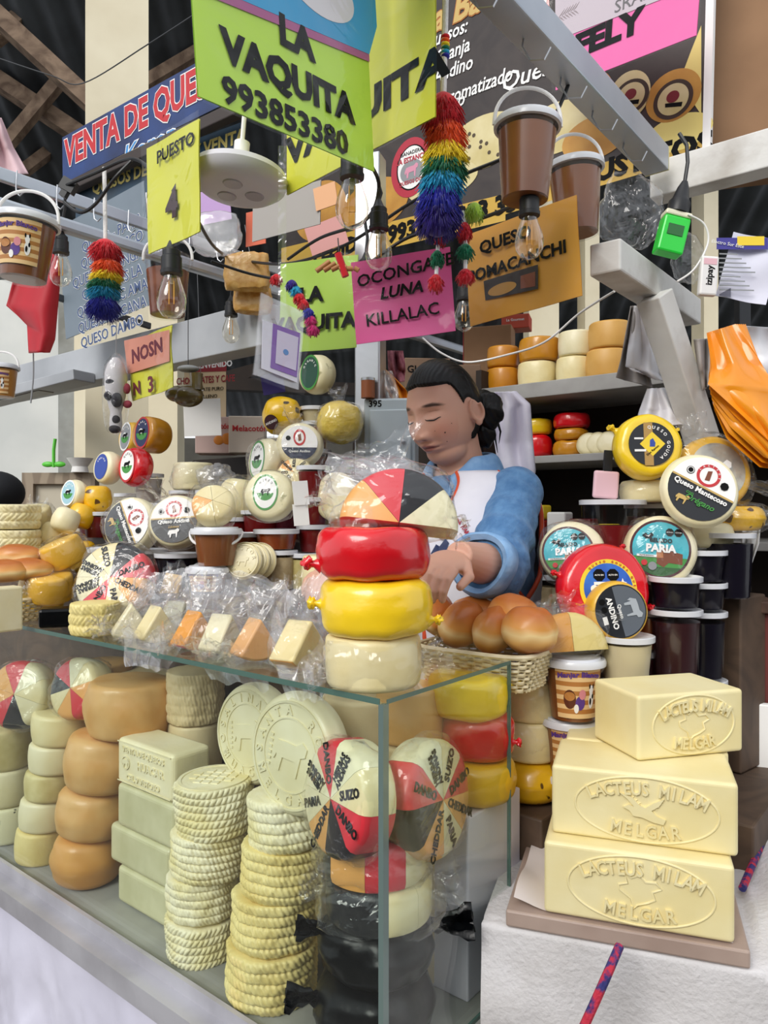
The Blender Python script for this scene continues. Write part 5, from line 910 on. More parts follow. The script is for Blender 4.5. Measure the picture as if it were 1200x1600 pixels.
def ell(o, M, px, py, rx, ry, m, z=.001, name='print', t=.0004):
    x, y = lp(M, px, py); k = [lp(M, px + rx, py), lp(M, px, py - ry)]; a = sqrt((k[0][0] - x) ** 2 + (k[0][1] - y) ** 2); b = abs(k[1][1] - y)
    g = G(); g.disc(1, z, t, sx=a, sy=b); return obj(name, g, m, o, T3((x, y, o.get('_wav', 0))), smooth=False)
CY = mat('cyan_paper', '#2fa8dc', .45, c2='#259cd2', vs=5); MAG = mat('magenta_stripe', '#b0588c', .5)
o, M = sheet('hanging_sign', 'large lime sign lettered LA VAQUITA 993853380 hanging nearest the camera', P(310, 150, .80), P(585, 268, 1.03), .46, LIME)
L_ = o['_w']; a, b = lp(M, 338, 0), lp(M, 583, 100)
k = (b[1] - a[1]) / (b[0] - a[0]); f0 = a[1] - k * a[0]
g = G(); g.poly([(-.0, f0), (L_, f0 + k * L_), (L_, f0 + k * L_ + .012), (0, f0 + .012)], .001); obj('stripe', g, MAG, o, smooth=False)
g = G(); g.poly([(-.0, f0 + .011), (L_, f0 + k * L_ + .010), (L_ + .02, f0 + k * L_ + .055), (L_ + .017, f0 + k * L_ + .30), (0, f0 + .31)], .0013); obj('cow_print', g, CY, o, smooth=False)
ell(o, M, 497, -22, 48, 46, mat('cow_muzzle_white', '#e4dfe2', .5), .0018); 
put(o, M, '993853380', 453, 188, .0415, bold=.026, sq=1.13); put(o, M, 'VAQUITA', 458, 128, .049, bold=.045, sq=1.04); put(o, M, 'LA', 462, 62, .049, bold=.045, sq=1.04)
o, M = sheet('hanging_sign', 'yellow lime VAQUITA sign hanging crosswise behind the large lime one', P(448, 305, 1.25), P(680, 182, 1.0), .34, LIMEY); put(o, M, 'VAQUITA', 560, 176, .062, bold=.04, sq=1.36)
o, M = sheet('hanging_sign', 'narrow lime sign PUESTO 4 hanging left of the white lamp', P(232, 397, 1.24), P(313, 362, 1.15), .178, LIMEY, wav=.001); put(o, M, 'PUESTO', 276, 233, .029, bold=.014, sq=.98); put(o, M, '4', 271, 322, .062, mat('brown_black_ink', '#3a2226', .5), bold=.04)
o, M = sheet('shop_banner', 'blue banner with red letters VENTA DE QUESOS at the upper left', P(98, 287, 2.47), P(372, 152, 1.98), .155, mat('blue_banner', '#27437e', .5, c2='#1d2a50', vs=5), 'banner', sleeve=False)
put(o, M, 'VENTA DE QUESOS', 222, 180, .125, WHITE, z=.0012, bold=.062, sq=.75); put(o, M, 'VENTA DE QUESOS', 222, 180, .125, RED, z=.0020, bold=.034, sq=.75); put(o, M, 'Karen', 232, 228, .085, WHITE, z=.0012, bold=.04, shear=.2, sq=1.2); put(o, M, 'Karen', 232, 228, .085, mat('azure_print', '#3f8fd0', .5), z=.002, bold=.0, shear=.2, sq=1.2)
a, b = P(98, 300, 2.46), P(380, 168, 1.97); bar('sign_rail', 'dark rail under the blue VENTA DE QUESOS banner', 'rail', a, b, .03, mat('dark_brown_rail', '#3a302c', .6), .035)
o, M = sheet('shop_banner', 'dark blue banner with yellow letters below the VENTA DE QUESOS one', P(118, 345, 2.46), P(375, 262, 2.05), .125, mat('slate_banner', '#33414e', .5, c2='#24506e', vs=3), 'banner', sleeve=False); put(o, M, 'QUESOS DE CUSCO Y VENTA', 254, 257, .052, mat('pale_yellow_print', '#e2cf78', .5), bold=.03, sq=.98); put(o, M, 'ARTESANO', 205, 318, .045, WHITE, bold=.02, sq=1)
o, M = sheet('price_board', 'grey board listing QUESO kinds behind the small rainbow tassel', P(103, 530, 2.35), P(240, 474, 2.12), .365, mat('grey_blue_board', '#78848f', .5, c2='#6a7680', vs=4), 'board', sleeve=False)
for i, s in enumerate(['QUESO - PARIA', 'QUESO FRESCO', 'QUESO OCONGATE', 'QUESO DAS LA', 'QUESO DAC AMA', 'QUESO LA CANA', 'QUESO DAMBO']):
    put(o, M, s, 174, 366 + i * 25.5, .046, WHITE, z=.001, bold=.045, sq=.9); put(o, M, s, 174, 366 + i * 25.5, .046, mat('dull_blue_print', '#42557c', .5), z=.0018, bold=.012, sq=.9)
o, M = sheet('hanging_sign', 'green LA VAQUITA sign low behind the hanging payment pouch', P(437, 552, 1.62), P(557, 543, 1.55), .195, GRNP, wav=.0015); put(o, M, 'LA', 487, 462, .044, bold=.04, sq=1.1); put(o, M, 'VAQUITA', 490, 506, .044, bold=.04, sq=1.05)
o, M = sheet('hanging_sign', 'pink sign OCONGATE LUNA KILLALAC over her head', P(557, 538, 1.42), P(712, 517, 1.37), .158, PINKP, wav=.0015); put(o, M, 'OCONGATE', 632, 424, .032, bold=.018, shear=.1, sq=1.05, rot=5); put(o, M, 'LUNA', 627, 455, .030, bold=.03, shear=.25, sq=1.05, rot=2); put(o, M, 'KILLALAC', 629, 493, .032, bold=.012, sq=1.02, rot=2)
o, M = sheet('hanging_sign', 'orange sign QUESO POMACANCHI above the top shelf', P(735, 510, 1.52), P(910, 462, 1.36), .19, ORNP, wav=.0015); put(o, M, 'QUESO', 790, 376, .034, bold=.03, sq=1.05); put(o, M, 'POMACANCHI', 806, 412, .034, bold=.03, sq=.98)
patch(o, M, [(757, 440), (842, 414), (842, 452), (760, 470)], mat('dark_photo_print', '#2a211c', .5)); ell(o, M, 786, 452, 22, 9, mat('tan_photo_print', '#b98a3e', .5), .0014); patch(o, M, [(815, 432), (838, 425), (838, 448), (815, 452)], BROWN, .0014)
# big photo banner
BWN = mat('dark_plank_print', '#2b2220', .5, c2='#3a302c', vs=7, dist=2)
o, M = sheet('photo_banner', 'large dark banner with cheese pictures across the top right', P(440, 414, 2.64), P(1098, 240, 1.75), .85, BWN, 'banner', sleeve=False, th=.01)
CHP = [mat('pale_wheel_print', '#ddd0a0', .5, c2='#c9b87a', vs=9), mat('amber_wheel_print', '#c9953e', .5, c2='#b07a2a', vs=9), mat('wedge_print', '#e6d27a', .5)]
patch(o, M, [(440, 388), (790, 303), (790, 345), (440, 428)], mat('gold_strip', '#c9a23e', .5), .0008, 'strip'); patch(o, M, [(790, 303), (1098, 205), (1098, 243), (790, 335)], mat('gold_strip', '#c9a23e', .5), .0008, 'strip')
put(o, M, 'PEDIDOS: 993 338 233 338', 640, 360, .072, bold=.05, sq=1.0, z=.002); put(o, M, 'GUSTITOS', 1000, 252, .07, bold=.05, sq=1.05, z=.002)
for (px, py, rx, ry, mi, z) in [(755, 222, 62, 42, 0, .001), (500, 330, 40, 46, 1, .001), (585, 320, 52, 40, 1, .0012), (690, 285, 55, 28, 0, .0012), (870, 200, 55, 40, 0, .001), (930, 215, 52, 34, 1, .0014), (935, 140, 20, 26, 1, .001), (983, 150, 32, 38, 0, .0016), (1052, 150, 42, 40, 1, .0016), (1060, 208, 52, 28, 2, .0014)]: ell(o, M, px, py, rx, ry, CHP[mi], z)
for (px, py, r) in [(986, 152, 27), (1052, 156, 30)]: ell(o, M, px, py, r, r * 1.0, mat('dark_ring_print', '#3a2a1c', .5), .0022); ell(o, M, px, py, r * .78, r * .8, CHP[0], .0028); ell(o, M, px, py - 4, r * .32, r * .3, mat('emblem_red', '#7a1c24', .5), .0034); patch(o, M, [(px - r * .4, py + 7), (px + r * .5, py + 4), (px + r * .45, py + 11), (px - r * .4, py + 13)], INK, .0034)
patch(o, M, [(1096, 40), (1096, 180), (1062, 128), (1080, 80)], CHP[2], .0012)
for i in range(12): q = random.Random(i).random; ell(o, M, 715 + 80 * q() , 205 + 45 * q() , 2.5, 3, mat('dark_speck_print', '#4a3a22', .5), .0018)
rd = mat('emblem_crimson', '#b3283c', .5); ell(o, M, 642, 262, 30, 46, rd, .0022, 'emblem'); ell(o, M, 644, 262, 23, 35, INK, .0028, 'emblem'); ell(o, M, 644, 262, 21, 33, WHITE, .0034, 'emblem'); ell(o, M, 644, 268, 17, 18, GREY, .004, 'emblem'); put(o, M, 'GANADERA', 644, 239, .016, INK, z=.0045); put(o, M, 'LA ESTANCIA', 645, 249, .022, rd, z=.0045, bold=.03, rot=0, sq=.9); put(o, M, 'QUESOS DON', 645, 284, .016, rd, z=.0045, bold=.02)
x, y = lp(M, 644, 267); obj('emblem', G().poly([(a_ * .026, b_ * .026) for a_, b_ in COWP], .0046), mat('pink_cow_print', '#d890a8', .5), o, T3((x, y, 0)), smooth=False)
for s, px, py in [('Granja', 706, 82), ('Andino', 708, 110), ('Aromatizado', 742, 138), ('Puro', 706, 162), ('Quesos:', 696, 56)]: put(o, M, s, px, py, .058, WHITE, z=.002, bold=.015, shear=.2, sq=.8)
put(o, M, 'Quesos', 838, 112, .07, WHITE, z=.002, bold=.012, shear=.2); put(o, M, 'La Base', 722, 12, .11, GOLD, z=.002, bold=.03, shear=.2, sq=.9); put(o, M, 'La Base', 722, 12, .11, mat('deep_orange_print', '#a8621c', .5), z=.0014, bold=.06, shear=.2, sq=.9)
obj('frame_edge', G().box(.0, .018, 0, .85, -.012, .006), COWM, o, T3((o['_w'], 0, 0)), smooth=False)
o, M = sheet('hanging_sign', 'pink sign FELY in a clear sleeve in front of the photo banner', P(868, 141, 1.80), P(1088, 55, 1.55), .21, HOTP); a, b, c, d = (868, 62), (978, 18), (1090, -45), (868, -120); patch(o, M, [(868, 64), (1088, -22), (1088, -55), (868, 4)], mat('pale_grey_print', '#c9bcc4', .5)); patch(o, M, [(868, 4), (1088, -55), (1088, -85), (868, -40)], mat('pale_grey_print', '#c9bcc4', .5)); put(o, M, 'FELY', 948, 55, .072, bold=.05, sq=1.15); put(o, M, 'SRA.', 985, 2, .04, mat('grey_letter', '#6a6668', .5), bold=0)
x, y = lp(M, 885, 22); g = G()
for i in range(6): g.poly([(.008 * i - .02, 0), (.008 * i - .012, .004), (.008 * i - .004, .014), (.008 * i - .014, .006)], .0014); g.poly([(.008 * i - .02, 0), (.008 * i - .012, -.004), (.008 * i - .004, -.014), (.008 * i - .014, -.006)], .0014)
obj('leaf_print', g, mat('leaf_grey', '#9a8c8e', .5), o, T3((x, y, 0)), smooth=False)
o, M = sheet('hanging_packet', 'red plastic packet with a white tag above the aluminium beam', P(812, 52, 1.30), P(858, 40, 1.28), .09, RWAX, 'packet'); patch(o, M, [(838, -5), (856, -8), (852, 22), (840, 18)], COWM); put(o, M, 'Yaku', 847, 12, .010, INK)
o, M = sheet('payment_pouch', 'clear pouch with a blank purple framed card hanging in front of the green sign', P(396, 585, 1.06), P(466, 609, 1.13), .122, FROST, 'pouch', wav=.001)
patch(o, M, [(408, 500), (468, 522), (462, 598), (406, 576)], mat('pouch_card', '#e6e4f0', .4), .0012, 'card'); patch(o, M, [(424, 506), (466, 521), (461, 590), (420, 575)], mat('purple_frame', '#8a62b4', .4), .002, 'card_frame'); patch(o, M, [(430, 516), (463, 528), (459, 580), (427, 568)], mat('pale_lavender', '#d8cfe6', .4), .0028, 'card_face'); ell(o, M, 443, 551, 4, 4.5, mat('card_blue', '#4a86c8', .4), .0034)
a, b = P(441, 478, 1.10), P(447, 228, 1.10); obj('strap', G().box(-.006, .006, 0, (b - a).length, -.0004, .0004), FILM, o, M.inverted() @ T3(a) @ Matrix.Rotation(R(90), 4, 'X'))
o, M = sheet('hanging_sign', 'small lime sign N 3 with red scribble in a shiny sleeve at the left', P(207, 627, 1.92), P(272, 605, 1.80), .155, LIMEY, wav=.003); patch(o, M, [(197, 533), (268, 516), (268, 565), (203, 585)], mat('salmon_paper', '#d8907a', .45)); put(o, M, 'NOSN', 233, 550, .050, mat('maroon_ink', '#6a2434', .5), bold=.03); put(o, M, 'N', 217, 608, .045, mat('maroon_ink', '#6a2434', .5), bold=.03); put(o, M, '3', 239, 602, .055, mat('maroon_ink', '#6a2434', .5), bold=.03)
o, M = sheet('hanging_sign', 'cream sign CHOCOLATES Y CAFE with a maroon BIENVENIDO band, far behind', P(288, 658, 2.60), P(353, 655, 2.55), .215, mat('cream_sign', '#e6cda4', .5), sleeve=False); L_ = o['_w']
o.matrix_local = M; patch(o, M, [(288, 563), (354, 561), (354, 580), (288, 582)], mat('maroon_band', '#9a2c34', .5)); put(o, M, 'WE/ BIENVENIDO', 322, 571, .029, WHITE, bold=.03, sq=.9); put(o, M, 'CHOCOLATES Y CAFE', 321, 594, .033, mat('maroon_band', '#9a2c34'), bold=.02, sq=.7); put(o, M, 'CHOCOLATE PURO', 318, 609, .018, INK); put(o, M, 'Y RELLENO', 322, 620, .018, INK)
for nm, lab, pL, pR, h, m in [('paper_notice', 'white paper hanging in front of the CHOCOLATES sign', P(288, 682, 2.4), P(346, 680, 2.4), .12, COWM), ('hanging_board', 'dull grey panel behind the round white lamp', P(394, 378, 1.72), P(500, 350, 1.60), .095, mat('dull_panel', '#a8a29c', .5)), ('flyer', 'orange red flyer behind the round lamp', P(384, 386, 1.95), P(415, 380, 1.92), .09, mat('orange_red_flyer', '#d86a4a', .5)), ('flyer', 'pink printed flyer below the yellow lime sign', P(488, 400, 1.9), P(545, 378, 1.88), .075, mat('dull_pink_flyer', '#c98a84', .5)), ('flyer', 'peach flyer under the yellow lime sign', P(494, 330, 1.6), P(528, 318, 1.58), .05, mat('peach_flyer', '#e2a878', .5)), ('purple_paper', 'purple paper behind the PUESTO 4 sign', P(314, 352, 1.9), P(362, 342, 1.88), .085, mat('lilac_paper', '#b08ac0', .45)), ('blue_paper', 'dark violet paper below the payment pouch', P(412, 618, 2.2), P(446, 612, 2.2), .06, mat('violet_paper', '#3a2a7a', .5))]:
    o, M = sheet(nm, lab, pL, pR, h, m, 'paper', sleeve=False)
    if nm in ('paper_notice', 'blue_paper'): obj('string', G().tube([(o['_w'] / 2, h, 0), (o['_w'] / 2, h + .45, 0)], .001, 6), GREY, o)
o = tag(obj('clear_bag', G().sphere((0, 0, 0), (.06, .02, .055), 30, 20, fn=bag_fn(.1, 5, .6)), FROST, None, T3(P(338, 365, 1.8))), 'clear bag hanging beside the PUESTO 4 sign', 'bag')
o = tag(obj('snack_bag', G().sphere((0, 0, 0), (.058, .02, .05), 30, 20, fn=bag_fn(.10, 6, .35)), mat('amber_snacks', '#d9ae66', .4, c2='#c08a3c', vs=50, bump=.5, bs=50, coat=.4), None, T3(P(386, 425, 1.9))), 'hanging bag of amber snacks left of the payment pouch', 'bag')
o = tag(obj('snack_bag', G().sphere((0, 0, 0), (.05, .02, .035), 30, 20, fn=bag_fn(.10, 7, .35)), mat('amber_snacks', '#cf9a48'), None, T3(P(395, 470, 1.95))), 'lower bag of amber snacks under the other one', 'bag')
# ---------------------------------------------------------------- lamps and cables
LAMPW = mat('lamp_white_plastic', '#d9d4e0', .4, coat=.2)
q = P(372, 300, 1.24); lm = root('round_lamp', 'round white disc lamp hanging beside the large lime sign', 'lamp', stand(q, 0, -3, 4))
obj('body', G().lathe([(0, 0), (.05, 0), (.066, .003), (.078, .012), (.082, .022), (.078, .032), (.06, .040), (.02, .044), (0, .044)], 48), LAMPW, lm)
for i in range(3): a = 2 * pi * i / 3 + .4; obj('lens', G().lathe([(0, -.002), (.015, -.002), (.017, .001), (.017, .003)], 24), mat('lamp_lens', '#b8b0bc', .25, coat=.3), lm, T3((.028 * cos(a), .028 * sin(a), 0)))
obj('socket', G().lathe([(0, .043), (.018, .043), (.019, .058), (.013, .066), (.013, .085), (0, .085)], 24), WPL, lm); obj('cord', G().tube([(0, 0, .084), (0, .0, .14), (.002, 0, .25)], .004, 8), WPL, lm)
FIL = mat('amber_filament', '#e0a03c', .4)
def bulb(label, px, py, wd, top, group='clear bulbs on the black string'):
    Y = .048 * F / wd; r = root('string_bulb', label, 'lamp', stand(P(px, py, Y)), group); s = 1
    obj('glass', G().lathe([(.0125, .032), (.013, .026), (.0165, .016), (.022, .0), (.0242, -.012), (.0225, -.026), (.015, -.037), (.006, -.0415), (0, -.042)], 28, cap=False), BULB, r)
    obj('filament', G().tube([(-.004, 0, .02), (-.004, 0, -.018), (.004, 0, -.018), (.004, 0, .02)], .0011, 6), FIL, r); obj('stem', G().tube([(0, 0, .03), (0, 0, .016)], .004, 8), BULB, r)
    obj('socket', G().lathe([(.0, .030), (.0175, .030), (.018, .036), (.0165, .037), (.0165, .058), (.0145, .060), (.0145, .068), (.009, .073), (.004, .085), (0, .085)], 24), BLK, r)
    a = V((0, 0, .083)); b = P(top[0], top[1], Y) - P(px, py, Y); obj('cord', G().tube([a, a * .5 + b * .5 + V((.004, 0, 0)), b], .0032, 8), BLK, r); return Y
bulb('clear filament bulb at the left in front of the red cloth', 95, 418, 34, (102, 290)); bulb('clear filament bulb hanging below the PUESTO 4 sign', 268, 458, 46, (284, 292)); bulb('small clear bulb hanging left of the payment pouch', 361, 512, 28, (362, 402))
bulb('largest clear bulb hanging just below the large lime sign', 550, 312, 52, (552, 236)); bulb('clear bulb below and right of the largest one', 592, 386, 42, (592, 290)); bulb('clear bulb at the edge of the green and pink signs', 572, 462, 38, (570, 345)); bulb('clear bulb between the pink and orange signs', 725, 490, 32, (722, 350)); bulb('clear bulb hanging under the upper caramel bucket', 827, 366, 45, (832, 306))
def cable(label, pts, r=.0035, m=BLK, name='black_cable', gp='black cables strung overhead'):
    v = [P(*p) for p in pts]; out = []
    for i in range(len(v) - 1):
        p0, p1, p2, p3 = v[max(i - 1, 0)], v[i], v[i + 1], v[min(i + 2, len(v) - 1)]
        for k in range(8): t = k / 8; out.append(.5 * ((2 * p1) + (p2 - p0) * t + (2 * p0 - 5 * p1 + 4 * p2 - p3) * t * t + (3 * p1 - p0 - 3 * p2 + p3) * t ** 3))
    out.append(v[-1]); o = tag(obj(name, G().tube(out, r, 8), m), label, 'cable', gp); return o
cable('black cable arching over the left rails to the PUESTO 4 sign', [(98, 292, 1.6), (150, 270, 1.55), (205, 248, 1.5), (240, 270, 1.35), (262, 300, 1.25), (286, 296, 1.2)])
cable('black cable looping down below the left arch', [(100, 315, 1.6), (125, 332, 1.58), (150, 318, 1.55), (178, 280, 1.5), (205, 252, 1.5)])
cable('black cable from the PUESTO 4 sign to the small bulb and green sign', [(286, 296, 1.2), (330, 380, 1.6), (362, 402, 1.95), (420, 412, 1.8), (470, 408, 1.7), (545, 380, 1.6), (640, 318, 1.5), (720, 275, 1.4), (800, 240, 1.35), (860, 190, 1.35), (892, 120, 1.35), (895, 85, 1.35)])
cable('black cable running from the green sign to the upper bucket', [(330, 408, 1.7), (400, 430, 1.75), (480, 440, 1.7), (560, 420, 1.55), (640, 370, 1.5), (740, 345, 1.4), (832, 310, 1.25)])
cable('black cable behind the largest bulb', [(575, 250, 1.3), (592, 292, 1.32), (570, 345, 1.46), (500, 372, 1.6), (450, 405, 1.7)])
for i, (px, py, Y) in enumerate([(108, 290, 1.6), (290, 298, 1.2), (364, 402, 1.95)]):
    q = P(px, py, Y); o = tag(obj('cable_clip', G().box(-.016, .016, -.009, .009, -.014, .012).box(-.007, .007, -.007, .007, -.028, -.014), BLK, None, stand(q, 0, 0, 30), smooth=False), ['black tee connector on the cable at the left', 'black tee connector in front of the PUESTO 4 sign', 'black tee connector above the small bulb'][i], 'connector')
cable('white cable behind her head to the shelf drums', [(660, 528, 2.2), (690, 552, 2.2), (730, 566, 2.2), (790, 555, 2.15), (850, 535, 2.0), (905, 490, 1.9), (960, 455, 1.7)], .003, WPL, 'white_cable', None)
cable('thin wire stretched across the cream column', [(-5, 90, 2.6), (80, 118, 2.6), (130, 130, 2.6), (230, 70, 2.4), (300, 25, 2.3)], .002, mat('dark_steel', '#3a3c40'), 'steel_wire', None)
# hooks
g = G()
for i in range(9):
    t = .08 + i * .09; p = ra + W * t + V((0, -.01, .0)); tag(obj('wire_hook', G().tube([p + V((0, 0, .018)), p + V((0, -.005, -.02)), p + V((.004, -.01, -.035)), p + V((.012, -.012, -.042)), p + V((.02, -.012, -.034))], .0016, 6), STEEL), 'small wire hook on the upper left rail', 'hook', 'wire hooks on the left rail')
for i, t in enumerate([.18, .34, .48, .62, .78]):
    p = e - W * t + V((0, 0, -.03)); tag(obj('wire_hook', G().tube([p + V((0, 0, .05)), p + V((-.01, -.0, -.01)), p + V((-.0, -.02, -.045)), p + V((.02, -.03, -.05)), p + V((.03, -.03, -.03))], .0016, 6), STEEL), 'wire hook on the aluminium beam near the buckets', 'hook', 'wire hooks on the aluminium beam')
# ---------------------------------------------------------------- hanging buckets
q = P(820, 316, 1.24); bucket('upper caramel bucket hanging from the aluminium beam', q, .050, .134, MANJ, (.064, 0), None, tilt=2)
q = P(903, 368, 1.42); bucket('lower caramel bucket hanging from the aluminium beam', q, .050, .135, MANJ, (.066, 0), None, tilt=-3)
q = P(36, 440, 1.40); bucket('labelled caramel bucket hanging at the left edge in front of the red cloth', q, .053, .118, MANJ, (.060, 0), (.18, .86, -2.4, -.6), tilt=4)
q = P(262, 495, 1.55); bucket('clear bucket of chocolate hanging behind the bulb below PUESTO 4', q, .046, .125, mat('chocolate_spread', '#6a3a26', .35, c2='#8a5640', vs=30), (.05, 0), None, clearlid=True, fill=.75)
q = P(2, 622, 2.3); bucket('small labelled bucket hanging at the far left below the steel beam', q, .048, .10, mat('yellow_spread', '#c98a3a', .4), (.05, 0), (.1, .8, -2.4, -.6))
cable('grey string hanging under the red cloth', [(52, 552, 1.9), (52, 590, 1.9), (48, 630, 1.9)], .002, GREY, 'string', None)
# ---------------------------------------------------------------- tassels
WOOL = {k: mat('wool_' + k, c, .95, sheen=.3) for k, c in dict(red='#cc1424', orange='#f0561a', yellow='#f2d21a', green='#0c6e4a', sky='#1e9cc8', navy='#181c96', purple='#2a1478', lime='#9fc23a', teal='#157a52', magenta='#b81a64').items()}
def tuft(parent, c, r, h, m, n=520, sd=1, up=.35):
    rn = random.Random(sd); g = G(); g.sphere((0, 0, 0), (r * .72, r * .72, h * .42), 16, 10)
    for i in range(n):
        a = rn.uniform(0, 2 * pi); t = rn.uniform(-1, 1); d = V((cos(a) * sqrt(1 - t * t * .8), sin(a) * sqrt(1 - t * t * .8), t * .9)); p0 = V((d.x * r * .55, d.y * r * .55, d.z * h * .3)); k = rn.uniform(.85, 1.12)
        p2 = V((d.x * r * k, d.y * r * k, d.z * h * .42 - h * .18)); p1 = (p0 + p2) / 2 + V((0, 0, h * .10)); w_ = .0009; g.tube([p0, p1, p2], [w_, w_, w_ * .5], 3)
    return obj('tuft', g, m, parent, T3(c), ang=180)
def tassel(label, pts, cols_, cordtop, group=None):
    r0 = P(*pts[0][:3]); t = root('rainbow_tassel', label, 'tassel', T3(r0), group)
    for i, ((px, py, Y, r, h), c) in enumerate(zip(pts, cols_)): tuft(t, P(px, py, Y) - r0, r, h * 1.2, WOOL[c], sd=i + len(label))
    if cordtop:
        b = P(*cordtop) - r0; obj('cord', G().tube([V((0, 0, 0)), b], .0045, 8), mat('white_braid', '#e8e4e0', .8, bump=.6, bs=160), t)
    return t
Yt = 1.06
t = tassel('big rainbow wool tassel hanging between the yellow lime sign and the bucket', [(692, 178, Yt, .031, .060), (697, 212, Yt, .031, .05), (696, 244, Yt, .033, .05), (694, 265, Yt, .034, .046), (690, 288, Yt, .034, .046), (686, 318, Yt, .035, .06), (684, 342, Yt, .034, .05)], ['red', 'orange', 'yellow', 'green', 'sky', 'navy', 'purple'], (697, -30, Yt))
for i, c in enumerate(['red', 'orange', 'yellow', 'green', 'sky', 'navy']): obj('cord_knot', G().sphere(P(696, 58 + i * 6, Yt) - P(692, 178, Yt), (.0065, .0065, .004), 10, 8), WOOL[c], t)
Yt = 1.58
tassel('small rainbow wool tassel hanging under the left rails', [(165, 392, Yt, .036, .05), (168, 418, Yt, .034, .04), (166, 432, Yt, .035, .036), (163, 446, Yt, .036, .036), (162, 458, Yt, .036, .036), (162, 480, Yt, .038, .055)], ['red', 'orange', 'yellow', 'green', 'sky', 'navy'], (163, 262, Yt))
def mini(label, lst, cord_):
    r0 = P(*lst[0][:3]); t = root('woven_pendant', label, 'tassel', T3(r0), 'little wool pendants under the big tassel')
    for i, (px, py, Y, r, h, c) in enumerate(lst): tuft(t, P(px, py, Y) - r0, r, h, WOOL[c], 120, i + px)
    obj('cord', G().tube([P(*p) - r0 for p in cord_], .003, 6), COWM, t)
Y2 = 1.12
mini('green and red wool pendant at the left below the big tassel', [(683, 404, Y2, .012, .03, 'teal'), (681, 442, Y2, .013, .032, 'red'), (688, 372, Y2, .010, .03, 'red')], [(687, 350, Y2), (684, 390, Y2), (681, 440, Y2)])
mini('lime, green and red wool pendant at the right below the big tassel', [(741, 332, Y2, .016, .036, 'lime'), (727, 394, Y2, .015, .03, 'teal'), (727, 432, Y2, .015, .028, 'red'), (726, 362, Y2, .012, .035, 'red')], [(722, 330, Y2), (728, 360, Y2), (727, 430, Y2)])
q0 = P(470, 450, 1.2); t = root('wool_garland', 'multicoloured wool garland hanging beside the payment pouch', 'garland', T3(q0))
for i, (px, py, c) in enumerate([(432, 437, 'red'), (456, 446, 'purple'), (462, 455, 'sky'), (468, 466, 'red'), (474, 476, 'red'), (482, 490, 'navy'), (486, 502, 'magenta'), (489, 516, 'magenta')]): tuft(t, P(px, py, 1.2) - q0, .011, .022, WOOL[c], 80, i + 60)
PIPE = mat('cane_pipe', '#c98f5a', .5, c2='#a86c3c', vs=14)
q0 = P(525, 408, 1.2); t = root('pan_pipe', 'little cane pan pipe with a red woven band above the green sign', 'ornament', T3(q0)); 
for i in range(6): a = P(500 + i * 9, 420 - i * 1, 1.2) - q0; obj('pipe', G().tube([a + V((-.006 + .003 * i, 0, -.004)), a + V((.016 + .0 * i, 0, .012 - .004 * i))], .0042, 10), PIPE, t)
obj('band', G().tube([P(528, 396, 1.2) - q0, P(540, 432, 1.2) - q0], .006, 8), WOOL['red'], t); obj('cord', G().tube([P(530, 398, 1.2) - q0, P(528, 372, 1.2) - q0], .001, 6), BLK, t)
# ---------------------------------------------------------------- other things hanging
RC = mat('red_fabric', '#c2182a', .55, c2='#ae1222', vs=6, bump=.15, bs=12)
LFT = [(74, 372), (62, 420), (20, 438), (10, 478), (44, 508), (47, 552)]; RGT = [(84, 372), (92, 420), (92, 445), (88, 490), (84, 530), (76, 550)]
def rc(a, b):
    t = b * 5; i = min(int(t), 4); f = t - i; l = [LFT[i][k] * (1 - f) + LFT[i + 1][k] * f for k in (0, 1)]; r = [RGT[i][k] * (1 - f) + RGT[i + 1][k] * f for k in (0, 1)]
    return P(l[0] + (r[0] - l[0]) * a, l[1] + (r[1] - l[1]) * a, 1.86 + .03 * sin(a * 5 + b * 2))
o = tag(obj('red_cloth', G().grid(rc, 20, 40), RC, ang=180), 'folded red cloth hanging behind the left labelled bucket', 'cloth'); s = o.modifiers.new('solid', 'SOLIDIFY'); s.thickness = .004
q = P(181, 620, 1.9); pc = root('plush_hen', 'long white and black plush hen in a plastic bag hanging at the left', 'toy', T3(q))
PL = mat('plush_white', '#c9c6c8', .9, sheen=.3, c2='#b8b4b8', vs=20); 
obj('body', G().lathe([(0, -.095), (.014, -.09), (.016, -.07), (.014, -.04), (.024, 0), (.028, .03), (.027, .06), (.02, .085), (.008, .1), (0, .1)], 28), PL, pc)
for (x, z, sx, sz) in [(-.012, .0, .012, .012), (.008, -.01, .014, .02), (-.004, .035, .016, .010), (.004, -.06, .010, .012), (0, -.084, .015, .011)]: obj('patch', G().sphere((x, -.016 if z > -.05 else -.008, z), (sx, .014, sz), 14, 10), mat('plush_black', '#2c2a30', .9), pc)
obj('comb', G().sphere((.03, -.006, .02), (.010, .008, .014), 12, 8).sphere((.032, -.006, -.02), (.012, .008, .010), 12, 8), mat('plush_maroon', '#8a3040', .8), pc); wrap(pc, (.032, .03, .105), (0, 0, .005), 131, .05); obj('string', G().tube([(0, 0, .1), (.004, 0, .30)], .0012, 6), GREY, pc)
q = P(294, 612, 2.0); pt = root('boot_jug', 'brown boot-shaped jug hanging in front of the CHOCOLATES sign', 'jug', T3(q)); JG = mat('olive_brown_glaze', '#6a5a34', .25, coat=.5, c2='#54462a', vs=8)
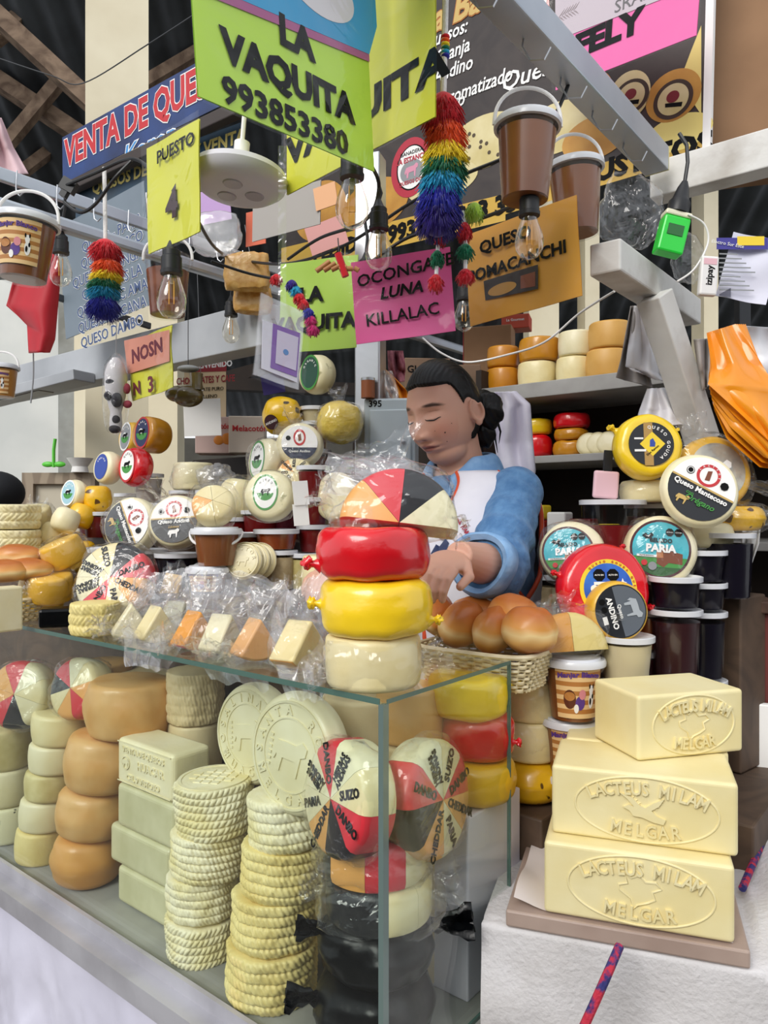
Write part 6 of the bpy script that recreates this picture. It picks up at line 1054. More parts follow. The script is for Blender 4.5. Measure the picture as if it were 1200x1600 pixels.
obj('body', G().sphere((.0, 0, -.012), (.042, .03, .03), 24, 16).sphere((-.03, 0, -.006), (.032, .024, .022), 20, 14), JG, pt); obj('neck', G().lathe([(.020, 0), (.016, .02), (.018, .045), (.014, .046), (.012, .02)], 20), JG, pt, T3((.022, 0, .004))); obj('cap', G().sphere((.0, 0, .062), (.030, .02, .010), 18, 10), GREY, pt); obj('string', G().tube([(0, 0, .07), (.0, 0, .30)], .0012, 6), BLK, pt)
# plug, card machine, papers at the right
GRN2 = mat('bright_green_plastic', '#22d43c', .35, coat=.3)
q = P(1050, 365, 1.52); pg = root('plug_adapter', 'bright green and cream plug adapter hanging on a black cable', 'plug', stand(q, 0, 0, 14))
bev(obj('body', G().box(-.027, .027, -.018, .018, -.045, .03), GRN2, pg, smooth=False), .004); bev(obj('top', G().box(-.027, .027, -.018, .018, .0305, .042), mat('cream_plastic', '#e8e4c8', .4), pg, smooth=False), .003); obj('label_panel', G().box(-.016, .016, -.0195, -.018, -.01, .012), mat('dark_green_print2', '#2a6a34', .5), pg)
obj('socket', G().lathe([(0, .042), (.022, .042), (.022, .065), (.017, .072), (.012, .095), (.006, .11), (0, .11)], 20), BLK, pg); obj('cord', G().tube([(0, 0, .108), (-.004, 0, .15), (-.012, .01, .19), (-.03, .02, .215)], .004, 8), BLK, pg)
o, M = sheet('paper_bill', 'printed bill with a purple and yellow header at the right edge', P(1118, 462, 1.55), P(1196, 477, 1.53), .135, mat('lilac_white_paper', '#dcdcec', .5), 'paper', sleeve=False, wav=.003); patch(o, M, [(1118, 374), (1198, 374), (1198, 392), (1118, 392)], mat('purple_header', '#3a3490', .5), .004); patch(o, M, [(1150, 372), (1192, 372), (1192, 386), (1150, 386)], YEL, .0048); put(o, M, 'Electro Sur Este', 1135, 384, .010, WHITE, z=.006)
for i in range(9): patch(o, M, [(1122, 398 + i * 7), (1150 + (i * 37 % 30), 399 + i * 7), (1150 + (i * 37 % 30), 401 + i * 7), (1122, 400 + i * 7)], GREY, .005)
patch(o, M, [(1122, 462), (1140, 452), (1140, 466), (1122, 464)], mat('bars_print', '#5a5a6a', .5), .005)
o = tag(bev(obj('card_reader', G().box(-.018, .018, -.008, .008, -.04, .04), WPL, None, stand(P(1106, 432, 1.50), 0, 0, 4), smooth=False), .004), 'white card reader lettered izipay beside the printed bill', 'card reader'); obj('lettering', text('izipay', .018, .02), INK, o, T3((0, -.0085, .0)) @ Matrix.Rotation(R(90), 4, 'X') @ Matrix.Rotation(R(90), 4, 'Z')); obj('screen', G().box(-.013, .013, -.0088, -.008, .022, .034), mat('pink_screen', '#e8b8c0', .3), o)
loosebag('clear bag with papers behind the card reader', P(1075, 405, 1.56), .035, .02, .05, 4.4, 0, m=FILM, ampl=.15); loosebag('clear crumpled bag hanging below the aluminium beam end', P(985, 330, 1.62), .07, .03, .08, 6.1, 0, m=FILM, ampl=.2)
cable('thin white cord looping beside the card reader', [(1075, 335, 1.5), (1100, 350, 1.5), (1106, 380, 1.5), (1085, 420, 1.5), (1058, 440, 1.5)], .002, WPL, 'white_cable', None)
carton('large_carton', 'large brown cardboard carton at the top right edge', P(1106 + 105, 213, 1.86), .34, .30, .42, CART, -16)
# bags hanging at the right
OBAG = mat('orange_bag_plastic', '#f29a1e', .32, c2='#e58a12', vs=5, coat=.3, bump=.25, bs=10)
ob = None
for k in range(6):
    rows_ = [(1104 + 2 * k, 520 + 4 * k, 1150 + 3 * k, 506, 1.50 - .006 * (6 - k)), (1112 - 1 * k, 575 + 3 * k, 1185, 560, 1.47 - .006 * (6 - k)), (1106 + 2 * k, 600 + 8 * k, 1215, 610, 1.45 - .008 * (6 - k)), (1150 - 3 * k, 640 + 9 * k, 1232, 660, 1.44 - .008 * (6 - k)), (1202 - 3 * k, 690 + 8 * k, 1260, 740, 1.43 - .008 * (6 - k))]
    rows_ = [(r[0], r[1], r[2], r[3], r[4] + .05) for r in rows_]
    o = obj('orange_bag', G().grid(lambda a, b: P(*[x + (.012 * noise.noise((a * 3, b * 4, k)) + .006 * sin(a * 9 + k) if j == 2 else 0) for j, x in enumerate(strip(rows_, a, b))]), 16, 30), OBAG, ang=180); tag(o, 'orange plastic bag in the hanging pile under the timber arm', 'bag', 'orange plastic bags under the timber arm')
def hangbag(label, rows_, m, sd, name='hanging_bag', gp=None):
    g = G().grid(lambda a, b: P(*[x + (.03 * noise.noise((a * 2.6, b * 2.5, sd)) + .012 * sin(a * 12 + sd) if j == 2 else 0) for j, x in enumerate(strip(rows_, a, b))]), 26, 30)
    o = tag(obj(name, g, m, ang=180), label, 'bag', gp); s = o.modifiers.new('solid', 'SOLIDIFY'); s.thickness = .002; return o
WBAG = mat('white_bag_plastic', '#f2f0f2', .5, c2='#e6e4e8', vs=6, bump=.2, bs=10); GBAG = mat('grey_bag_plastic', '#b0aaa6', .6, c2='#98928e', vs=6, bump=.2, bs=10)
hangbag('white plastic bags hanging behind the timber brace', [(992, 478, 1010, 478, 1.68), (982, 540, 1030, 540, 1.68), (978, 572, 1036, 585, 1.68), (990, 580, 1042, 598, 1.68)], WBAG, 3); hangbag('grey plastic bags hanging left of the white ones behind the brace', [(985, 478, 1000, 478, 1.70), (970, 560, 1010, 560, 1.70), (962, 590, 1020, 606, 1.70)], GBAG, 5)
hangbag('crumpled whitish bag on the shelf below the timber brace', [(1012, 608, 1040, 606, 1.68), (1000, 640, 1062, 640, 1.66), (992, 668, 1066, 664, 1.64)], WBAG, 8)
hangbag('greyish bags between the timber brace and the orange pile', [(1085, 530, 1120, 528, 1.60), (1092, 580, 1115, 580, 1.60), (1098, 610, 1112, 600, 1.60)], GBAG, 9)
hangbag('translucent whitish sheet hanging behind the orange pile', [(1150, 508, 1210, 512, 1.62), (1165, 560, 1215, 560, 1.62), (1190, 600, 1215, 600, 1.62)], WBAG, 11)
hangbag('white net bag hanging behind her bun', [(772, 612, 806, 612, 1.92), (775, 640, 828, 632, 1.92), (772, 690, 832, 690, 1.92), (780, 740, 836, 735, 1.90), (800, 762, 832, 765, 1.90)], mat('white_net', '#e6e2ee', .6, c2='#d4d0e0', vs=10), 13)
hangbag('pink patterned towel hanging left of her head', [(606, 548, 630, 548, 2.1), (608, 580, 634, 578, 2.1), (612, 600, 632, 596, 2.1)], mat('dusty_pink_towel', '#a86a74', .9, c2='#7a3a48', vs=60), 15); hangbag('orange cloth hanging beside the locker behind her face', [(590, 570, 612, 585, 2.05), (598, 600, 636, 610, 2.05), (618, 632, 640, 640, 2.05)], mat('orange_cloth', '#e08c1c', .6), 17)
hangbag('clear crumpled film over the metal locker', [(592, 578, 612, 580, 1.98), (588, 610, 622, 612, 1.98), (598, 626, 622, 628, 1.98)], FROST, 19)
hangbag('pale pinkish cloth at the left edge above the rails', [(-20, 180, 2, 185, 2.2), (-20, 230, 22, 232, 2.2), (-20, 275, 45, 272, 2.2)], mat('pale_pink_cloth', '#d8b8bc', .8), 21)
hangbag('white cloth at the right behind the tall black jam tub', [(1160, 812, 1190, 812, 1.62), (1158, 850, 1186, 850, 1.62), (1158, 885, 1172, 890, 1.62)], COWM, 23)
tag(bev(obj('dark_post', G().box(-.02, .02, -.02, .02, 0, 2.3), mat('dark_steel', '#3a3c40'), None, T3(V((P(1160, 0, 2.6).x, 2.6, 0))), smooth=False), .002), 'thin dark post behind the hanging orange bags', 'post')
# ---------------------------------------------------------------- the woman
HC = P(693, 644, 1.65)
YAWH, PITCH = 42, -16
def frameZ(yaw, p, pitch=0, roll=0):                                      # local Y = the way she looks, Z up, X to her right
    y = R(yaw); f = V((-sin(y), -cos(y), 0)); x = f.cross(V((0, 0, 1)))
    M = Matrix((x, f, V((0, 0, 1)))).transposed().to_4x4() @ Matrix.Rotation(R(pitch), 4, 'X') @ Matrix.Rotation(R(roll), 4, 'Y'); M.translation = p; return M
HM = frameZ(YAWH, HC, PITCH, 3); BM_ = frameZ(46, HC + V((.012, .01, .018)))
def sm(a, b, x): t = min(1, max(0, (x - a) / (b - a))); return t * t * (3 - 2 * t)
def ga(x, x0, s): return exp(-((x - x0) / s) ** 2)
def head_pt(d):
    x, y, z = d.x * .0715, d.y * .094, d.z * .114
    if z < 0:                                                             # jaw: narrows and comes forward
        t = min(1, -z / .114); x *= 1 - .20 * sm(.35, 1, t); 
        if y > 0: y *= 1 - .10 * sm(.5, 1, t)
        else: y *= 1 - .55 * sm(.1, .9, t)
    else:
        if y < 0: y *= 1.04
    fr = sm(.15, .6, d.y)                                                 # only on the front
    if fr > 0:
        ax = abs(x); e = 0
        e -= .004 * ga(z, .05, .03) * ga(x, 0, .05)
        e += .0045 * ga(z, .026, .010) * sm(.055, .03, ax)                # brow ridge
        e -= .0135 * ga(ax, .030, .017) * ga(z, .006, .013)               # eye sockets
        e += .0095 * ga(ax, .031, .013) * ga(z, .000, .0080)              # closed lids
        nz = sm(.022, -.038, z); br = .004 + .019 * nz ** 1.3             # nose
        if z > -.041: e += br * ga(x, 0, .0075 + .006 * nz) * sm(.028, .012, z) if z > .012 else br * ga(x, 0, .0075 + .006 * nz)
        else: e += .023 * ga(x, 0, .0135) * sm(-.053, -.041, z)
        e += .011 * ga(ax, .0145, .0065) * ga(z, -.038, .0075)             # nostril wings
        e += .007 * ga(ax, .044, .024) * ga(z, -.034, .026)               # cheeks
        e -= .0025 * ga(x, 0, .006) * ga(z, -.052, .005)
        e += .0105 * ga(x, 0, .021) * ga(z, -.0600, .0042) + .0115 * ga(x, 0, .019) * ga(z, -.0705, .0048) - .006 * ga(x, 0, .024) * ga(z, -.0652, .0017)   # lips
        e -= .003 * ga(x, 0, .02) * ga(z, -.082, .005); e += .008 * ga(x, 0, .022) * ga(z, -.098, .012)
        e -= .002 * ga(ax, .027, .006) * ga(z, -.056, .014)
        y += e * fr
    return V((x, y, z))
def headg():
    g = G(); n, k = 220, 170; v = []
    for i in range(k + 1):
        t = pi * i / k
        for j in range(n): a = 2 * pi * j / n; v.append(head_pt(V((sin(t) * cos(a), sin(t) * sin(a), -cos(t)))))
    f = [(i * n + j, i * n + (j + 1) % n, (i + 1) * n + (j + 1) % n, (i + 1) * n + j) for i in range(k) for j in range(n)]
    return g.add(v, f)
g = G(); g.join(headg(), HM)
for s in (-1, 1):                                                         # ears
    def ef(d): return 1 - .28 * ga(d.x * s, .75, .45) * ga(sqrt(d.y ** 2 + d.z ** 2), 0, .55)
    EM = HM @ T3((s * .074, -.012, -.010)) @ Matrix.Rotation(R(s * 22), 4, 'Z') @ Matrix.Rotation(R(-12), 4, 'X'); g.sphere((0, 0, 0), (.007, .017, .028), 24, 18, M=EM)
    g.tube([(s * .009, .015 * cos(t_) - .001, .026 * sin(t_) * (1 if sin(t_) > 0 else .85)) for t_ in [R(60 - 300 * q / 20) + R(30) for q in range(21)]], .0040, 10, M=EM); g.sphere((s * .007, .003, -.024), (.006, .009, .009), 14, 10, M=EM); g.sphere((s * .006, .014, -.004), (.004, .005, .009), 12, 8, M=EM)
def loft(secs, n=40, pw=2.4, M=None, off=0):                              # secs: (z, half width, half depth, y offset)
    v = []
    for (z, a, b, yo) in secs:
        for j in range(n):
            t = 2 * pi * j / n; c, s = cos(t), sin(t); rr = 1 / ((abs(c) ** pw + abs(s) ** pw) ** (1 / pw)); v.append((c * rr * (a + off), yo + s * rr * (b + off), z))
    k = len(secs); f = [(i * n + j, i * n + (j + 1) % n, (i + 1) * n + (j + 1) % n, (i + 1) * n + j) for i in range(k - 1) for j in range(n)]
    f += [tuple(range(n)), tuple(range((k - 1) * n + n - 1, (k - 1) * n - 1, -1))]
    g = G(); g.add(v, f, 0, M); return g
TOR = [(-.86, .165, .115, -.05), (-.72, .165, .118, -.05), (-.58, .158, .115, -.045), (-.47, .160, .120, -.038), (-.38, .168, .128, -.032), (-.30, .172, .120, -.036), (-.23, .168, .10, -.046), (-.185, .145, .082, -.052), (-.160, .105, .068, -.054), (-.140, .065, .058, -.050)]
def smooth_secs(secs, m=4):
    out = []
    for i in range(len(secs) - 1):
        p0, p1, p2, p3 = [V(secs[max(0, min(len(secs) - 1, i + q))]) for q in (-1, 0, 1, 2)]
        for k in range(m): t = k / m; out.append(tuple(.5 * ((2 * p1) + (p2 - p0) * t + (2 * p0 - 5 * p1 + 4 * p2 - p3) * t * t + (3 * p1 - p0 - 3 * p2 + p3) * t ** 3)))
    out.append(tuple(secs[-1])); return out
TS = smooth_secs(TOR)
def bl_(p): return BM_.inverted() @ p
g.sphere((0, .012, -.082), (.048, .052, .036), 24, 18, M=HM)
neck = [V((0, -.062, -.20)), V((0, -.050, -.15)), V((0, -.030, -.10)), V((0, -.018, -.06))]
g.tube(neck, [.062, .054, .052, .052], 24, M=BM_)
g.join(loft(TS, off=-.006), BM_)
# arms: her left one bends towards the goods in front
LS, LE = V((-.145, -.045, -.195)), bl_(P(776, 888, 1.455)); LW = bl_(P(716, 868, 1.295))
RS, RE, RW2 = V((.150, -.045, -.195)), V((.185, .10, -.40)), V((.06, .27, -.36))
def limb(g, pts, rs, M, n=20): 
    out, ro = [], []
    for i in range(len(pts) - 1):
        for k in range(8): t = k / 8; out.append(pts[i].lerp(pts[i + 1], t)); ro.append(rs[i] * (1 - t) + rs[i + 1] * t)
    g.tube(out + [pts[-1]], ro + [rs[-1]], n, M=M)
limb(g, [LS, LE], [.048, .042], BM_); limb(g, [LE + (LS - LE) * .04, LE.lerp(LW, .35), LW], [.043, .041, .026], BM_); limb(g, [RS, RE], [.046, .040], BM_); limb(g, [RE, RE.lerp(RW2, .35), RW2], [.040, .038, .026], BM_)
def hand(g, Wp, dirn, up, M, curl=1, S_=.88):
    d = dirn.normalized(); u = (up - d * up.dot(d)).normalized(); s = d.cross(u)         # d along the fingers, u back of the hand, s across
    M = M @ T3(Wp) @ Matrix.Scale(S_, 4) @ T3(-Wp)
    pc = Wp + d * .042
    v = G(); v.sphere((0, 0, 0), (.040, .047, .017), 24, 16)
    MM = M @ T3(pc) @ Matrix((s, d, u)).transposed().to_4x4(); g.join(v, MM)
    for i, (o_, ln) in enumerate([(-.028, .068), (-.010, .076), (.009, .071), (.026, .056)]):
        p0 = pc + s * o_ + d * .030; c = .9 * curl; a1, a2, a3 = .45 * c, 1.15 * c, 1.75 * c; p = [p0]
        for ang_, l in ((a1, .45), (a2, .32), (a3, .26)): p.append(p[-1] + (d * cos(ang_) - u * sin(ang_)) * ln * l)
        g.tube([p[0], p[1], p[2], p[3]], [.0095, .0092, .0084, .0070], 12, M=M); 
        for q, r_ in zip(p[1:], (.0096, .0088, .0072)): g.sphere(q, r_, 12, 8, M=M)
    p0 = pc - s * .030 - d * .012; p1 = p0 - s * .022 + d * .026 - u * .012; p2 = p1 + d * .028 - u * .012 + s * .004
    g.tube([p0 + s * .01, p0, p1, p2], [.013, .0125, .0105, .0085], 12, M=M); g.sphere(p1, .0108, 12, 8, M=M); g.sphere(p2, .0086, 12, 8, M=M)
hd = (BM_.inverted().to_3x3() @ V((-.50, -.80, -.22))); hu = (BM_.inverted().to_3x3() @ V((.1, -.35, 1)))
hand(g, LW, hd, hu, BM_, 1.0); hand(g, RW2, V((-.3, 1, -.1)), V((0, 0, 1)), BM_, .9)
for s in (-1, 1):                                                         # legs under the apron
    limb(g, [V((s * .085, -.05, -.82)), V((s * .08, -.045, -1.14)), V((s * .078, -.05, -1.455))], [.085, .058, .036], BM_); g.sphere((s * .078, .0, -1.475), (.042, .115, .026), 20, 12, M=BM_)
raw = bpy.data.meshes.new('body_source'); raw.from_pydata(g.v, [], g.f)
src = bpy.data.objects.new('body_source', raw); COL.objects.link(src)
def remeshed(src, vox, smooth_it=4, fac=.5):
    m = src.modifiers.new('r', 'REMESH'); m.mode = 'VOXEL'; m.voxel_size = vox
    if smooth_it: s = src.modifiers.new('s', 'SMOOTH'); s.iterations = smooth_it; s.factor = fac
    dg = bpy.context.evaluated_depsgraph_get(); me = bpy.data.meshes.new_from_object(src.evaluated_get(dg)); old = src.data
    bpy.data.objects.remove(src); bpy.data.meshes.remove(old); return me
body = remeshed(src, .0024, 3, .5); body.name = 'person'
# skin colour with its own lips, brows and blush, plus painted shade at lip line, lid fold and nostrils, in pigment
SK = bpy.data.materials.new('skin'); SK.use_nodes = True; n_ = SK.node_tree; b_ = n_.nodes['Principled BSDF']; at = n_.nodes.new('ShaderNodeVertexColor'); at.layer_name = 'pigment_shade'; n_.links.new(at.outputs[0], b_.inputs['Base Color']); b_.inputs['Roughness'].default_value = .42; b_.inputs['Subsurface Weight'].default_value = .12; b_.inputs['Subsurface Radius'].default_value = (.01, .004, .002); b_.inputs['Specular IOR Level'].default_value = .4
import numpy as np
nv = len(body.vertices); co = np.empty(nv * 3); body.vertices.foreach_get('co', co); co = co.reshape(-1, 3)
inv = np.array(HM.inverted()); L3 = co @ inv[:3, :3].T + inv[:3, 3]; x, y, z = L3[:, 0], L3[:, 1], L3[:, 2]; ax = np.abs(x)
skin = np.array(lin('#d2a089')[:3]); col = np.tile(skin, (nv, 1))
def blend(c, w_): global col; w_ = np.clip(w_, 0, 1)[:, None]; col = col * (1 - w_) + np.array(lin(c)[:3]) * w_
fr = (y > .04)
blend('#c07a66', .55 * np.exp(-((ax - .043) / .02) ** 2 - ((z + .032) / .022) ** 2) * fr)
blend('#8e4640', np.clip(1.5 - ((x / .0225) ** 2 + ((z + .0652) / (.0095 * (1 - .3 * (ax / .0225) ** 2))) ** 2) * 1.5, 0, 1) * .85 * fr)
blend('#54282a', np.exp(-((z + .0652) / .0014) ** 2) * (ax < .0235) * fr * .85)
blend('#2a1a16', np.clip(1.4 - (((ax - .034) / .0215) ** 2 + ((z - .0255 + .9 * np.maximum(ax - .036, 0) * .35) / .0048) ** 2) * 1.4, 0, 1) * .92 * fr)
blend('#3a2620', .6 * np.clip(1.5 - (((ax - .031) / .0155) ** 2 + ((z + .0065 - .0035 * ((ax - .031) / .0155) ** 2) / .0019) ** 2) * 1.5, 0, 1) * .95 * fr)
blend('#8a5644', np.clip(1.2 - (((ax - .031) / .017) ** 2 + ((z - .012) / .0016) ** 2) * 1.2, 0, 1) * .5 * fr)
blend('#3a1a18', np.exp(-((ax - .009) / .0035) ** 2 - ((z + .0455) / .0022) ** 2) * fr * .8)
ca = body.color_attributes.new('pigment_shade', 'FLOAT_COLOR', 'POINT'); ca.data.foreach_set('color', np.concatenate([col, np.ones((nv, 1))], 1).ravel())
body.materials.clear(); body.materials.append(SK); body.polygons.foreach_set('use_smooth', [True] * len(body.polygons))
person = bpy.data.objects.new('person', body); COL.objects.link(person)
tag(person, 'person with black hair in a bun, denim shirt and orange-trimmed white apron, looking down', 'person')
# hair
HAIR = mat('black_hair', '#070608', .42, spec=.35, kind='wave', bump=.25, bs=40, dist=3)
DARKL = mat('dark_lash', '#120c0b', .6)
def fsurf(x, z):                                                          # nearest point of the face at that place
    i = np.argmin((L3[:, 0] - x) ** 2 + (L3[:, 2] - z) ** 2 + (L3[:, 1] < .03) * 9); return V((float(L3[i, 0]), float(L3[i, 1]), float(L3[i, 2])))
for s_ in (-1, 1):
    pts = [fsurf(s_ * (.031 + .0155 * u_), -.0068 + .0042 * u_ * u_) + V((0, .0006, 0)) for u_ in [q / 6 - 1 for q in range(13)]]
    pts = [pts[0]] + [(pts[i - 1] + pts[i] * 2 + pts[i + 1]) / 4 for i in range(1, 12)] + [pts[12]]
    obj('eyelashes', G().tube(pts, [.0006 + .0009 * sin(pi * q / 12) for q in range(13)], 6), DARKL, person, HM)
for mx_, mz_, r_ in ((-.047, -.038, .0016), (-.040, -.058, .0011), (-.057, -.022, .0010), (-.033, -.03, .0009)): obj('mole', G().sphere(fsurf(mx_, mz_), r_, 8, 6), mat('mole_brown', '#3a241e', .6), person, HM)
def hair_pt(d):
    p = head_pt(V((d.x, d.y, d.z))) if d.y < .1 else V((d.x * .0715, d.y * .094, d.z * .114)); 
    # hair line: high on the forehead, down over the temples, behind the ears to the nape
    front = sm(-.12, .42, d.y); line = .60 * front - .62 * (1 - front) + (.10 * abs(d.x) * -1) * front
    if -.15 < d.y < .35: line = line + .04 * sm(.5, .9, abs(d.x))
    w_ = sm(line - .03, line + .04, d.z); ear = ga(d.y, -.02, .20) * ga(d.z, -.14, .26) * sm(.6, .85, abs(d.x)); w_ *= 1 - min(1, 1.6 * ear); k = 1 + .075 * w_ - .18 * (1 - w_)
    if d.y < -.2: k += .015
    return V((p.x * k, p.y * k, p.z * (1 + .045 * w_ - .15 * (1 - w_))))
g = G(); n, k = 260, 200; v = []
for i in range(k + 1):
    t = pi * i / k
    for j in range(n): a = 2 * pi * j / n; v.append(hair_pt(V((sin(t) * cos(a), sin(t) * sin(a), -cos(t)))))
f = [(i * n + j, i * n + (j + 1) % n, (i + 1) * n + (j + 1) % n, (i + 1) * n + j) for i in range(k) for j in range(n)]
g.add(v, f); hair = obj('hair', g, HAIR, person, HM, ang=180)
def bunf(d): return 1 + .10 * sin(6 * math.atan2(d.z, d.x) + 4 * d.y) * .6 + .05 * noise.noise(d * 4)
g = G().sphere((0, 0, 0), (.045, .040, .048), 36, 24, fn=bunf)
bc = HM.inverted() @ P(757, 642, 1.70); obj('bun', g, HAIR, hair, T3(bc), ang=180)
g = G(); rn = random.Random(5)
hg2 = G().sphere(bc + V((.012, .006, -.045)), (.030, .030, .040), 24, 18, fn=bunf); obj('loose_hair', hg2, HAIR, hair, ang=180)
for i in range(7):
    a = bc + V((rn.uniform(-.03, .03), rn.uniform(-.01, .02), -.03)); b = a + V((rn.uniform(-.015, .015), rn.uniform(-.01, .015), -.045 - rn.uniform(0, .03))); g.tube([a, (a + b) / 2 + V((0, -.01, 0)), b], [.003, .0025, .0006], 6)
obj('loose_strands', g, HAIR, hair, ang=180)
g = G()
for s in (-1, 1): limb(g, [V((s * .085, -.05, -.80)), V((s * .08, -.045, -1.14)), V((s * .078, -.05, -1.44))], [.10, .078, .058], BM_)
obj('trousers', g, mat('dark_trousers', '#23252c', .8), person)
# denim shirt: torso and sleeves as one surface
DEN = mat('denim', '#5c88b4', .85, c2='#436f9e', vs=45, bump=.6, bs=120, sheen=.15, det=8)
DENL = mat('pale_denim', '#8fb4da', .8, c2='#6f9ac8', vs=30, bump=.4, bs=80)
g = G(); g.join(loft([s for s in TS if s[0] < -.155], off=.006), BM_)
def sleeve(S_, E_, r0, r1, end=1.0):
    pts, rs = [], []
    for i in range(26):
        t = i / 25 * end; p = S_.lerp(E_, t); pts.append(p); rs.append(r0 * (1 - t) + r1 * t + .004 * sin(t * 22) * t + .003 * noise.noise((t * 9, r0, 1)))
    g.tube(pts, rs, 28, M=BM_); g.sphere(S_, r0 * 1.0, 20, 14, M=BM_)
sleeve(LS + V((-.006, 0, -.006)), LE, .057, .060, 1.05); sleeve(RS + V((.005, 0, -.006)), RE, .060, .058, 1.03)
g.sphere(LE, .062, 20, 14, M=BM_)
L1 = LE.lerp(LW, .40); pts = [LE.lerp(L1, i / 8) for i in range(9)]; g.tube(pts, [.062 - .001 * i for i in range(9)], 24, M=BM_)
R1 = RE.lerp(RW2, .4); g.tube([RE, R1], [.058, .052], 20, M=BM_); g.sphere(RE, .058, 16, 12, M=BM_)
raw = bpy.data.meshes.new('shirt_source'); raw.from_pydata(g.v, [], g.f); src = bpy.data.objects.new('shirt_source', raw); COL.objects.link(src)
sh_ = remeshed(src, .004, 6, .5); nvs = len(sh_.vertices)
vc = [(v_.co.copy(), v_.normal.copy()) for v_ in sh_.vertices]             # wrinkles
for v_, (c, n_o) in zip(sh_.vertices, vc): v_.co = c + n_o * (.0036 * noise.noise(c * 22) + .0045 * abs(noise.noise(V((c.x * 13 + c.z * 24, c.y * 13, c.z * 9)))))
sh_.materials.clear(); sh_.materials.append(DEN); sh_.polygons.foreach_set('use_smooth', [True] * len(sh_.polygons)); sh_.name = 'shirt'
shirt = bpy.data.objects.new('shirt', sh_); COL.objects.link(shirt); shirt.parent = person
# rolled cuff and collar
def cuff(a, b, r0, nm):
    d = (b - a).normalized(); g = G(); rf = d.orthogonal().normalized(); bn = d.cross(rf); pr = [(r0 * .86, .012), (r0 * 1.02, .0), (r0 * 1.13, .010), (r0 * 1.16, .03), (r0 * 1.12, .048), (r0 * 1.02, .055), (r0 * .84, .048)]; n = 48; v = []
    for rr, t in pr:
        for j in range(n): an = 2 * pi * j / n; k_ = rr * (1 + .04 * sin(3 * an + 1) + .03 * noise.noise((cos(an) * 2, sin(an) * 2, t * 60))); v.append(a + d * (t + .004 * sin(2 * an)) + (rf * cos(an) + bn * sin(an)) * k_)
    K = len(pr); g.add(v, [(i * n + j, i * n + (j + 1) % n, (i + 1) * n + (j + 1) % n, (i + 1) * n + j) for i in range(K - 1) for j in range(n)], 0, BM_); return obj(nm, g, DENL, shirt, ang=80)
cuff(LE.lerp(LW, .22), LW, .055, 'rolled_cuff'); cuff(RE.lerp(RW2, .18), RW2, .054, 'rolled_cuff')
def collar(a, b):                                                         # a around the neck from front to front, b from the band outward
    an = R(-65) + a * R(310) ; an = pi / 2 + (a - .5) * R(300) + pi; nx, ny = cos(an), sin(an); r = .060 + .034 * b; z = -.118 - .010 * sin(an) - .055 * b * (.6 + .4 * abs(nx)) + .018 * sin(pi * b)
    fdrop = sm(.45, 1, ny); return (nx * r * 1.05, -.048 + ny * r * (1 + .35 * fdrop), z - .045 * fdrop)
o = obj('collar', G().grid(collar, 60, 8, M=BM_), DENL, shirt, ang=180); s = o.modifiers.new('solid', 'SOLIDIFY'); s.thickness = .004
# apron: front and back panels open at the arm holes, orange piping
APR = mat('white_apron_cotton', '#e4e2ea', .75, c2='#d6d4de', vs=8, bump=.3, bs=22); OTR = mat('orange_piping', '#d8502a', .6)
n = 96; OFF = .020
def half_open(z): return .92 if z < -.40 else .92 + .0 * z
g = G(); secs = [s for s in TS if -.84 < s[0] < -.150]; edges = {}
def tpt(s_, t, off=OFF): c, q = cos(t), sin(t); pw = 2.4; rr = 1 / ((abs(c) ** pw + abs(q) ** pw) ** (1 / pw)); return V((c * rr * (s_[1] + off), s_[3] + q * rr * (s_[2] + off), s_[0]))
def arm_open(z): return sm(-.44, -.36, z) * R(26) - sm(-.25, -.17, z) * R(12)
def neck_open(z): return sm(-.36, -.17, z) * R(24)
def panel(side):                                                          # side: +1 front, -1 back
    out = []
    for s_ in secs:
        z = s_[0]; ao = arm_open(z); row = []
        for hf in (0, 1):
            c0 = R(90) if side > 0 else R(270); no = neck_open(z) if side > 0 else sm(-.24, -.16, z) * R(35); wd_ = R(90) - ao
            a, b = (c0 - wd_, c0 - no) if hf == 0 else (c0 + no, c0 + wd_); row.append((a, b))
        out.append(row)
    g = G(); edge = [[], [], [], []]; K = 14
    for hf in (0, 1):
        v = []
        for i, s_ in enumerate(secs):
            a, b = out[i][hf]
            for j in range(K + 1): t = a + (b - a) * j / K; p = tpt(s_, t); p = p + V((0, 0, 0)); v.append(p + V((cos(t), sin(t), 0)) * .003 * noise.noise((t * 5, s_[0] * 12, side)))
            edge[hf * 2].append(v[i * (K + 1)] + V((0, 0, 0))); edge[hf * 2 + 1].append(v[i * (K + 1) + K])
        g.add(v, [(i * (K + 1) + j, i * (K + 1) + j + 1, (i + 1) * (K + 1) + j + 1, (i + 1) * (K + 1) + j) for i in range(len(secs) - 1) for j in range(K)])
    return g, edge
ap = G(); pg_ = []
for side in (1, -1): g, ed = panel(side); ap.join(g, BM_); pg_.append(ed)
apron = obj('apron', ap, APR, person, ang=180); s = apron.modifiers.new('solid', 'SOLIDIFY'); s.thickness = .004; s.offset = 1
z0 = next(i for i, s_ in enumerate(secs) if s_[0] > -.42)
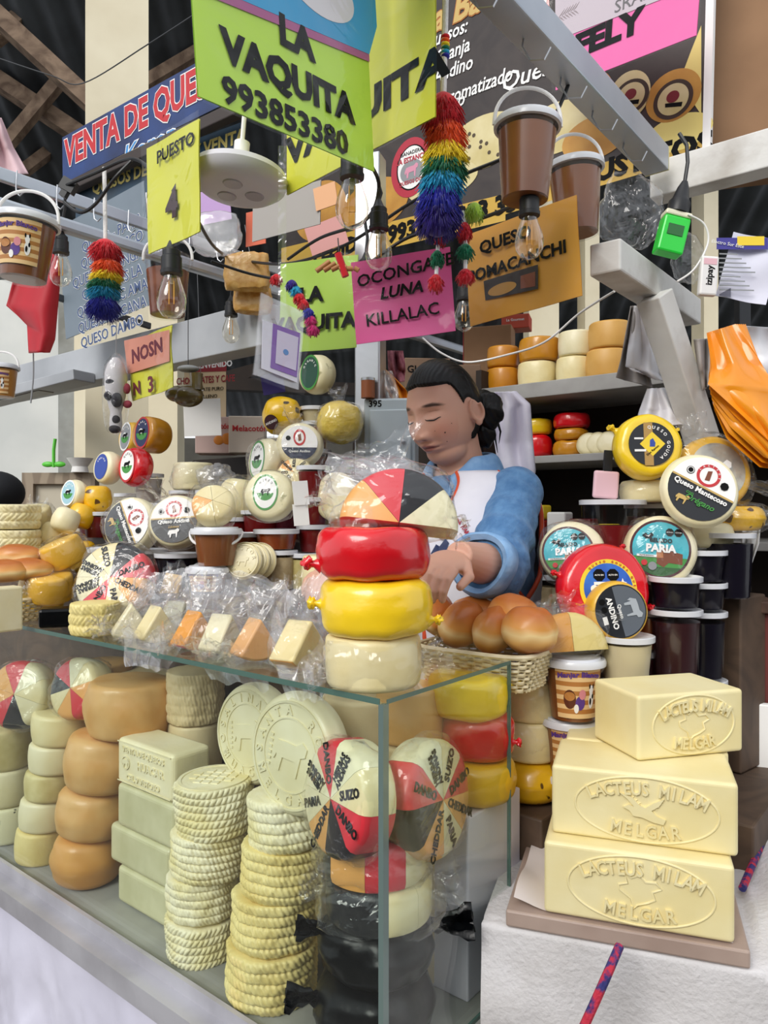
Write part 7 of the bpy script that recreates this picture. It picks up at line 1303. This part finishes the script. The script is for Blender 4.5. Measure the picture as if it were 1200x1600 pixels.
for ed, side in zip(pg_, (1, -1)):
    for k in (0, 3): obj('piping', G().tube([p for p in ed[k]][(z0 - 1):], .0052, 8, M=BM_), OTR, apron)
    for k in (1, 2):
        pts = [p for p, s_ in zip(ed[k], secs) if neck_open(s_[0]) > .01]
        if side > 0 and len(pts) > 2: obj('piping', G().tube(pts, .0052, 8, M=BM_), OTR, apron)
    obj('piping', G().tube(ed[0][:z0], .0045, 6, M=BM_), OTR, apron)
# pocket and waist binding on the front
def fp(x, z, o_=.024):
    s_ = min(TS, key=lambda q: abs(q[0] - z)); pw = 2.4; yy = (max(0, 1 - (abs(x) / (s_[1] + o_)) ** pw)) ** (1 / pw) * (s_[2] + o_) + s_[3]; return V((x, yy, z))
obj('piping', G().tube([fp(-.13 + .26 * i / 20, -.46 - .0 * i, .022) for i in range(21)], .005, 8, M=BM_), OTR, apron); obj('piping', G().tube([fp(-.02, -.46 - .012 * i, .022) for i in range(14)], .005, 8, M=BM_), OTR, apron)
# chest emblem: curved red lettering over a small blue and grey motif
cx, cz = -.078, -.300; g = G(); t = arc('PRODUCTOS DON RAMON', .048, .044, .0125, 90, 10, False, .03, .0003)
def chest(vx, vy, vz): p = fp(cx + vx, cz + vy, .0275); return p + V((0, vz, 0))
gg = G(); gg.v = [tuple(chest(-a, b, c)) for a, b, c in t.v]; gg.f = t.f; gg.m = t.m; G2 = G().join(gg, BM_); obj('lettering', G2, mat('crimson_print', '#a8243c', .6), apron, smooth=False)
def motif(pts, m, dz=.0004): g = G(); g.add([chest(-a, b, dz) for a, b in pts], [tuple(range(len(pts)))], 0, BM_); obj('print', g, m, apron, smooth=False)
motif([(-.028, -.028), (-.018, -.008), (-.006, -.012), (.004, .004), (.012, -.004), (.008, -.03), (-.01, -.036)], NAVY); motif([(.012 * cos(i * pi / 6) - .002, .012 + .011 * sin(i * pi / 6)) for i in range(12)], GREY, .0006); motif([(.008 * cos(i * pi / 6) + .002, .012 + .008 * sin(i * pi / 6)) for i in range(12)], COWM, .0009); motif([(-.03, -.037), (.03, -.037), (.028, -.041), (-.028, -.041)], GREEN)
